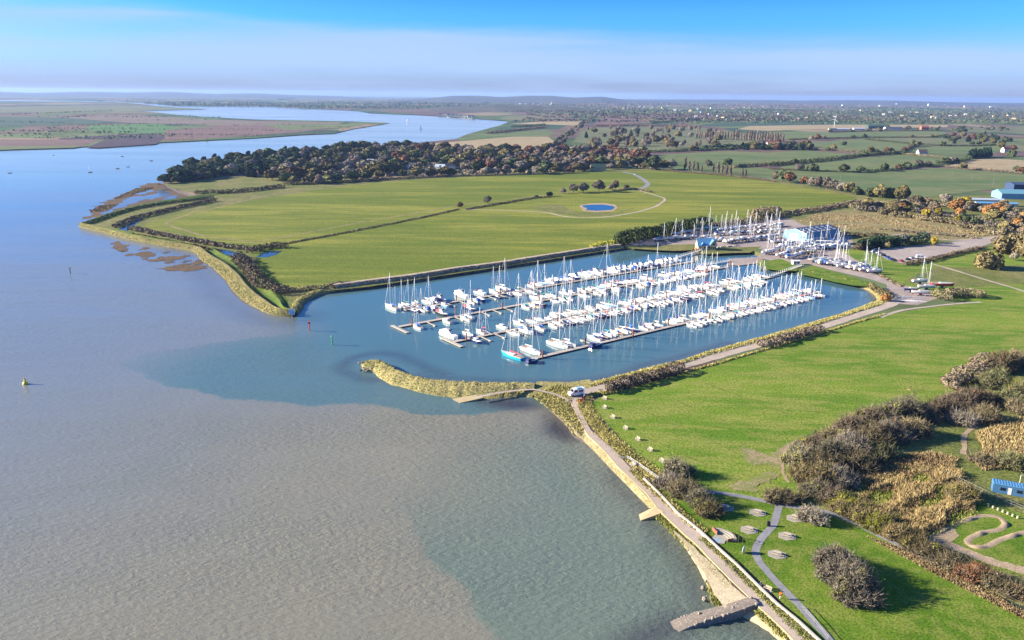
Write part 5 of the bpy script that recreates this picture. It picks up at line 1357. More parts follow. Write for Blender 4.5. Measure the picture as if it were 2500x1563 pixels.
# reed bed in ridges
reed_px = [(2080, 1228), (2130, 1195), (2210, 1165), (2290, 1138), (2345, 1155), (2385, 1215), (2378, 1255), (2310, 1288), (2230, 1320), (2160, 1300), (2105, 1265)]
C = scatter(PP(reed_px, LZ), 22000, LZ)
dx_, dy_ = C[:, 0] * 0.80 + C[:, 1] * 0.60, -C[:, 0] * 0.60 + C[:, 1] * 0.80
stand = 0.55 * np.sin(dy_ * 0.62 + 0.9 * wob(C[:, 0], C[:, 1], 0.12, 31)) + 0.75 * wob(C[:, 0], C[:, 1], 0.22, 32) + 0.25 * wob(C[:, 0], C[:, 1], 0.9, 33)
for lo_, hi_, hh_, mt_ in ((0.12, 9, 1.6, 'reed_gold'), (-0.35, 0.12, 0.9, 'grass_brown'), (-0.75, -0.35, 0.5, 'grass_green')):
    Cq = C[(stand > lo_) & (stand <= hi_)]
    V, Fq = blades(Cq, hh_, 0.075, 0.22)
    structure(link('reed_bed', mesh_np('reed_bed', V, Fq), mt_), 'stuff')
tufts('rough_grass_tufts', [(2075, 1200), (2200, 1140), (2340, 1140), (2380, 1200), (2385, 1260), (2240, 1330), (2150, 1300), (2085, 1260)], 6500, 0.7, 0.10, 'grass_green', lean=0.35, clump=0.12)
tufts('reed_bed', [(2380, 1060), (2430, 1040), (2560, 1000), (2560, 1090), (2480, 1105), (2400, 1100)], 4200, 1.1, 0.11, 'reed_gold', lean=0.2)
tufts('reed_bed', [(2400, 1100), (2560, 1090), (2560, 1140), (2400, 1150), (2370, 1125)], 4000, 0.9, 0.12, 'grass_brown', lean=0.3)
tufts('rough_grass_tufts', [(2090, 1160), (2180, 1120), (2270, 1105), (2340, 1120), (2330, 1145), (2230, 1165), (2120, 1200)], 6000, 0.9, 0.10, 'grass_brown', lean=0.3)
tufts('rough_grass_tufts', [(1950, 541), (2000, 520), (2080, 514), (2200, 530), (2350, 550), (2480, 572), (2300, 586), (2150, 576), (2050, 560)], 9000, 0.6, 0.3, 'grass_brown', lean=0.4, clump=0.06)
tufts('salt_marsh_grass', [(205, 535), (222, 515), (250, 498), (300, 475), (360, 448), (395, 450), (300, 490), (255, 520)], 7000, 0.5, 0.5, 'grass_brown', 0.1, lean=0.4, clump=0.05)

# ------------------------------------------------------------------ boats
BM = {}
def bmesh_cached(key, fn):
    if key not in BM:
        BM[key] = fn()
    return BM[key]

def hb(t, B):
    return B * 0.5 * ((1 - max(0.0, (t - 0.40) / 0.60) ** 2.1) if t > 0.40 else (1 - 0.30 * ((0.40 - t) / 0.40) ** 2))

def hb_motor(t, B):
    return B * 0.5 * ((1 - max(0.0, (t - 0.55) / 0.45) ** 2.4) if t > 0.55 else (1 - 0.07 * ((0.55 - t) / 0.55)))

TS = [0, 0.12, 0.28, 0.44, 0.6, 0.74, 0.86, 0.95, 1.0]
def hull_geom(L, B, D, fb, low, flare=0.78):
    mb = MB()
    rings = []
    for t in TS:
        y = max(0.02, fb(t, B))
        x = -L / 2 + L * t
        sh = D * (0.92 + 0.34 * t * t)
        xl = x - (0.07 * L if t > 0.9 else 0.035 * L * max(0, t - 0.6) / 0.4)
        row = [(x, y, sh), (x - (x - xl) * 0.4, y * 0.97, sh * 0.5), (xl, y * flare, low), (xl, -y * flare, low), (x - (x - xl) * 0.4, -y * 0.97, sh * 0.5), (x, -y, sh)]
        rings.append(row)
    mb.loft(rings, close=False, caps=False)
    k = 6
    mb.f.append(tuple(range(k - 1, -1, -1)))                     # transom
    n0 = (len(TS) - 1) * k
    mb.f.append(tuple(n0 + i for i in range(k)))
    return mb

def deck_geom(L, B, D, fb):
    mb = MB()
    rings = []
    for t in TS:
        y = max(0.01, fb(t, B) * 0.985)
        sh = D * (0.92 + 0.34 * t * t)
        rings.append([(-L / 2 + L * t, y, sh + 0.005), (-L / 2 + L * t, y * 0.5, sh + 0.05), (-L / 2 + L * t, -y * 0.5, sh + 0.05), (-L / 2 + L * t, -y, sh + 0.005)])
    return mb.loft(rings[::-1], close=False)

def block(L, B, D, fb, t0, t1, wf, h0, h1, rake0=0.1, rake1=0.3, z0=None, top=0.82):
    """deckhouse: follows the hull's sides, sloping front and back"""
    mb = MB()
    a, c = [], []
    for t in np.linspace(t0, t1, 6):
        y = max(0.05, fb(t, B) * wf)
        base = D * (0.92 + 0.34 * t * t) - 0.03 if z0 is None else z0
        s = (t - t0) / (t1 - t0)
        x = -L / 2 + L * t
        xt = x + (rake0 * (1 - s) - rake1 * s)
        hh = h0 * (1 - s) + h1 * s
        a.append([(x, y, base), (xt, y * top, base + hh), (xt, 0, base + hh * 1.06), (xt, -y * top, base + hh), (x, -y, base)])
    mb.loft(a[::-1], close=False)
    mb.f.append((0, 1, 2, 3, 4)); k = len(a) * 5
    mb.f.append((k - 1, k - 2, k - 3, k - 4, k - 5))
    return mb

def win_band(L, B, D, fb, t0, t1, wf, h0, h1, rake0, rake1, lo_, hi_, z0=None, top=0.82):
    """one dark band of glass wrapped round the deckhouse, just proud of it"""
    def ring(side, k):
        out = []
        for t in np.linspace(t0, t1, 6):
            s = (t - t0) / (t1 - t0)
            y = max(0.05, fb(t, B) * wf)
            base = D * (0.92 + 0.34 * t * t) - 0.03 if z0 is None else z0
            hh = (h0 * (1 - s) + h1 * s) * k
            f_ = k
            out.append((-L / 2 + L * t + (rake0 * (1 - s) - rake1 * s) * f_ + (0.02 if s > 0.9 else 0), side * (y * (1 - (1 - top) * f_) + 0.02), base + hh))
        return out
    lo_r = ring(1, lo_) + ring(-1, lo_)[::-1]
    hi_r = ring(1, hi_) + ring(-1, hi_)[::-1]
    return MB().loft([lo_r, hi_r], close=True, caps=False)

HC = {'white': 'white_gel', 'cream': 'cream_gel', 'navy': 'navy_gel', 'turquoise': 'turquoise_gel', 'red': 'red_gel', 'yellow': 'yellow_gel', 'green': 'green_gel', 'pale blue': 'sky_gel', 'black': 'black_gel'}
CC = {'blue': 'cover_blue', 'navy': 'cover_navy', 'red': 'cover_red', 'green': 'cover_green', 'cream': 'cover_cream', 'turquoise': 'cover_turq', 'white': 'sail_white'}

def mk(key, fn, mat, name, smooth=False):
    def f():
        me = fn().mesh(name, smooth)
        me.materials.append(MATS[mat])
        return me
    return bmesh_cached((key, mat, name), f)

def yacht(label, loc, rz, size=1, hull='white', cover='blue', hood=None, masts=1, ashore=False, group=None, bottom='antifoul_blue', boom_cover=True, furl='white', mast=True, rake=0.0):
    L, B, D, MH = {0: (6.8, 2.25, 0.82, 9.4), 1: (8.2, 2.6, 0.95, 11.6), 2: (9.8, 3.0, 1.08, 14.0), 3: (13.2, 3.8, 1.3, 17.5)}[size]
    o = thing('yacht', label, 'boat', loc, rz, group)
    k = ('y', size)
    z0 = 1.55 + 0.12 * size if ashore else 0.0
    def part(name, fn, mat, parent=o, extra='', sm=False):
        q = link(name, mk(k + (name, extra), fn, mat, name, sm), None, parent)
        if parent is o and z0:
            q.location = (0, 0, z0)
        return q
    low = -0.12 if ashore else -0.4
    part('hull', lambda: hull_geom(L, B, D, hb, low), HC[hull], extra=ashore, sm=False)
    part('deck', lambda: deck_geom(L, B, D, hb), 'deck_white' if hull != 'cream' else 'teak')
    cab = part('cabin', lambda: block(L, B, D, hb, 0.36, 0.74, 0.62, 0.46, 0.20, 0.02, 0.35), 'white_gel')
    part('window', lambda: win_band(L, B, D, hb, 0.37, 0.70, 0.62, 0.46, 0.22, 0.02, 0.3, 0.35, 0.75), 'glass_dark', cab)
    part('cockpit', lambda: MB().box(-L * 0.46, -L * 0.16, -B * 0.22, B * 0.22, D * 0.97, D * 1.0 + 0.06), 'teak')
    if mast:
        xm = -L / 2 + L * 0.57
        mh = part('mast', lambda: MB().tube((xm, 0, D), (xm - 0.15, 0, D + MH), 0.15, 0.11, 6).tube((xm - .05, -B * 0.34, D + MH * 0.55), (xm - .05, B * 0.34, D + MH * 0.55), 0.05, 0.05, 4).tube((xm - .1, -B * 0.22, D + MH * 0.78), (xm - .1, B * 0.22, D + MH * 0.78), 0.04, 0.04, 4), 'alu', sm=True)
        if boom_cover:
            part('sail_cover', lambda: MB().chain([(xm - 0.15, 0, D + 1.45), (xm - L * 0.12, 0, D + 1.35), (xm - L * 0.40, 0, D + 1.2)], [0.30, 0.28, 0.16], 6), CC[cover])
        else:
            part('boom', lambda: MB().tube((xm - 0.1, 0, D + 1.2), (xm - L * 0.38, 0, D + 1.15), 0.09, 0.08, 6), 'alu')
        part('furled_sail', lambda: MB().chain([(L * 0.47, 0, D * 1.25), (xm + (L * 0.47 - xm) * 0.5, 0, D + MH * 0.47), (xm + (L * 0.47 - xm) * 0.06, 0, D + MH * 0.92)], [0.05, 0.065, 0.02], 5), CC[furl])
        part('rigging', lambda: MB().tube((-L * 0.49, 0, D), (xm - 0.15, 0, D + MH), 0.022, 0.022, 3).tube((xm - 0.2, B * 0.46, D), (xm - .05, B * 0.34, D + MH * 0.55), 0.022, 0.022, 3).tube((xm - 0.2, -B * 0.46, D), (xm - .05, -B * 0.34, D + MH * 0.55), 0.022, 0.022, 3), 'alu', mh)
    if masts == 2:
        xz = -L * 0.30
        part('mizzen_mast', lambda: MB().tube((xz, 0, D), (xz - 0.12, 0, D + MH * 0.66), 0.13, 0.08, 6), 'alu', sm=True)
        part('mizzen_cover', lambda: MB().chain([(xz - 0.1, 0, D + 1.3), (xz - L * 0.2, 0, D + 1.2)], [0.2, 0.1], 6), CC[cover])
    if hood:
        def hoodg():
            mb = MB()
            rr = []
            for xx, hh in ((-0.14, 0.35), (-0.11, 0.85), (-0.06, 0.95), (0.0, 0.35)):
                rr.append([(L * xx + 0.2, B * 0.30 * math.cos(a), D + 0.05 + hh * max(0.12, math.sin(a))) for a in np.linspace(0.0, math.pi, 7)])
            return mb.loft(rr, close=False)
        part('sprayhood', hoodg, CC[hood])
    if ashore:
        part('bottom', lambda: hull_geom(L * 0.96, B * 0.78, -0.02, hb, -0.55, 0.45), bottom)
        part('keel', lambda: MB().loft([[(0.9, .09, -.4), (0.9, -.09, -.4), (-0.9, -.06, -.4), (-0.9, .06, -.4)], [(0.5, .12, -1.45), (0.5, -.12, -1.45), (-0.9, -.08, -1.45), (-0.9, .08, -1.45)]]), bottom)
        part('rudder', lambda: MB().box(-L * 0.47, -L * 0.41, -0.04, 0.04, -1.15, -0.2), bottom)
        part('cradle', lambda: MB().box(-L * .28, L * .24, -.12, .12, -1.56, -1.46).tube((-L * .22, B * .5, -1.5), (-L * .22, B * .36, -.3), .06, .06, 4).tube((-L * .22, -B * .5, -1.5), (-L * .22, -B * .36, -.3), .06, .06, 4).tube((L * .2, B * .5, -1.5), (L * .2, B * .3, -.25), .06, .06, 4).tube((L * .2, -B * .5, -1.5), (L * .2, -B * .3, -.25), .06, .06, 4).box(-L * .24, -L * .2, -B * .5, B * .5, -1.54, -1.44).box(L * .18, L * .22, -B * .5, B * .5, -1.54, -1.44), 'steel')
    return o

def cruiser(label, loc, rz, size=1, hull='white', canopy='blue', ashore=False, group=None, fly=False, bottom='antifoul_black', roof='white_gel'):
    L, B, D = {0: (6.0, 2.2, 0.9), 1: (7.8, 2.6, 1.1), 2: (10.2, 3.3, 1.35), 3: (13.0, 4.0, 1.65)}[size]
    o = thing('motor_cruiser', label, 'boat', loc, rz, group)
    k = ('m', size)
    z0 = 1.1 if ashore else 0.0
    def part(name, fn, mat, parent=o, extra=''):
        q = link(name, mk(k + (name, extra), fn, mat, name), None, parent)
        if parent is o and z0:
            q.location = (0, 0, z0)
        return q
    part('hull', lambda: hull_geom(L, B, D, hb_motor, -0.1 if ashore else -0.4, 0.7), HC[hull], extra=ashore)
    part('deck', lambda: deck_geom(L, B, D, hb_motor), 'deck_white')
    cab = part('cabin', lambda: block(L, B, D, hb_motor, 0.30, 0.72, 0.80, 1.15, 0.75, 0.05, 0.9), roof)
    part('window', lambda: win_band(L, B, D, hb_motor, 0.31, 0.71, 0.80, 1.15, 0.8, 0.05, 0.85, 0.42, 0.80), 'glass_dark', cab)
    part('foredeck_cabin', lambda: block(L, B, D, hb_motor, 0.66, 0.92, 0.66, 0.35, 0.12, 0.0, 0.3), 'white_gel')
    if canopy:
        part('canopy', lambda: MB().loft([[(-L * .47, -B * .42, D), (-L * .47, -B * .38, D + .95), (-L * .47, B * .38, D + .95), (-L * .47, B * .42, D)], [(-L * .34, -B * .43, D), (-L * .33, -B * .38, D + 1.25), (-L * .33, B * .38, D + 1.25), (-L * .34, B * .43, D)], [(-L * .19, -B * .42, D), (-L * .19, -B * .36, D + 1.2), (-L * .19, B * .36, D + 1.2), (-L * .19, B * .42, D)]], close=True), CC[canopy])
    else:
        part('cockpit', lambda: MB().box(-L * 0.46, -L * 0.2, -B * 0.36, B * 0.36, D * 0.95, D + 0.05), 'teak')
    if fly:
        f2 = part('flybridge', lambda: block(L, B, D, hb_motor, 0.30, 0.58, 0.62, 0.62, 0.5, -0.1, 0.4, D * 0.98 + 1.1), 'white_gel')
        part('windscreen', lambda: MB().loft([[(L * .04, -B * .28, D + 1.65), (L * .07, 0, D + 1.68), (L * .04, B * .28, D + 1.65)], [(-L * .005, -B * .26, D + 2.05), (L * .02, 0, D + 2.08), (-L * .005, B * .26, D + 2.05)]], close=False), 'glass_dark', f2)
        part('radar_arch', lambda: MB().chain([(-L * .17, -B * .34, D + 1.1), (-L * .21, -B * .30, D + 2.3), (-L * .21, B * .30, D + 2.3), (-L * .17, B * .34, D + 1.1)], [.10, .09, .09, .10], 5).tube((-L * .21, 0, D + 2.3), (-L * .24, 0, D + 4.0), .05, .03, 5), 'white_gel')
    else:
        part('aerial', lambda: MB().tube((-L * .1, B * .25, D + 1.1), (-L * .13, B * .25, D + 3.4), .035, .02, 4), 'alu')
    if ashore:
        part('bottom', lambda: hull_geom(L * 0.97, B * 0.8, -0.02, hb_motor, -0.45, 0.4), bottom)
        part('cradle', lambda: MB().box(-L * .3, -L * .24, -B * .4, B * .4, -1.1, -.3).box(L * .18, L * .24, -B * .35, B * .35, -1.1, -.3), 'timber_dark')
    return o

def dinghy(label, loc, rz, hull='white', inner='teak', group=None, L=3.4):
    o = thing('dinghy', label, 'boat', loc, rz, group)
    B, D = 1.5, 0.55
    link('hull', mk(('d', L, 'hull'), lambda: hull_geom(L, B, D, hb, -0.1), HC[hull], 'hull'), None, o)
    link('floor', mk(('d', L, 'floor'), lambda: deck_geom(L * 0.86, B * 0.8, D * 0.93, hb), inner if inner in MATS else CC[inner], 'floor'), None, o)
    link('thwart', mk(('d', L, 'thwart'), lambda: MB().box(-0.15, 0.15, -B * .44, B * .44, D, D + .06), 'bench_wood', 'thwart'), None, o)
    return o

# ------------------------------------------------------------------ pontoons and their berths
PONT = {'nearest': ((1292, 877), (1996, 711)), 'second': ((1107, 834), (1890, 676)), 'third': ((975, 797), (1775, 650)), 'farthest': ((987, 757), (1692, 638))}
PD = np.array([0.798, 0.602, 0.0]); PD /= np.linalg.norm(PD)       # along the walkways, away from the river
PN = np.array([0.602, -0.798, 0.0]); PN /= np.linalg.norm(PN)      # towards the near side
ANG = math.atan2(PD[1], PD[0])
ZP = 0.55
pont_obj = {}
for nm, (a, b_) in PONT.items():
    A, Bw = P(*a, ZP), P(*b_, ZP)
    Lp = float(np.dot(Bw - A, PD))
    o = thing('pontoon', f'long timber walkway pontoon, the {nm} of the four from the near bank', 'pontoon', (A[0], A[1], 0), ANG)
    pont_obj[nm] = (A, Lp, o)
    MB().box(0, Lp, -1.15, 1.15, ZP - 0.14, ZP).obj('walkway', 'pontoon_wood', o)
    fm = MB().box(-1.5, 1.5, -0.95, 0.95, -0.3, ZP - 0.15).mesh('float'); fm.materials.append(MATS['float_dark'])
    for i in range(int(Lp / 6.5)):
        link('float', fm, None, o, (3 + i * 6.5, 0, 0))
    pm = MB().tube((0, 0, -2), (0, 0, 3.6), 0.34, 0.34, 8).tube((0, 0, 3.6), (0, 0, 4.1), 0.34, 0.05, 8).mesh('pile', True); pm.materials.append(MATS['pile_rust'])
    for i in range(int(Lp / 27) + 1):
        link('pile', pm, None, o, (6 + i * 27, 1.5 * (1 if i % 2 else -1), 0))
fing = MB().box(-0.42, 0.42, 0, 7.6, ZP - 0.16, ZP - 0.03).box(-0.35, 0.35, 5.8, 7.4, -0.2, ZP - 0.16).mesh('finger'); fing.materials.append(MATS['pontoon_wood'])
# T-heads at the river ends
for nm, px in (('third', ((958, 794), (996, 812))), ('second', ((1081, 824), (1128, 846)))):
    A, Lp, o = pont_obj[nm]
    a, b_ = P(*px[0], ZP), P(*px[1], ZP)
    ia = (np.dot(a - A, PD), -np.dot(a - A, PN)); ib = (np.dot(b_ - A, PD), -np.dot(b_ - A, PN))
    MB().box(min(ia[0], ib[0]) - 1.0, max(ia[0], ib[0]) + 0.6, min(ia[1], ib[1]), max(ia[1], ib[1]), ZP - 0.22, ZP + 0.02).obj('hammerhead', 'pontoon_wood', o)

def along(nm, u):
    """metres along the walkway of the point seen at pixel column u"""
    (u0, v0), (u1, v1) = PONT[nm]
    s = (u - u0) / (u1 - u0)
    A, Lp, o = pont_obj[nm]
    return float(np.dot(P(u, v0 + (v1 - v0) * s, ZP) - A, PD))

rb = random.Random(5)
COVERS = ['blue', 'blue', 'navy', 'cream', 'green', 'red', 'white', 'blue', 'navy', 'turquoise', 'white', 'cream']
HULLS = ['white'] * 17 + ['navy', 'cream', 'cream', 'pale blue', 'navy']
count_side = {}
def berth(nm, side, s, kind=None, **kw):
    """side +1 = near side of the walkway, -1 = far side"""
    A, Lp, o = pont_obj[nm]
    i = count_side.get((nm, side), 0)
    count_side[(nm, side)] = i + 1
    place = f"{nth(i)} from river, {'near' if side > 0 else 'far'} side of {nm} pontoon"
    size = kw.pop('size', rb.choice([0, 0, 1, 1, 1, 2]))
    kind = kind or rb.choice(['y', 'y', 'y', 'y', 'm'])
    hull = kw.pop('hull', rb.choice(HULLS))
    half = ({0: 6.8, 1: 8.2, 2: 9.8, 3: 13.2} if kind == 'y' else {0: 6.0, 1: 7.8, 2: 10.2, 3: 13.0})[size] / 2
    off = 1.5 + half + rb.uniform(0, 0.4)
    pos = A + PD * s + PN * off * side
    bow_in = kw.pop('bow_in', rb.random() < 0.6)
    d = PN * side * (-1 if bow_in else 1)
    rz = math.atan2(d[1], d[0]) + rb.uniform(-0.05, 0.05)
    sz = {0: 'small ', 1: '', 2: '', 3: 'large '}[size]
    if kind == 'y':
        cv = kw.pop('cover', rb.choice(COVERS))
        hd = kw.pop('hood', rb.choice([None, None, cv, 'blue', 'navy', 'cream']))
        mst = kw.pop('masts', 1)
        yacht(f"{sz}{hull} {'two-masted yacht' if mst == 2 else 'yacht'} with {cv} sail cover, {place}", (pos[0], pos[1], 0), rz, size, hull, cv, hd, mst, group=f'boats on the {nm} pontoon', furl=rb.choice(['white', 'white', 'cream', 'navy']), boom_cover=True)
    else:
        cp = kw.pop('canopy', rb.choice([None, 'blue', 'navy', 'cream', None, 'white']))
        fl = kw.pop('fly', size >= 2 and rb.random() < 0.7)
        cruiser(f"{sz}{hull} cruiser{' with ' + cp + ' canopy' if cp else ''}, {place}", (pos[0], pos[1], 0), rz, size, hull, cp, group=f'boats on the {nm} pontoon', fly=fl)

def finger(nm, side, s):
    A, Lp, o = pont_obj[nm]
    q = link('finger', fing, None, o, (s, -1.1 * side, 0))
    q.rotation_euler = (0, 0, math.pi if side > 0 else 0)

def fill(nm, side, u0, u1, **kw):
    s0, s1 = along(nm, u0), along(nm, u1)
    s, i = s0, rb.randint(0, 1)
    while s <= s1:
        if rb.random() > kw.get('gap', 0.06):
            extra = {k: v for k, v in kw.items() if k not in ('gap', 'mix')}
            berth(nm, side, s, rb.choice(kw['mix']) if 'mix' in kw else None, **extra)
        if i % 2:
            finger(nm, side, s + 2.25)
        s += 4.8 + rb.uniform(-0.2, 0.4)
        i += 1

# farthest pontoon
N_ = 'farthest'
for u, kd, kw in ((975, 'y', dict(size=3, masts=2, cover='blue', hull='white', bow_in=False)), (998, 'y', dict(size=2, hull='white', cover='white', bow_in=False)), (1012, 'y', dict(size=2, hull='white')), (1030, 'y', dict(size=2, hull='white', cover='cream')), (1062, 'y', dict(size=2, hull='white', cover='white')), (1078, 'm', dict(size=2, hull='white', canopy='navy')), (1093, 'm', dict(size=2, hull='white', canopy='navy')),
                  (1150, 'm', dict(size=3, hull='white', canopy='white', fly=True)), (1192, 'm', dict(size=2, hull='white', canopy='navy')), (1222, 'y', dict(size=2, hull='white')), (1238, 'y', dict(size=2, hull='white', cover='white')), (1252, 'y', dict(size=3, hull='white', cover='cream'))):
    berth(N_, -1, along(N_, u), kd, **kw)
fill(N_, -1, 1278, 1345, gap=0.13)
for u in (1362, 1378):
    berth(N_, -1, along(N_, u), 'm', size=2, hull='white')
fill(N_, -1, 1392, 1432, gap=0.0)
for u, kd, kw in ((1455, 'm', dict(size=3, hull='white', canopy='navy', fly=False)), (1480, 'm', dict(size=3, hull='white', canopy='navy')), (1500, 'y', dict(size=3, hull='white', cover='navy'))):
    berth(N_, -1, along(N_, u), kd, **kw)
fill(N_, -1, 1520, 1690, gap=0.10, mix=['m', 'm', 'y'], size=2)
for u, kd in ((1000, 'm'), (1014, 'y'), (1030, 'm'), (1046, 'm'), (1076, 'm'), (1135, 'y'), (1150, 'm'), (1165, 'm'), (1203, 'm'), (1232, 'm'), (1250, 'y'), (1280, 'y')):
    berth(N_, 1, along(N_, u), kd, size=1 if kd == 'y' else 0)
for u in (1060, 1090, 1120, 1190, 1216, 1265, 1300):
    finger(N_, 1, along(N_, u))
# third pontoon
N_ = 'third'
berth(N_, -1, along(N_, 1098), 'm', size=2, hull='black', canopy='red')
berth(N_, -1, along(N_, 1166), 'm', size=2, hull='navy', canopy='red')
fill(N_, -1, 1326, 1420, gap=0.13)
fill(N_, -1, 1435, 1765, gap=0.13)
for u, kd, kw in ((1004, 'y', dict(size=1, hull='white', cover='blue', hood='blue')), (1076, 'm', dict(size=1, hull='white')), (1118, 'y', dict(size=2, hull='white', cover='white')), (1132, 'y', dict(size=1, hull='white', cover='blue', hood='blue'))):
    berth(N_, 1, along(N_, u), kd, **kw)
for u in (1040, 1108, 1172, 1200, 1228):
    finger(N_, 1, along(N_, u))
fill(N_, 1, 1266, 1302, gap=0.0)
fill(N_, 1, 1340, 1385, gap=0.0)
fill(N_, 1, 1410, 1720, gap=0.14)
# second pontoon
N_ = 'second'
for u, kd, kw in ((1122, 'm', dict(size=3, hull='white', canopy='white', fly=True)), (1162, 'y', dict(size=1, hull='white', cover='white')), (1190, 'y', dict(size=1, hull='white')), (1200, 'y', dict(size=0, hull='white', cover='red')), (1244, 'm', dict(size=1, hull='white', canopy=None)), (1288, 'y', dict(size=2, hull='white', cover='white')), (1318, 'y', dict(size=1, hull='white', cover='navy', hood='navy'))):
    berth(N_, -1, along(N_, u), kd, **kw)
fill(N_, -1, 1338, 1885, gap=0.13)
for u, kd, kw in ((1146, 'm', dict(size=1, hull='navy', canopy='navy')), (1238, 'y', dict(size=1, hull='white', cover='cream')), (1266, 'm', dict(size=2, hull='white', canopy='blue')), (1300, 'y', dict(size=1, hull='white', cover='blue', hood='blue')), (1332, 'y', dict(size=1, hull='white', cover='white'))):
    berth(N_, 1, along(N_, u), kd, **kw)
for u in (1172, 1206, 1252, 1284):
    finger(N_, 1, along(N_, u))
fill(N_, 1, 1352, 1850, gap=0.14)
# nearest pontoon
N_ = 'nearest'
for u, kd, kw in ((1326, 'y', dict(size=3, hull='white', cover='cream', bow_in=True, hood=None)), (1392, 'y', dict(size=3, hull='white', cover='cream', bow_in=True, hood=None)), (1412, 'y', dict(size=2, hull='white', cover='white'))):
    berth(N_, -1, along(N_, u), kd, **kw)
finger(N_, -1, along(N_, 1448))
fill(N_, -1, 1474, 1570, gap=0.0, size=2)
fill(N_, -1, 1590, 1996, gap=0.13)
fill(N_, 1, 1668, 1990, gap=0.08, size=0)
A, Lp, o = pont_obj[N_]
p = P(1249, 872, 0)
d = P(1285, 882) - P(1231, 864)
yacht('turquoise two-masted yacht with red covers at the river end of the nearest pontoon', (p[0], p[1], 0), math.atan2(-d[1], -d[0]), 3, 'turquoise', 'red', None, 2)
p = P(1300, 885, 0)
cruiser('small navy motor boat tied at the river tip of the nearest pontoon', (p[0], p[1], 0), ANG, 0, 'navy', 'navy')
p = P(1456, 847, 0)
cruiser('navy motor boat lying alongside the near face of the nearest pontoon', (p[0], p[1], 0), ANG + 0.03, 1, 'navy', 'navy')

# ------------------------------------------------------------------ gangways and quay works
def gangway(label, a, za, b_, zb, wide=1.5):
    A, Bq = P(*a, za), P(*b_, zb)
    d = Bq - A
    L = float(np.linalg.norm(d[:2]))
    o = thing('gangway', label, 'gangway', (A[0], A[1], 0), math.atan2(d[1], d[0]))
    MB().loft([[(0, -wide / 2, za), (0, wide / 2, za), (0, wide / 2, za - .25), (0, -wide / 2, za - .25)], [(L, -wide / 2, zb), (L, wide / 2, zb), (L, wide / 2, zb - .25), (L, -wide / 2, zb - .25)]]).obj('deck', 'pontoon_wood', o)
    pm = MB().box(-.07, .07, -.07, .07, -0.1, 1.35).mesh('post'); pm.materials.append(MATS['rail_white'])
    k = int(L / 2.6)
    for i in range(k + 1):
        for s in (-1, 1):
            link('post', pm, None, o, (L * i / k, s * wide * 0.5, za + (zb - za) * i / k))
    for s in (-1, 1):
        MB().tube((0, s * wide * .5, za + 1.2), (L, s * wide * .5, zb + 1.2), .05, .05, 4).obj('rail', 'rail_white', o)
    return o
gangway('white-railed gangway from the yellow office down to the farthest pontoon', (1729, 605), 2.0, (1652, 629), 0.8)
gangway('white-railed gangway from the quay lawn down to the second pontoon', (1958, 648), 2.0, (1876, 676), 0.8)
gangway('white-railed gangway between slipway and third pontoon', (1782, 637), 1.0, (1709, 648), 0.8)

def tilted(label, name, cat, top, bot, zt, zb, mat, thick=0.5):
    """sloping slab: two top corners and two bottom corners"""
    T = [P(*q, zt) for q in top]; Bq = [P(*q, zb) for q in bot]
    c = (sum(T) + sum(Bq)) / 4; c[2] = 0
    q = [tuple(p_ - c) for p_ in (T[0], T[1], Bq[1], Bq[0])]
    lo_ = [(p_[0], p_[1], p_[2] - thick) for p_ in q]
    mb = MB(); mb.add(q + lo_, [(0, 1, 2, 3), (7, 6, 5, 4), (0, 4, 5, 1), (1, 5, 6, 2), (2, 6, 7, 3), (3, 7, 4, 0)])
    return tag(mb.obj(name, mat, None, c), label, cat)
tilted('pale concrete boat ramp running from the promenade into the water', 'concrete_ramp', 'ramp', ((1600, 1236), (1621, 1250)), ((1560, 1256), (1564, 1271)), 1.75, 0.15, 'concrete_pale', 1.2)
tilted('pale concrete hard at the bend of the grassy spit', 'concrete_ramp', 'ramp', ((1160, 964), (1180, 971)), ((1104, 974), (1122, 984)), 0.9, 0.05, 'concrete_pale', 0.6)
ribbon('worn_trail', [(1160, 970), (1200, 962), (1250, 954), (1300, 950), (1350, 960), (1392, 978)], 1.4, 1.9, 'path_gravel', 1.9, 1.5, 0.3)

# groyne of set stones running into the river
m, n, l, b = nodes_of('groyne_stone')
t_ = n.new('ShaderNodeTexCoord')
vo = n.new('ShaderNodeTexVoronoi'); vo.inputs['Scale'].default_value = 2.2
l.new(t_.outputs['Object'], vo.inputs['Vector'])
k_ = rng_map(n, l, vo.outputs['Distance'], 0.05, 0.5)
l.new(mixc(n, l, k_, (0.37, 0.31, 0.25), (0.19, 0.155, 0.125)), b.inputs['Base Color'])
b.inputs['Roughness'].default_value = 0.9
bump(n, l, b, vo.outputs['Distance'], -0.8, 0.25)
gt = [P(1843, 1464, 2.0), P(1780, 1486, 1.5), P(1720, 1502, 1.0), P(1670, 1520, 0.4), P(1630, 1538, -0.3), P(1560, 1565, -1.0)]
rings = []
for i, p in enumerate(gt):
    d = gt[min(i + 1, len(gt) - 1)] - gt[max(i - 1, 0)]; d[2] = 0; d /= np.linalg.norm(d)
    nn = np.array([-d[1], d[0], 0])
    hw = 1.35 + 0.12 * i
    rings.append([tuple(p + nn * hw * 1.6 - np.array([0, 0, p[2] + 1.2])), tuple(p + nn * hw), tuple(p + nn * hw * 0.3 + np.array([0, 0, .1])), tuple(p - nn * hw), tuple(p - nn * hw * 1.75 - np.array([0, 0, p[2] + 1.2]))])
gb = MB().loft(rings, close=False)
gb.f.append((0, 1, 2, 3, 4))
c0 = gt[2].copy(); c0[2] = 0
gb.v = [tuple(np.array(q) - c0) for q in gb.v]
go = tag(gb.obj('stone_groyne', 'groyne_stone', None, c0), 'stone-faced groyne slanting from the promenade down into the river', 'groyne')
stn = []
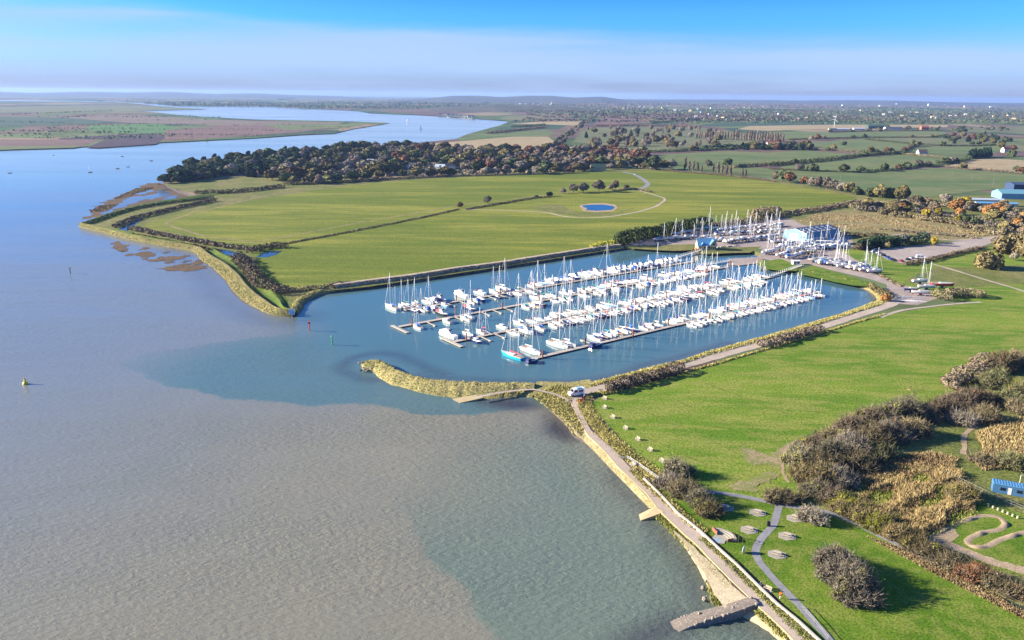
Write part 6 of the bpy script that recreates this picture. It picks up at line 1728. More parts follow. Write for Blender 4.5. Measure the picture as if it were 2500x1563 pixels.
for s_ in range(4):
    bm_ = bmesh.new(); bmesh.ops.create_icosphere(bm_, subdivisions=1, radius=0.32)
    rr_ = random.Random(s_)
    for v_ in bm_.verts:
        v_.co *= rr_.uniform(0.75, 1.2)
    me_ = bpy.data.meshes.new('stone'); bm_.to_mesh(me_); bm_.free(); me_.materials.append(MATS['stone_block']); stn.append(me_)
for i in range(90):
    t = random.uniform(0, 3.1); k = int(t); f_ = t - k
    side = random.choice([0, 1, 3, 4, 4, 4, 4])
    q = np.array(rings[k][side]) * (1 - f_) + np.array(rings[k + 1][side]) * f_
    q2 = np.array(rings[k][3 if side == 4 else 1]) * (1 - f_) + np.array(rings[k + 1][3 if side == 4 else 1]) * f_
    w = random.uniform(0, 1)
    q = q * (1 - w) + q2 * w - c0
    if q[2] > -0.2:
        s = link('stone', random.choice(stn), None, go, q, random.uniform(0, 6), random.uniform(0.6, 1.3))
# loose rocks at the spit tip and on the beach
for i in range(46):
    u, v = (random.gauss(893, 9), random.gauss(895, 6)) if i < 26 else (random.uniform(1716, 1770), random.uniform(1410, 1475))
    p = P(u, v, 0.6)
    s = tag(link('rock', random.choice(stn), None, None, p, random.uniform(0, 6), random.uniform(0.8, 1.9)), 'grey rock at the rounded tip of the grassy spit' if i < 26 else 'dark rock on the sandy beach above the groyne', 'rock', 'rocks at the spit tip' if i < 26 else 'rocks on the beach')

# low white wall along the landward edge of the promenade
wr = resample(PP([q for q in PROM_R if q[1] >= 1171], LZ), 46)
wo = thing('promenade_wall', 'low pale wall along the landward edge of the promenade', 'wall', (wr[0][0], wr[0][1], LZ))
for a, b_ in zip(wr[:-1], wr[1:]):
    d = b_ - a; L = float(np.linalg.norm(d))
    MB().box(0.02, L - 0.02, -0.28, 0.28, 0, 0.62).obj('block', 'kerb_white', wo, a - np.array([wr[0][0], wr[0][1], a[2]]), math.atan2(d[1], d[0]))

def railing(label, px, z, h=1.1, mat='fence_steel', gap=1.8, nm='railing', cat='railing', bars=2):
    c = np.array(PP(px, z)); L = np.linalg.norm(np.diff(c, axis=0), axis=1).sum()
    c = resample(c, max(3, int(L / gap)))
    o = thing(nm, label, cat, c[0])
    pm = MB().box(-.06, .06, -.06, .06, 0, h).mesh('post'); pm.materials.append(MATS[mat])
    for q in c:
        link('post', pm, None, o, q - c[0])
    for k in range(bars):
        mb = MB()
        for a, b_ in zip(c[:-1], c[1:]):
            mb.tube(a - c[0] + np.array([0, 0, h * (1 - 0.45 * k)]), b_ - c[0] + np.array([0, 0, h * (1 - 0.45 * k)]), .05, .05, 4)
        mb.obj('rail', mat, o)
    return o
railing('white handrail along the lower side of the curved ramp path', [(1531, 1121), (1552, 1134), (1586, 1158), (1620, 1182)], LZ, mat='rail_white')
railing('pale handrail beside the footpath near the bottom edge', [(1955, 1486), (1976, 1508), (2000, 1536), (2022, 1566)], LZ, mat='steel', gap=3.0)
railing('timber post fence along the field side of the shaded path', [(2330, 1400), (2380, 1425), (2440, 1455), (2490, 1480)], LZ, 1.0, 'timber_dark', 3.4, 'post_fence', 'fence', 1)
railing('mesh fence in front of the blue cabin', [(2300, 1160), (2345, 1180), (2410, 1212), (2500, 1250)], LZ, 1.5, 'steel', 3.0, 'mesh_fence', 'fence', 2)
railing('wire fence along the foot of the village wood', [(880, 447), (1000, 440), (1150, 432), (1300, 427), (1420, 422)], LZ, 1.4, 'bench_wood', 9, 'post_fence', 'fence', 1)
railing('low log fence between track and basin corner', [(2160, 757), (2200, 752), (2250, 745)], LZ, 0.9, 'timber_dark', 2.0, 'post_fence', 'fence', 1)

# ------------------------------------------------------------------ boats ashore
ry = random.Random(9)
def ashore(row, pts, ang, spread=0.2, mix='yyym', group=None):
    for i, (u, v) in enumerate(pts):
        p = P(u, v, LZ + 0.05)
        kd = ry.choice(mix)
        hull = ry.choice(['white'] * 9 + ['navy', 'pale blue', 'cream'])
        rz = ang + ry.uniform(-spread, spread) + (math.pi if ry.random() < 0.4 else 0)
        if kd == 'y':
            cv = ry.choice(COVERS)
            yacht(f'{hull} yacht with {cv} cover ashore, {nth(i)} from left {row}', p, rz, ry.choice([0, 1, 1, 2]), hull, cv, ry.choice([None, cv]), 1, True, group, ry.choice(['antifoul_red', 'antifoul_blue', 'antifoul_black']), mast=ry.random() < 0.75, boom_cover=ry.random() < 0.6)
        else:
            cp = ry.choice([None, 'blue', 'navy', 'cream', 'white'])
            cruiser(f"{hull} motor boat{' with ' + cp + ' canopy' if cp else ''} ashore, {nth(i)} from left {row}", p, rz, ry.choice([0, 1, 1]), hull, cp, True, group)
def spread_px(a, b_, k, jit=1.2):
    return [(a[0] + (b_[0] - a[0]) * i / (k - 1) + ry.uniform(-jit, jit), a[1] + (b_[1] - a[1]) * i / (k - 1) + ry.uniform(-jit, jit)) for i in range(k)]
ashore('before the tall hedge', spread_px((1605, 590), (1692, 583), 7), 0.25, 0.15, 'yyym', 'boats by the tall hedge')
ashore('in the shade of the hedge', spread_px((1650, 575), (1745, 560), 7), 0.15, 0.2, 'yy', 'boats in the hedge shade')
ashore('in the back row', spread_px((1760, 566), (1905, 553), 13), 0.7, 0.2, 'yyym', 'boats in the back row')
ashore('in the second back row', spread_px((1755, 575), (1900, 566), 11), 0.7, 0.2, 'yym', 'boats in the second back row')
ashore('above the slipway grass', spread_px((1780, 594), (1900, 580), 11), 0.6, 0.2, 'yym', 'boats above the slipway grass')
ashore('beside the slipway', spread_px((1872, 622), (1930, 600), 8), 0.3, 0.3, 'ym', 'boats beside the slipway')
ashore('before the shed door', spread_px((1905, 629), (1975, 596), 9), 0.3, 0.3, 'yym', 'boats before the shed door')
ashore('behind the quay lawn', spread_px((1930, 632), (2030, 604), 9), 0.4, 0.3, 'yym', 'boats behind the quay lawn')
ashore('along the yard road', spread_px((1985, 642), (2135, 668), 13), 0.2, 0.25, 'yym', 'boats along the yard road')
ashore('under the shed lean-to', spread_px((1990, 594), (2060, 597), 7), 0.4, 0.3, 'mym', 'boats under the lean-to')
ashore('in the yard middle', spread_px((1925, 612), (2060, 606), 10), 0.3, 0.3, 'yym', 'boats in the yard middle')
ashore('along the shed front', spread_px((1880, 592), (1925, 596), 5), 0.5, 0.3, 'yym', 'boats along the shed front')
ashore('by the lean-to', spread_px((1985, 606), (2070, 602), 8), 0.4, 0.4, 'yym', 'boats by the lean-to')
ashore('in the yard corner', spread_px((1715, 584), (1770, 592), 6), 0.5, 0.4, 'ym', 'boats in the yard corner')
ashore('in the outer row', spread_px((2010, 638), (2110, 655), 8), 0.2, 0.25, 'yym', 'boats of the outer row')
for lb, u, v, rz, kw in (('red-hulled yacht with green cover beached by the rounded thicket', 2300, 704, -0.15, dict(size=3, hull='red', cover='green', mast=False)), ('white yacht with bare mast left of the red-hulled one', 2262, 708, -0.1, dict(size=2, hull='white', cover='white', boom_cover=False)),
                     ('white yacht with turquoise cover in the small beached group', 2246, 694, 0.1, dict(size=2, hull='white', cover='turquoise')), ('small navy-hulled yacht in front of the beached group', 2225, 714, -0.2, dict(size=1, hull='navy', cover='white', mast=False)),
                     ('white yacht with red bottom nearest the track in the beached group', 2248, 722, -0.25, dict(size=2, hull='white', cover='navy', mast=False, bottom='antifoul_red'))):
    yacht(lb, P(u, v, LZ), rz, ashore=True, group='boats beached beside the yard lane', **kw)
yacht('yellow-hulled yacht standing ashore among white boats', P(1975, 622, LZ), 0.1, 2, 'yellow', 'white', None, 1, True)
yacht('green-hulled yacht at the end of the tall hedge', P(1728, 566, LZ), -0.1, 3, 'green', 'blue', None, 1, True)
dq = random.Random(3)
for i in range(7):
    p = P(1752 + i * 8.0, 604 - i * 0.6, LZ + 0.1)
    hl = dq.choice(['white', 'white', 'pale blue', 'navy'])
    dinghy(f'{hl} dinghy lying on the grass, {nth(i)} from the yellow office', p, dq.uniform(0.8, 1.3), hl, group='dinghies on the slipway grass')
for i in range(9):
    p = P(2208 + i * 5.0 + dq.uniform(-2, 2), 729 + dq.uniform(-4, 7), LZ + 0.3)
    tag(link('spar', bmesh_cached('spar', lambda: (lambda me: (me.materials.append(MATS['alu']), me)[1])(MB().tube((-4, 0, 0.1), (4, 0, 0.1), .12, .08, 6).mesh('spar'))), None, None, p, dq.uniform(-0.5, 0.5)), 'bare metal mast stacked on the ground by the track', 'mast', 'masts stacked by the track')
# small craft on river moorings and under sail
for i, (u, v) in enumerate(((24, 423), (220, 421), (287, 412), (312, 408), (369, 393), (129, 379), (298, 382))):
    hl = ['navy', 'black', 'black', 'white', 'navy', 'black', 'navy'][i]
    yacht(f'{hl} moored boat out on the river, {nth(i)} nearest of the river moorings', P(u, v, 0), random.uniform(2.6, 3.4), 0, hl, 'navy', None, group='boats on river moorings', mast=i in (1, 2), boom_cover=False).scale = (0.8, 0.8, 0.8)
def sailing(label, u, v, h, group=None):
    o = yacht(label, P(u, v, 0), random.uniform(-0.6, 0.6), 1, 'white', 'white', None, 1, group=group, boom_cover=False)
    o.scale = (h / 12.8,) * 3
    MB().add([(0.5, 0.05, 1.9), (-3.2, 0.5, 1.9), (0.4, 0.05, 12.4), (0.5, -0.02, 1.9), (-3.2, 0.43, 1.9), (0.4, -0.02, 12.4)], [(0, 1, 2), (5, 4, 3), (0, 3, 4, 1), (1, 4, 5, 2), (2, 5, 3, 0)]).obj('mainsail', 'sail_white', o)
sailing('white sailing boat under sail in the middle of the far river', 1028, 315, 15)
sailing('tiny white sail on the river beyond the first sailing boat', 994, 298, 14)
sailing('white sail in the creek behind the far bank', 459, 286, 15)
fb_ = MB()
for i in range(22):
    u = 1072 + i * 4.0
    yacht(f'distant moored yacht, {nth(i)} from the left off the far village', P(u, 283 + (u - 1070) * 0.10 + random.uniform(-1.5, 1.5), 0), random.uniform(0, 3), 1, 'white', 'white', None, 1, group='yachts off the far village', boom_cover=False)

# ------------------------------------------------------------------ buildings
def gable_house(name, label, cat, loc, rz, L, W, h, rh, wall, roof, group=None, windows=True, over=0.35, chimney=False, doors=True, wside=(-1,)):
    o = thing(name, label, cat, loc, rz, group)
    MB().loft([[(-L / 2, -W / 2, 0), (-L / 2, -W / 2, h), (-L / 2, 0, h + rh), (-L / 2, W / 2, h), (-L / 2, W / 2, 0)], [(L / 2, -W / 2, 0), (L / 2, -W / 2, h), (L / 2, 0, h + rh), (L / 2, W / 2, h), (L / 2, W / 2, 0)]]).obj('wall', wall, o)
    s = rh / (W / 2)
    rf = None
    for sd in (-1, 1):
        q = MB().loft([[(x, 0, h + rh + .02), (x, 0, h + rh + .22), (x, sd * (W / 2 + over), h - over * s + .2), (x, sd * (W / 2 + over), h - over * s)] for x in (-L / 2 - over, L / 2 + over)]).obj('roof', roof, o)
        rf = rf or q
    if chimney:
        MB().box(L * .3, L * .3 + .8, -.4, .4, h + rh * .5, h + rh + 1.1).obj('chimney', 'roof_red', rf)
    if windows:
        for sd in wside:
            k = max(2, int(L / 3.2))
            for i in range(k):
                x = -L / 2 + L * (i + 0.5) / k
                for zz in ([1.0] if h < 4 else [1.0, 3.6]):
                    w_ = MB().box(x - .6, x + .6, min(sd * (W / 2 + .01), sd * (W / 2 + .05)), max(sd * (W / 2 + .01), sd * (W / 2 + .05)), zz, zz + 1.2).obj('window', 'glass_dark', o)
        if doors:
            MB().box(-L / 2 - .06, -L / 2 - .01, -.5, .5, 0, 2.1).obj('door', 'timber_dark', o)
    return o

# harbour office: cream walls, blue roof, cross gables
p = P(1722, 608, LZ); ho = gable_house('harbour_office', 'yellow harbour office with blue roof and gables above the basin', 'building', p, 0.05, 13, 8, 3.4, 4.2, 'wall_cream', 'roof_blue', over=0.5)
MB().loft([[(2.2, -5.0, 0), (2.2, -5.0, 4.4), (4.4, -5.0, 7.0), (6.6, -5.0, 4.4), (6.6, -5.0, 0)], [(2.2, 0, 0), (2.2, 0, 4.4), (4.4, 0, 7.0), (6.6, 0, 4.4), (6.6, 0, 0)]]).obj('gable_wing', 'wall_cream', ho)
for sd in (-1, 1):
    MB().loft([[(4.4, y, 7.05), (4.4, y, 7.3), (4.4 + sd * 2.7, y, 4.15), (4.4 + sd * 2.7, y, 3.9)] for y in (-5.4, 0.2)]).obj('roof', 'roof_blue', ho)
for i, x in enumerate((3.1, 4.4, 5.7)):
    MB().box(x - .45, x + .45, -5.06, -5.01, 1.0, 2.2).obj('window', 'glass_dark', ho)
MB().box(3.5, 5.3, -5.06, -5.01, 3.6, 5.0).obj('window', 'glass_dark', ho)
MB().loft([[(-4.6, -4.6, 3.6), (-3.2, -4.6, 5.4), (-1.8, -4.6, 3.6)], [(-4.6, -1.5, 3.6), (-3.2, -1.5, 5.4), (-1.8, -1.5, 3.6)]]).obj('dormer', 'roof_blue', ho)
MB().box(-8.5, -6.6, -4.5, -1, 0, 0.9).obj('terrace', 'roof_red', ho)

# the boat shed: pale blue gable, big door, roof with rows of skylights
b_, c_ = P(1968, 591, LZ), P(2048, 579, LZ)
d = c_ - b_; LS = float(np.linalg.norm(d)); back = d / LS
d = np.array([back[1], -back[0], 0.0]); rz = math.atan2(d[1], d[0])
W_ = 13.0
while (b_ - d * W_)[0] > P(1922, 586, LZ)[0] and W_ < 24:
    W_ += 0.5
a = b_ - d * W_
so_ = thing('boat_shed', 'big pale blue boat shed with white roller door and dark skylit roof', 'building', a, rz)
eh, rh = 6.4, 2.4
MB().loft([[(0, y, 0), (0, y, eh), (W_ / 2, y, eh + rh), (W_, y, eh), (W_, y, 0)] for y in (0, LS)]).obj('wall', 'shed_blue', so_)
for sd in (0, 1):
    x0_, x1_ = (W_ / 2, -0.4) if sd == 0 else (W_ / 2, W_ + 0.4)
    rf = MB().loft([[(x0_, y, eh + rh + .05), (x0_, y, eh + rh + .25), (x1_, y, eh + .1), (x1_, y, eh - .1)] for y in (-.5, LS + .5)]).obj('roof', 'shed_roof', so_)
    for i in range(6):
        for j in range(3):
            y_ = 2 + i * (LS - 5) / 5.5; f0, f1 = 0.14 + 0.29 * j, 0.32 + 0.29 * j
            q = [(x0_ + (x1_ - x0_) * f, y, eh + rh + .29 - (rh + .15) * f) for f, y in ((f0, y_), (f1, y_), (f1, y_ + 2.8), (f0, y_ + 2.8))]
            if sd == 1:
                MB().add(q + [(a_, c_, z_ - .06) for a_, c_, z_ in q], [(0, 1, 2, 3), (7, 6, 5, 4), (0, 4, 5, 1), (1, 5, 6, 2), (2, 6, 7, 3), (3, 7, 4, 0)]).obj('skylight', 'skylight', rf)
dr = MB().box(W_ * .30, W_ * .64, -.09, -.02, 0, 4.9).obj('roller_door', 'door_grey', so_)
for i in range(7):
    MB().box(W_ * .30, W_ * .64, -.12, -.092, .5 + i * .62, .56 + i * .62).obj('rib', 'kerb_white', dr)
for i in range(3):
    MB().box(W_ * (.74 + i * .065), W_ * (.79 + i * .065), -.07, -.02, 2.6, 3.6).obj('window', 'glass_dark', so_)
MB().loft([[(0, -.35, eh - .35), (W_ / 2, -.35, eh + rh - .2), (W_, -.35, eh - .35), (W_, -.35, eh + .05), (W_ / 2, -.35, eh + rh + .3), (0, -.35, eh + .05)], [(0, -.2, eh - .35), (W_ / 2, -.2, eh + rh - .2), (W_, -.2, eh - .35), (W_, -.2, eh + .05), (W_ / 2, -.2, eh + rh + .3), (0, -.2, eh + .05)]]).obj('barge_board', 'rail_white', so_)
p = P(2022, 594, LZ)
lt = gable_house('lean_to_building', 'low blue-grey building with white awning beside the boat shed', 'building', p, -0.1, 24, 8, 3.0, 1.0, 'sky_gel', 'shed_roof', over=0.6)
for i in range(6):
    MB().loft([[(-10.5 + i * 3.5, -5.6, 2.6), (-7.2 + i * 3.5, -5.6, 2.6), (-7.2 + i * 3.5, -5.6, 2.3), (-10.5 + i * 3.5, -5.6, 2.3)], [(-10.5 + i * 3.5, -4.1, 3.0), (-7.2 + i * 3.5, -4.1, 3.0), (-7.2 + i * 3.5, -4.1, 2.7), (-10.5 + i * 3.5, -4.1, 2.7)]]).obj('awning', 'sail_white', lt)
p = P(1942, 646, LZ); gable_house('cabin', 'small white cabin at the head of the quay gangway', 'cabin', p, 0.1, 4.5, 3.0, 2.5, 0.35, 'wall_white', 'rail_white')
# foreground cabin and the industrial roofs at the right edge
p = P(2462, 1204, LZ)
cb = thing('portable_cabin', 'blue steel cabin with flat ribbed roof beside the pump track', 'cabin', p, -0.42)
MB().box(-4.2, 4.2, -1.5, 1.5, .15, 2.75).obj('wall', 'container_blue', cb)
rf = MB().box(-4.3, 4.3, -1.6, 1.6, 2.76, 2.95).obj('roof', 'roof_blue', cb)
for i in range(12):
    MB().box(-4.0 + i * .7, -3.85 + i * .7, -1.55, 1.55, 2.955, 3.02).obj('rib', 'container_blue', rf)
for x in (-2.4, 1.6):
    MB().box(x, x + 1.3, -1.56, -1.51, 1.1, 2.0).obj('window', 'glass_dark', cb)
MB().box(-.5, .4, -1.56, -1.51, .2, 2.2).obj('door', 'door_grey', cb)
for lb, u, v, rz, L, W, h, rh, wm, rm in (('long turquoise-roofed warehouse at the right edge', 2482, 484, -0.1, 44, 24, 6, 3.5, 'shed_blue', 'roof_turq'), ('dark blue warehouse behind the turquoise one', 2505, 468, -0.1, 40, 22, 9, 2, 'shed_roof', 'shed_roof'),
                                     ('low white industrial unit left of the turquoise warehouse', 2405, 494, -0.08, 36, 10, 3, 1.2, 'concrete', 'skylight'), ('low pale blue industrial unit among the scrub trees', 2430, 503, -0.15, 40, 9, 3, 1, 'concrete', 'roof_blue')):
    gable_house('warehouse', lb, 'warehouse', P(u, v, LZ), rz, L, W, h, rh, wm, rm, windows=False)
HS = [(1432, 405, .1, 14, 9, 5, 4, 'wall_white', 'roof_brown', 'brown-roofed house at the edge of the village wood'), (1460, 417, .05, 22, 10, 5, 5, 'wall_cream', 'barn_green', 'cream barn with long dark green roof beside the field'),
      (1515, 408, .0, 26, 10, 5, 5, 'wall_cream', 'roof_slate', 'long house with navy slate roof by the lane'), (1410, 412, .3, 11, 9, 5, 4, 'wall_white', 'roof_red', 'small red-roofed house left of the cream barn'),
      (1886, 362, .0, 26, 14, 7, 7, 'wall_white', 'roof_red', 'white farmhouse with red roof and twin gables'), (2250, 379, .1, 18, 10, 6, 5, 'wall_white', 'roof_brown', 'white cottage between hedges right of the farmhouse'),
      (2256, 317, .0, 26, 14, 9, 6, 'roof_red', 'roof_red', 'large red-brick farmhouse on the skyline fields'), (2140, 314, .0, 70, 24, 9, 5, 'barn_green', 'barn_green', 'dark green barn beside the wind turbine'),
      (2056, 319, .0, 48, 16, 5, 3, 'concrete', 'skylight', 'long white farm shed right of the wind turbine'), (2098, 318, .0, 44, 16, 5, 3, 'concrete', 'skylight', 'second long white farm shed'), (2032, 321, .0, 26, 14, 6, 4, 'wall_white', 'roof_slate', 'small white shed at the foot of the wind turbine'),
      (2180, 317, .0, 60, 20, 6, 4, 'wall_white', 'roof_slate', 'slate-roofed farm shed right of the dark green barn'), (2455, 372, .2, 16, 10, 6, 5, 'wall_white', 'roof_red', 'red-roofed house among the trees at the right edge'),
      (2410, 344, .0, 18, 10, 4, 3, 'wall_white', 'roof_slate', 'low white building before the far wood')]
for u, v, rz, L, W, h, rh, wm, rm, lb in HS:
    gable_house('house' if 'house' in lb or 'cottage' in lb else 'farm_building', lb, 'house' if 'house' in lb or 'cottage' in lb else 'barn', P(u, v, LZ), rz, L, W, h, rh, wm, rm, chimney='house' in lb)
for i, (u, v) in enumerate([(978, 424), (1000, 428), (1032, 427), (1042, 424), (1060, 428), (985, 415), (1052, 411), (1075, 412), (1100, 413), (1118, 410), (1140, 414), (1155, 409), (922, 408), (905, 402), (620, 430), (610, 408), (690, 392), (780, 380), (1005, 408)]):
    gable_house('house', f'pale village house showing between the trees, {nth(i)} in the village', 'house', P(u, v, LZ), random.uniform(-.4, .4), random.uniform(10, 15), 8, random.choice([3, 5]), 3.5, random.choice(['wall_white', 'wall_white', 'wall_cream']), random.choice(['roof_slate', 'roof_brown', 'roof_red', 'skylight']), 'houses in the village wood', windows=False)
# far villages: small houses, no parts to see
hv = []
for wm, rm in (('wall_white', 'roof_slate'), ('wall_white', 'roof_red'), ('wall_cream', 'roof_brown')):
    me_ = bpy.data.meshes.new('house')
    mb = MB().loft([[(-7, -5, 0), (-7, -5, 6), (-7, 0, 10), (-7, 5, 6), (-7, 5, 0)], [(7, -5, 0), (7, -5, 6), (7, 0, 10), (7, 5, 6), (7, 5, 0)]])
    me_.from_pydata(mb.v, [], mb.f); me_.materials.append(MATS[wm]); me_.materials.append(MATS[rm])
    for pl in me_.polygons:
        pl.material_index = 1 if pl.normal.z > 0.3 else 0
    hv.append(me_)
rv = random.Random(4)
def village(k, ur, vr, label, grp, sc_=(0.9, 1.6), caravans=False):
    sc_ = (sc_[0] * 0.6, sc_[1] * 0.62)
    for i in range(k):
        u = ur[0] + (ur[1] - ur[0]) * (i + rv.uniform(-.4, .4)) / k
        v = rv.uniform(*vr) + (u - ur[0]) * 0.01
        s = rv.uniform(*sc_)
        o = link('caravan' if caravans else 'house', rv.choice(hv) if not caravans else hv[0], None, None, P(u, v, LZ), rv.uniform(-.6, .6), (s, s, s * (0.45 if caravans else 1)))
        tag(o, f'{label}, {nth(i)} from the left', 'caravan' if caravans else 'house', grp)
village(26, (1405, 1482), (264, 272), 'white caravan in the bright park on the far hillside', 'hillside caravans', (1.6, 2.2), True)
village(24, (1500, 1880), (258, 272), 'far house of the hilltop village', 'hilltop village houses', (1.2, 2.4))
village(14, (1680, 1880), (272, 296), 'far house below the hilltop village', 'houses below the hilltop village', (1.0, 1.8))
village(26, (1900, 2500), (268, 292), 'far house in the wooded plain at right', 'houses of the wooded plain', (1.2, 2.4))
village(10, (1260, 1360), (250, 258), 'far house on the skyline ridge', 'ridge houses', (1.6, 2.6))
village(7, (2080, 2480), (254, 262), 'very far pale building on the horizon plain', 'horizon buildings', (3, 6))
for i in range(9):
    gable_house('boathouse', f'white waterside building of the far village, {nth(i)} from the left', 'house', P(1075 + i * 10, 281 + i * .8, LZ), random.uniform(-.3, .3), 16, 10, 6, 4, 'wall_white', 'roof_slate', 'far waterside buildings', windows=False)

# wind turbine
p = P(2036, 316, LZ)
wt = thing('wind_turbine', 'white three-bladed wind turbine beside the farm sheds', 'wind turbine', p, -0.3)
MB().tube((0, 0, 0), (0, 0, 34), 1.0, 0.6, 10).obj('tower', 'rail_white', wt, smooth=True)
MB().box(-.9, .9, -2.2, 2, 33.6, 35.4).obj('nacelle', 'rail_white', wt)
for k in range(3):
    a_ = math.radians(20 + 120 * k)
    MB().loft([[(math.sin(a_) * r + math.cos(a_) * w, -2.5 + t, 34.5 + math.cos(a_) * r - math.sin(a_) * w) for w, t in ((-c_, -.1), (c_, -.1), (c_, .1), (-c_, .1))] for r, c_ in ((.3, .5), (4, .9), (14, .25))]).obj('blade', 'rail_white', wt)

# utility poles across the far green field
for i, (u, v, h) in enumerate(((2050, 446, 11), (2325, 431, 11), (2372, 441, 11), (2424, 454, 11), (2228, 398, 11), (1300, 428, 9), (1241, 430, 9))):
    o = thing('utility_pole', f'thin pale utility pole standing {["at the field-edge tree row", "left in the large green field", "in the middle of the large green field", "right in the large green field", "in the farther green field", "before the village wood, the right-hand one", "before the village wood, the left-hand one"][i]}', 'pole', P(u, v, LZ))
    MB().tube((0, 0, 0), (0, 0, h), .22, .16, 6).obj('post', 'bark_pale', o)
    MB().box(-1.2, 1.2, -.08, .08, h - .9, h - .7).obj('crossarm', 'bark_pale', o)

# ------------------------------------------------------------------ vehicles
def car(label, u, v, rz, paint, group='cars in the car park', at=None):
    o = thing('parked_car', label, 'car', P(u, v, LZ + 0.1) if at is None else at, rz, group)
    def body():
        prof = [(-2.1, .35), (-2.15, .75), (-1.9, .95), (1.0, .98), (1.95, .80), (2.15, .55), (2.1, .35)]
        return MB().loft([[(x, y, z) for x, z in prof] for y in (-.88, .88)])
    link('body', mk(('car', 'body'), body, paint, 'body'), None, o)
    link('cabin', mk(('car', 'cab'), lambda: MB().loft([[(x, y * s_, z) for x, z in ((-1.7, .96), (-1.3, 1.44), (.2, 1.46), (1.0, .99))] for y, s_ in ((-.78, 1), (.78, 1))]), 'glass_dark', 'cabin'), None, o)
    link('roof', mk(('car', 'roof'), lambda: MB().box(-1.28, .2, -.72, .72, 1.45, 1.50), paint, 'roof'), None, o)
    wm_ = mk(('car', 'wheel'), lambda: MB().tube((0, -.1, 0), (0, .1, 0), .32, .32, 10), 'tyre', 'wheel')
    for x in (-1.35, 1.35):
        for y in (-.82, .82):
            link('wheel', wm_, None, o, (x, y, .32))
    for y in (-.6, .6):
        link('headlight', mk(('car', 'lamp'), lambda: MB().box(2.05, 2.16, -.15, .15, .6, .72), 'skylight', 'headlight'), None, o, (0, y, 0))
    return o
cars = [('silver car at the left end of the car park', 2134, 616, 'car_silver', 0.2), ('blue car behind the silver one at the left end', 2140, 612, 'car_blue', 0.1), ('pale car beside the blue one at the left end', 2146, 619, 'car_silver', 0.2), ('dark red car alone in the car park', 2157, 625, 'car_black', 0.6),
        ('blue car leading the row of three', 2167, 630, 'car_blue', 0.7), ('dark blue car in the middle of the row of three', 2174, 634, 'car_blue', 0.7), ('black car ending the row of three', 2183, 637, 'car_black', 0.7), ('small red car at the front edge of the car park', 2201, 639, 'car_red', 0.8),
        ('dark car left of the white van', 2217, 635, 'car_black', 0.6), ('silver-blue car between dark car and white van', 2226, 631, 'car_silver', 0.6), ('white car by the bend of the yard road', 2136, 657, 'car_white', -0.3), ('white car on the village lane', 1551, 427, 'car_white', 1.0)]
for lb, u, v, pt, rz in cars:
    car(lb, u, v, rz, pt)
def van(label, u, v, rz, name='van', L=5.6, H_=2.5):
    o = thing(name, label, 'van', P(u, v, LZ + 0.16), rz)
    prof = [(-L / 2, .4), (-L / 2, H_), (L * .22, H_), (L * .36, H_ * .62), (L * .5, H_ * .48), (L * .5, .4)]
    MB().loft([[(x, y, z) for x, z in prof] for y in (-1.0, 1.0)]).obj('body', 'car_white', o)
    MB().loft([[(L * .23, y, H_ * .97), (L * .225, y, H_ * .95), (L * .35, y, H_ * .64), (L * .365, y, H_ * .64)] for y in (-.9, .9)]).obj('windscreen', 'glass_dark', o)
    for s in (-1, 1):
        MB().box(L * .02, L * .22, min(s * 1.005, s * 1.03), max(s * 1.005, s * 1.03), H_ * .55, H_ * .85).obj('window', 'glass_dark', o)
        MB().box(-L * .38, -L * .1, min(s * 1.005, s * 1.03), max(s * 1.005, s * 1.03), H_ * .55, H_ * .8).obj('window', 'glass_dark', o)
    for x in (-L * .3, L * .32):
        for y in (-.92, .92):
            MB().tube((0, -.12, 0), (0, .12, 0), .36, .36, 10).obj('wheel', 'tyre', o, (x, y, .36))
    for y in (-.7, .7):
        MB().box(L * .495, L * .51, y - .18, y + .18, .75, .95).obj('headlight', 'skylight', o)
    return o
cv_ = van('white camper van parked at the corner of promenade and track', 1407, 965, 3.55, 'camper_van', 6.0, 2.7)
MB().box(-1.6, .2, -.7, .7, 2.72, 2.95).obj('roof_vent', 'sky_gel', cv_)
van('white van at the right end of the parked cars', 2247, 631, -0.2)
van('white van in the boat yard beneath the shed', 1936, 596, 0.4)
van('white van far along the lane above the car park', 2431, 571, 0.1)
# boat hoist and tractor in the yard
p = P(1762, 583, LZ)
tr = thing('yard_tractor', 'dark tractor and trailer standing in the open yard', 'tractor', p, 0.1)
MB().box(-1.6, 1.4, -.6, .6, .7, 1.5).obj('body', 'car_black', tr)
MB().box(-1.3, .0, -.65, .65, 1.5, 2.6).obj('cab', 'glass_dark', tr)
for x, r in ((-.9, .8), (1.0, .5)):
    for y in (-.9, .9):
        MB().tube((0, -.2, 0), (0, .2, 0), r, r, 10).obj('wheel', 'tyre', tr, (x, y, r))
MB().box(-6.5, -2, -.9, .9, .6, .8).obj('trailer', 'steel', tr)

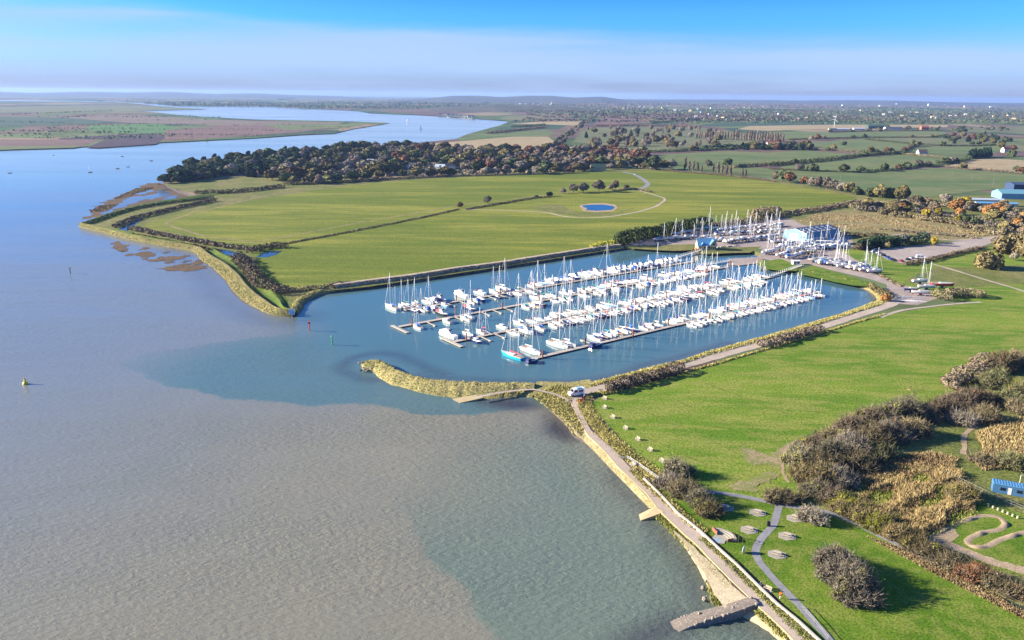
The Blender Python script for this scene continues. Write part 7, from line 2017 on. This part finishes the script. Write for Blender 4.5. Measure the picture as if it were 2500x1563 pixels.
# ------------------------------------------------------------------ benches, tables, signs
def bench(label, u, v, rz, group=None):
    o = thing('bench', label, 'bench', P(u, v, Z1), rz, group)
    def q(key, fn, mat, name, loc=(0, 0, 0)):
        link(name, mk(('bench', key), fn, mat, name), None, o, loc)
    for i in range(3):
        q('slat', lambda: MB().box(-.9, .9, -.07, .07, .42, .47), 'bench_wood', 'seat_slat', (0, -.18 + i * .17, 0))
        q('bslat', lambda: MB().box(-.9, .9, .22, .27, 0, .12), 'bench_wood', 'back_slat', (0, .03 * i, .56 + i * .17))
    for s in (-.8, .8):
        q('leg', lambda: MB().box(-.06, .06, -.28, -.16, 0, .62).box(-.06, .06, .24, .34, 0, 1.02), 'bench_wood', 'leg', (s, 0, 0))
        q('arm', lambda: MB().box(-.06, .06, -.3, .3, .62, .68), 'bench_wood', 'armrest', (s, 0, 0))
    q('plinth', lambda: MB().box(-1.1, 1.1, -.5, .42, -.02, .03), 'mosaic_pale', 'plinth')
    return o
bl = ['the first from the camper van', 'the second from the camper van', 'the third from the camper van', 'the fourth from the camper van', 'the fifth from the camper van', 'the sixth from the camper van', 'the seventh from the camper van', 'tucked against the feathery shrub', 'between promenade and ramp']
for i, (u, v, r) in enumerate(((1466, 957, .3), (1476, 974, -.9), (1476, 996, -1.2), (1496, 1020, -1.1), (1527, 1047, -1.1), (1557, 1074, -1.1), (1587, 1100, -1.1), (1616, 1127, -1.1), (1545, 1137, -1.0))):
    bench(f'pale timber bench facing the river, {bl[i]}', u, v, r, 'benches above the promenade')
bench('timber bench on the promenade wall below the lifebuoy post', 1874, 1441, -0.75)

def picnic(label, u, v, rz):
    o = thing('picnic_table', label, 'picnic table', P(u, v, Z3 + .02), rz, 'picnic tables on paved pads')
    for i in range(4):
        link('top_plank', mk(('pt', 'top'), lambda: MB().box(-.95, .95, -.085, .085, .72, .77), 'bench_wood', 'top_plank'), None, o, (0, -.28 + i * .19, 0))
    for s in (-1, 1):
        link('seat', mk(('pt', 'seat'), lambda: MB().box(-.95, .95, -.14, .14, .42, .47), 'bench_wood', 'seat'), None, o, (0, s * .72, 0))
        link('leg', mk(('pt', 'leg'), lambda: MB().chain([(0, -.78, 0), (0, -.3, .72)], [.05, .05], 4).chain([(0, .78, 0), (0, .3, .72)], [.05, .05], 4).box(-.04, .04, -.8, .8, .36, .42), 'timber_dark', 'leg'), None, o, (s * .7, 0, 0))
    return o
pads = [(1850, 1252, 'upper left of the forked path'), (1829, 1294, 'left of the forked path, behind the seating steps'), (1941, 1266, 'under the grey-brown shrub'), (1922, 1309, 'right of the path, in the middle'), (1897, 1354, 'right of the path, nearest the river'), (1772, 1240, 'in the shade of the promenade shrubs')]
for u, v, lb in pads:
    pc = P(u, v, Z2)
    hx = [(2.45 * math.cos(math.pi / 3 * i + .25), 2.2 * math.sin(math.pi / 3 * i + .25)) for i in range(6)]
    tag(MB().prism(hx, -.05, .05).obj('paved_pad', 'mosaic_pale', None, pc), f'six-sided paved pad under a picnic table, {lb}', 'pad', 'paved picnic pads')
    picnic(f'timber picnic table, {lb}', u, v, -0.55)

# stepped seating with mosaic floor beside the promenade
p = P(1752, 1318, Z2)
am = thing('seating_steps', 'pale curved seating steps round a mosaic floor beside the promenade', 'seating', p, 0.25)
for k in range(4):
    r0_, r1_ = 2.1 + k * .62, 2.1 + (k + 1) * .62 - .02
    ang = np.linspace(-0.45, 1.25, 12)
    MB().loft([[(r0_ * math.cos(t), r0_ * math.sin(t), 0), (r0_ * math.cos(t), r0_ * math.sin(t), .12 + .22 * k), (r1_ * math.cos(t), r1_ * math.sin(t), .12 + .22 * k), (r1_ * math.cos(t), r1_ * math.sin(t), 0)] for t in ang]).obj('step', 'mosaic_pale', am)
MB().prism([(2.0, -.6), (2.0, 1.6), (.4, 2.2), (-1.6, .6), (-1.2, -1.4), (.6, -2.2)], 0.0, .07).obj('floor', 'mosaic_pale', am)
for i, (x, y, s) in enumerate(((-.3, .2, .5), (.4, -.6, .4), (-.6, -.5, .35), (.5, .5, .3), (-.1, -1.2, .3))):
    MB().prism([(x + s * math.cos(t), y + s * .6 * math.sin(t)) for t in np.linspace(0, 5.6, 7)], .072, .085).obj('mosaic_figure', 'mosaic_blue', am)
MB().box(-.08, .08, 2.0, 4.5, 0, 1.0).obj('end_wall', 'pile_rust', am, (.9, 0, 0))
MB().box(-.1, 2.4, -.06, .06, 0, .8).obj('end_wall', 'pile_rust', am, (2.0, -1.5, 0))
for i in range(3):
    o = thing('hoop_arch', f'thin dark hoop arch behind the seating steps, {nth(i)} from them', 'arch', P(1792 + i * 11, 1318 + i * 3, Z1), 1.2, 'hoops behind the seating steps')
    ang = np.linspace(0, math.pi, 9)
    MB().chain([(1.3 * math.cos(t), 0, 1.9 * math.sin(t)) for t in ang], [.05] * 9, 5).obj('hoop', 'timber_dark', o)
# round white information panel, lifebuoy post, bins, lamp posts, signs
p = P(1815, 1350, Z1)
ib = thing('information_panel', 'round white information panel leaning on the grass by the path', 'sign', p, 0.9)
q = MB().tube((0, -.05, 1.0), (0, .05, 1.0), .85, .85, 16); q.obj('panel', 'rail_white', ib)
for s in (-.35, .35):
    MB().box(s - .05, s + .05, .06, .16, 0, 1.1).obj('post', 'steel', ib)
p = P(1904, 1462, LZ)
lp = thing('lifebuoy_post', 'orange lifebuoy on a post between promenade and footpath', 'lifebuoy', p, 0.6)
MB().box(-.06, .06, -.06, .06, 0, 1.5).obj('post', 'rail_white', lp)
tr_ = [[((.42 + .12 * math.cos(b__)) * math.cos(a_), -.14 + .12 * math.sin(b__), 1.35 + (.42 + .12 * math.cos(b__)) * math.sin(a_)) for b__ in np.linspace(0, 6.283, 7)[:-1]] for a_ in np.linspace(0, 6.283, 15)]
MB().loft(tr_, close=True, caps=False).obj('ring', 'orange_plastic', lp)
p = P(1418, 984, LZ)
for i, (lb, u, v, mt, w) in enumerate((('orange litter bin at the bend of the promenade', 1418, 983, 'orange_plastic', .5), ('second orange bin beside the first at the bend', 1422, 977, 'orange_plastic', .45), ('dark litter bin beside the bend of the promenade', 1428, 975, 'cover_red', .4), ('dark litter bin beside the forked path', 1876, 1284, 'car_black', .4))):
    o = thing('litter_bin', lb, 'bin', P(u, v, LZ + .1))
    MB().box(-w, w, -w * .8, w * .8, 0, 1.1).obj('body', mt, o)
    MB().loft([[(-w - .03, -w * .83, 1.1), (w + .03, -w * .83, 1.1), (w + .03, w * .83, 1.1), (-w - .03, w * .83, 1.1)], [(-w * .6, -w * .5, 1.3), (w * .6, -w * .5, 1.3), (w * .6, w * .5, 1.3), (-w * .6, w * .5, 1.3)]]).obj('lid', 'car_black', o)
def lamp(label, u, v, h, z=LZ):
    o = thing('lamp_post', label, 'lamp post', P(u, v, z))
    MB().tube((0, 0, 0), (0, 0, h), .11, .07, 6).obj('column', 'rail_white', o)
    MB().chain([(0, 0, h), (.5, 0, h + .15), (1.0, 0, h + .1)], [.06, .05, .05], 5).obj('arm', 'rail_white', o)
    MB().box(.8, 1.4, -.14, .14, h - .02, h + .12).obj('lantern', 'skylight', o)
lamp('white post at the corner beside the camper van', 1426, 975, 4.0)
lamp('tall white lamp post at the left corner of the car park', 2115, 612, 8.0)
lamp('grey lamp post behind the blue cabin', 2486, 1196, 4.5)
lamp('white lamp post among the evergreens by the car park', 2200, 601, 8.0)
p = P(713, 774, 1.6)
sg = thing('navigation_board', 'white and blue notice board on the point of the harbour mouth', 'sign', p, -0.1)
for s in (-.9, .9):
    MB().box(s - .1, s + .1, -.1, .1, -1, 1.6).obj('post', 'timber_dark', sg)
bd = MB().box(-1.5, 1.5, -.06, .06, 1.1, 4.1).obj('board', 'rail_white', sg)
MB().box(-1.1, 1.1, -.085, -.065, 1.5, 3.3).obj('panel', 'sign_blue', bd)
for x in (-.3,):
    MB().box(-.2, .2, -.11, -.09, 1.9, 3.0).obj('symbol', 'rail_white', bd)
def beacon(label, u, v, mt, h, top):
    o = thing('channel_marker', label, 'marker', P(u, v, 0))
    MB().tube((0, 0, -2), (0, 0, h), .28, .24, 8).obj('pile', mt, o)
    if top == 'can':
        MB().box(-.45, .45, -.45, .45, h, h + .9).obj('topmark', mt, o)
    elif top == 'cone':
        MB().tube((0, 0, h), (0, 0, h + 1.0), .55, .02, 8).obj('topmark', mt, o)
    else:
        MB().tube((0, 0, h), (0, 0, h + .3), .9, .9, 8).obj('topmark', mt, o)
beacon('red channel post left of the harbour entrance', 756, 808, 'mark_red', 3.6, 'can')
beacon('green channel post in the harbour entrance', 811, 842, 'mark_green', 3.6, 'cone')
beacon('dark withy with topmark off the river wall', 172, 668, 'timber_dark', 3.4, 'flat')
p = P(62, 938, 0)
by = thing('mooring_buoy', 'yellow marker buoy alone at the left edge of the river', 'buoy', p)
MB().tube((0, 0, -.4), (0, 0, .7), 1.0, .95, 12).obj('float', 'buoy_yellow', by, smooth=True)
MB().tube((0, 0, .7), (0, 0, 2.2), .55, .2, 8).obj('tower', 'buoy_yellow', by)
MB().box(-.3, .3, -.06, .06, 2.2, 2.6).box(-.06, .06, -.3, .3, 2.2, 2.6).obj('topmark', 'buoy_yellow', by)
for i, (u, v) in enumerate(((470, 637), (476, 638), (482, 637))):
    o = thing('mooring_post', f'white stake in the shallows by the river wall, {nth(i)} from the left', 'post', P(u, v, 0), 0, 'stakes in the shallows')
    MB().tube((0, 0, -1), (0, 0, 1.7), .2, .16, 6).obj('stake', 'rail_white', o)
# log, gate and small posts beside the play area
for i in range(7):
    o = thing('log_post', f'short timber stump in the play area, {nth(i)} from the left', 'post', P(2412 + i * 12, 1236 + i * 5, Z1), 0, 'stumps in the play area')
    MB().tube((0, 0, 0), (0, 0, .7), .28, .26, 8).obj('log', 'bench_wood', o)
o = thing('cycle_hoops', 'three dark metal barrier hoops across the promenade', 'barrier', P(1592, 1213, Z3))
for i in range(3):
    MB().chain([(i * 1.0 - .3, 0, 0), (i * 1.0 - .3, 0, 1.0), (i * 1.0 + .3, 0, 1.0), (i * 1.0 + .3, 0, 0)], [.05] * 4, 5).obj('hoop', 'timber_dark', o)

# dirt pump track: looping ridge with rollers
pt_ = [(2290, 1300), (2340, 1275), (2400, 1258), (2440, 1262), (2458, 1280), (2440, 1294), (2400, 1300), (2370, 1312), (2358, 1325), (2380, 1338), (2410, 1335), (2440, 1318), (2500, 1300), (2560, 1290)]
c = smooth_line(resample(PP(pt_, Z1), 110), 3)
t = np.gradient(c, axis=0); t /= np.linalg.norm(t, axis=1)[:, None]
nn = np.stack([-t[:, 1], t[:, 0], 0 * t[:, 0]], 1)
hgt = 0.12 + 0.34 * np.clip(np.sin(np.linspace(0, 40, 110) + 0.6 * np.sin(np.linspace(0, 13, 110))), 0, 1) ** 2
V = np.concatenate([np.c_[(c + nn * o_)[:, :2], Z1 + hgt * k_] for o_, k_ in ((-1.15, -0.5), (-0.5, 1.0), (0.5, 1.0), (1.15, -0.5))])
Fq = np.array([(j * 110 + i, j * 110 + i + 1, (j + 1) * 110 + i + 1, (j + 1) * 110 + i) for j in range(3) for i in range(109)])
tag(link('pump_track', mesh_np('pump_track', V, Fq), 'dirt'), 'looping dirt pump track with rollers at the right edge', 'cycle track')
ribbon('track', [(2255, 1310), (2300, 1325), (2350, 1345), (2420, 1372), (2520, 1400)], 3.4, Z2, 'dirt', 1.5, 1.5, 0.2)
sheet('dirt_patch', [(2265, 1315), (2290, 1290), (2330, 1285), (2345, 1310), (2310, 1330)], Z2 + .01, 'dirt', 1.5, .4, 1.2)
sheet('lawn', [(2270, 1310), (2330, 1265), (2400, 1225), (2560, 1275), (2560, 1420), (2420, 1390), (2330, 1350)], Z1 + .03, 'lawn_grass', 1.5)

# ------------------------------------------------------------------ people and a dog
def person(label, u, v, rz, top, legs='trousers', stride=0.25, z=LZ + 0.15, h=1.72):
    o = thing('person', label, 'person', P(u, v, z), rz)
    J = {'pel': (0, 0, .95), 'wai': (0, 0, 1.12), 'che': (0, .02, 1.36), 'nek': (0, .02, 1.50), 'hed': (0, .03, 1.63), 'top': (0, .03, 1.74),
         'hl': (-.1, 0, .90), 'kl': (-.11, stride * .6, .50), 'al': (-.11, stride * .7, .09), 'tl': (-.11, stride * .7 + .17, .04),
         'hr': (.1, 0, .90), 'kr': (.11, -stride * .1, .49), 'ar': (.11, -stride, .10), 'tr': (.11, -stride + .17, .05),
         'sl': (-.19, .02, 1.42), 'el': (-.25, -stride * .5, 1.14), 'wl': (-.25, -stride * .3 + .05, .90), 'fl': (-.24, -stride * .2 + .08, .80),
         'sr': (.19, .02, 1.42), 'er': (.25, stride * .5, 1.14), 'wr': (.25, stride * .9, .93), 'fr': (.24, stride * 1.1, .84)}
    R_ = dict(pel=.15, wai=.13, che=.16, nek=.06, hed=.105, top=.06, hl=.10, kl=.065, al=.05, tl=.045, hr=.10, kr=.065, ar=.05, tr=.045, sl=.075, el=.05, wl=.038, fl=.04, sr=.075, er=.05, wr=.038, fr=.04)
    E_ = [('pel', 'wai'), ('wai', 'che'), ('che', 'nek'), ('nek', 'hed'), ('hed', 'top'), ('pel', 'hl'), ('hl', 'kl'), ('kl', 'al'), ('al', 'tl'), ('pel', 'hr'), ('hr', 'kr'), ('kr', 'ar'), ('ar', 'tr'), ('che', 'sl'), ('sl', 'el'), ('el', 'wl'), ('wl', 'fl'), ('che', 'sr'), ('sr', 'er'), ('er', 'wr'), ('wr', 'fr')]
    skinned('body', J, R_, E_, o, [top, legs, 'skin', 'hair'], lambda c: (3 if c[2] > 1.66 or (c[2] > 1.55 and c[1] < -.02) else 2) if c[2] > 1.49 else (2 if (abs(c[0]) > .19 and c[2] < .93) else (0 if c[2] > .93 else (1 if c[2] > .13 else 3))), h / 1.78)
    return o

def skinned(name, J, R_, E_, parent, mats, pick, s=1.0):
    bm_ = bmesh.new()
    lay = bm_.verts.layers.skin.verify()
    vs__ = {}
    for k, c in J.items():
        v_ = bm_.verts.new(c); vs__[k] = v_
        v_[lay].radius = (R_[k], R_[k])
    vs__[list(J)[0]][lay].use_root = True
    for a, b_ in E_:
        bm_.edges.new((vs__[a], vs__[b_]))
    me_ = bpy.data.meshes.new(name); bm_.to_mesh(me_); bm_.free()
    t_o = bpy.data.objects.new(name, me_); COL.objects.link(t_o)
    t_o.modifiers.new('skin', 'SKIN'); sb = t_o.modifiers.new('sub', 'SUBSURF'); sb.levels = sb.render_levels = 1
    dg = bpy.context.evaluated_depsgraph_get()
    me2 = bpy.data.meshes.new_from_object(t_o.evaluated_get(dg))
    bpy.data.objects.remove(t_o)
    me2.materials.clear()
    for m_ in mats:
        me2.materials.append(MATS[m_])
    for pl in me2.polygons:
        pl.material_index = pick(pl.center)
        pl.use_smooth = True
    q = link(name, me2, None, parent)
    q.scale = (s, s, s)
    return q
person('walker in a red jacket on the gravel track by the basin', 1662, 892, -0.9, 'jacket_red')
person('walker in dark clothes beside the red-jacketed one on the track', 1668, 892, -0.9, 'jacket_navy')
person('person in black walking a tan dog across the green field', 2223, 951, 0.5, 'jacket_black')
person('person in dark clothes standing by the promenade wall', 1661, 1254, 2.2, 'jacket_black', stride=0.05)
person('person in dark clothes on the promenade near the lifebuoy post', 1857, 1434, 2.4, 'jacket_navy', stride=0.1)
person('person in a dark coat at the bend beside the orange bins', 1430, 981, 0.4, 'jacket_navy')
dg_ = thing('dog', 'tan dog beside the person in black on the green field', 'dog', P(2219, 954, Z1), 2.6)
skinned('body', {'hip': (-.28, 0, .5), 'mid': (0, 0, .49), 'che': (.26, 0, .48), 'nek': (.40, 0, .62), 'hed': (.50, 0, .70), 'muz': (.64, 0, .66), 'ta': (-.40, 0, .55), 'tb': (-.55, 0, .68),
                 'fl1': (.27, .09, .28), 'fl2': (.26, .09, .04), 'fr1': (.27, -.09, .28), 'fr2': (.30, -.09, .04), 'hl1': (-.24, .10, .33), 'hl2': (-.36, .10, .20), 'hl3': (-.32, .10, .04), 'hr1': (-.24, -.10, .33), 'hr2': (-.38, -.10, .20), 'hr3': (-.36, -.10, .04)},
        dict(hip=.13, mid=.13, che=.16, nek=.09, hed=.09, muz=.045, ta=.04, tb=.02, fl1=.05, fl2=.035, fr1=.05, fr2=.035, hl1=.07, hl2=.04, hl3=.035, hr1=.07, hr2=.04, hr3=.035),
        [('hip', 'mid'), ('mid', 'che'), ('che', 'nek'), ('nek', 'hed'), ('hed', 'muz'), ('hip', 'ta'), ('ta', 'tb'), ('che', 'fl1'), ('fl1', 'fl2'), ('che', 'fr1'), ('fr1', 'fr2'), ('hip', 'hl1'), ('hl1', 'hl2'), ('hl2', 'hl3'), ('hip', 'hr1'), ('hr1', 'hr2'), ('hr2', 'hr3')], dg_, ['dog_tan'], lambda c: 0)

# ------------------------------------------------------------------ look-alikes told apart by their order from the left
same = {}
for ob in list(COL.objects):
    if ob.parent is None and 'group' in ob and 'label' in ob:
        same.setdefault((ob['group'], ob['label']), []).append(ob)
for (g_, lb_), obs in same.items():
    if len(obs) > 1:
        obs.sort(key=lambda ob: ob.location.x / max(1.0, ob.location.y))
        for i, ob in enumerate(obs):
            ob['label'] = f'{lb_}, {nth(i)} from the left'

# ------------------------------------------------------------------ the air
HAZE = 3.4e-5
m = bpy.data.materials.new('haze'); MATS['haze'] = m
m.use_nodes = True
m.node_tree.nodes.clear()
ov = m.node_tree.nodes.new('ShaderNodeOutputMaterial'); pv = m.node_tree.nodes.new('ShaderNodeVolumePrincipled')
pv.inputs['Color'].default_value = (0.36, 0.55, 1.0, 1)
pv.inputs['Density'].default_value = HAZE
pv.inputs['Anisotropy'].default_value = 0.2
m.node_tree.links.new(pv.outputs[0], ov.inputs['Volume'])
hz = MB().box(-45000, 45000, -600, 31000, -4, 150).obj('haze', 'haze')
hz['kind'] = 'stuff'
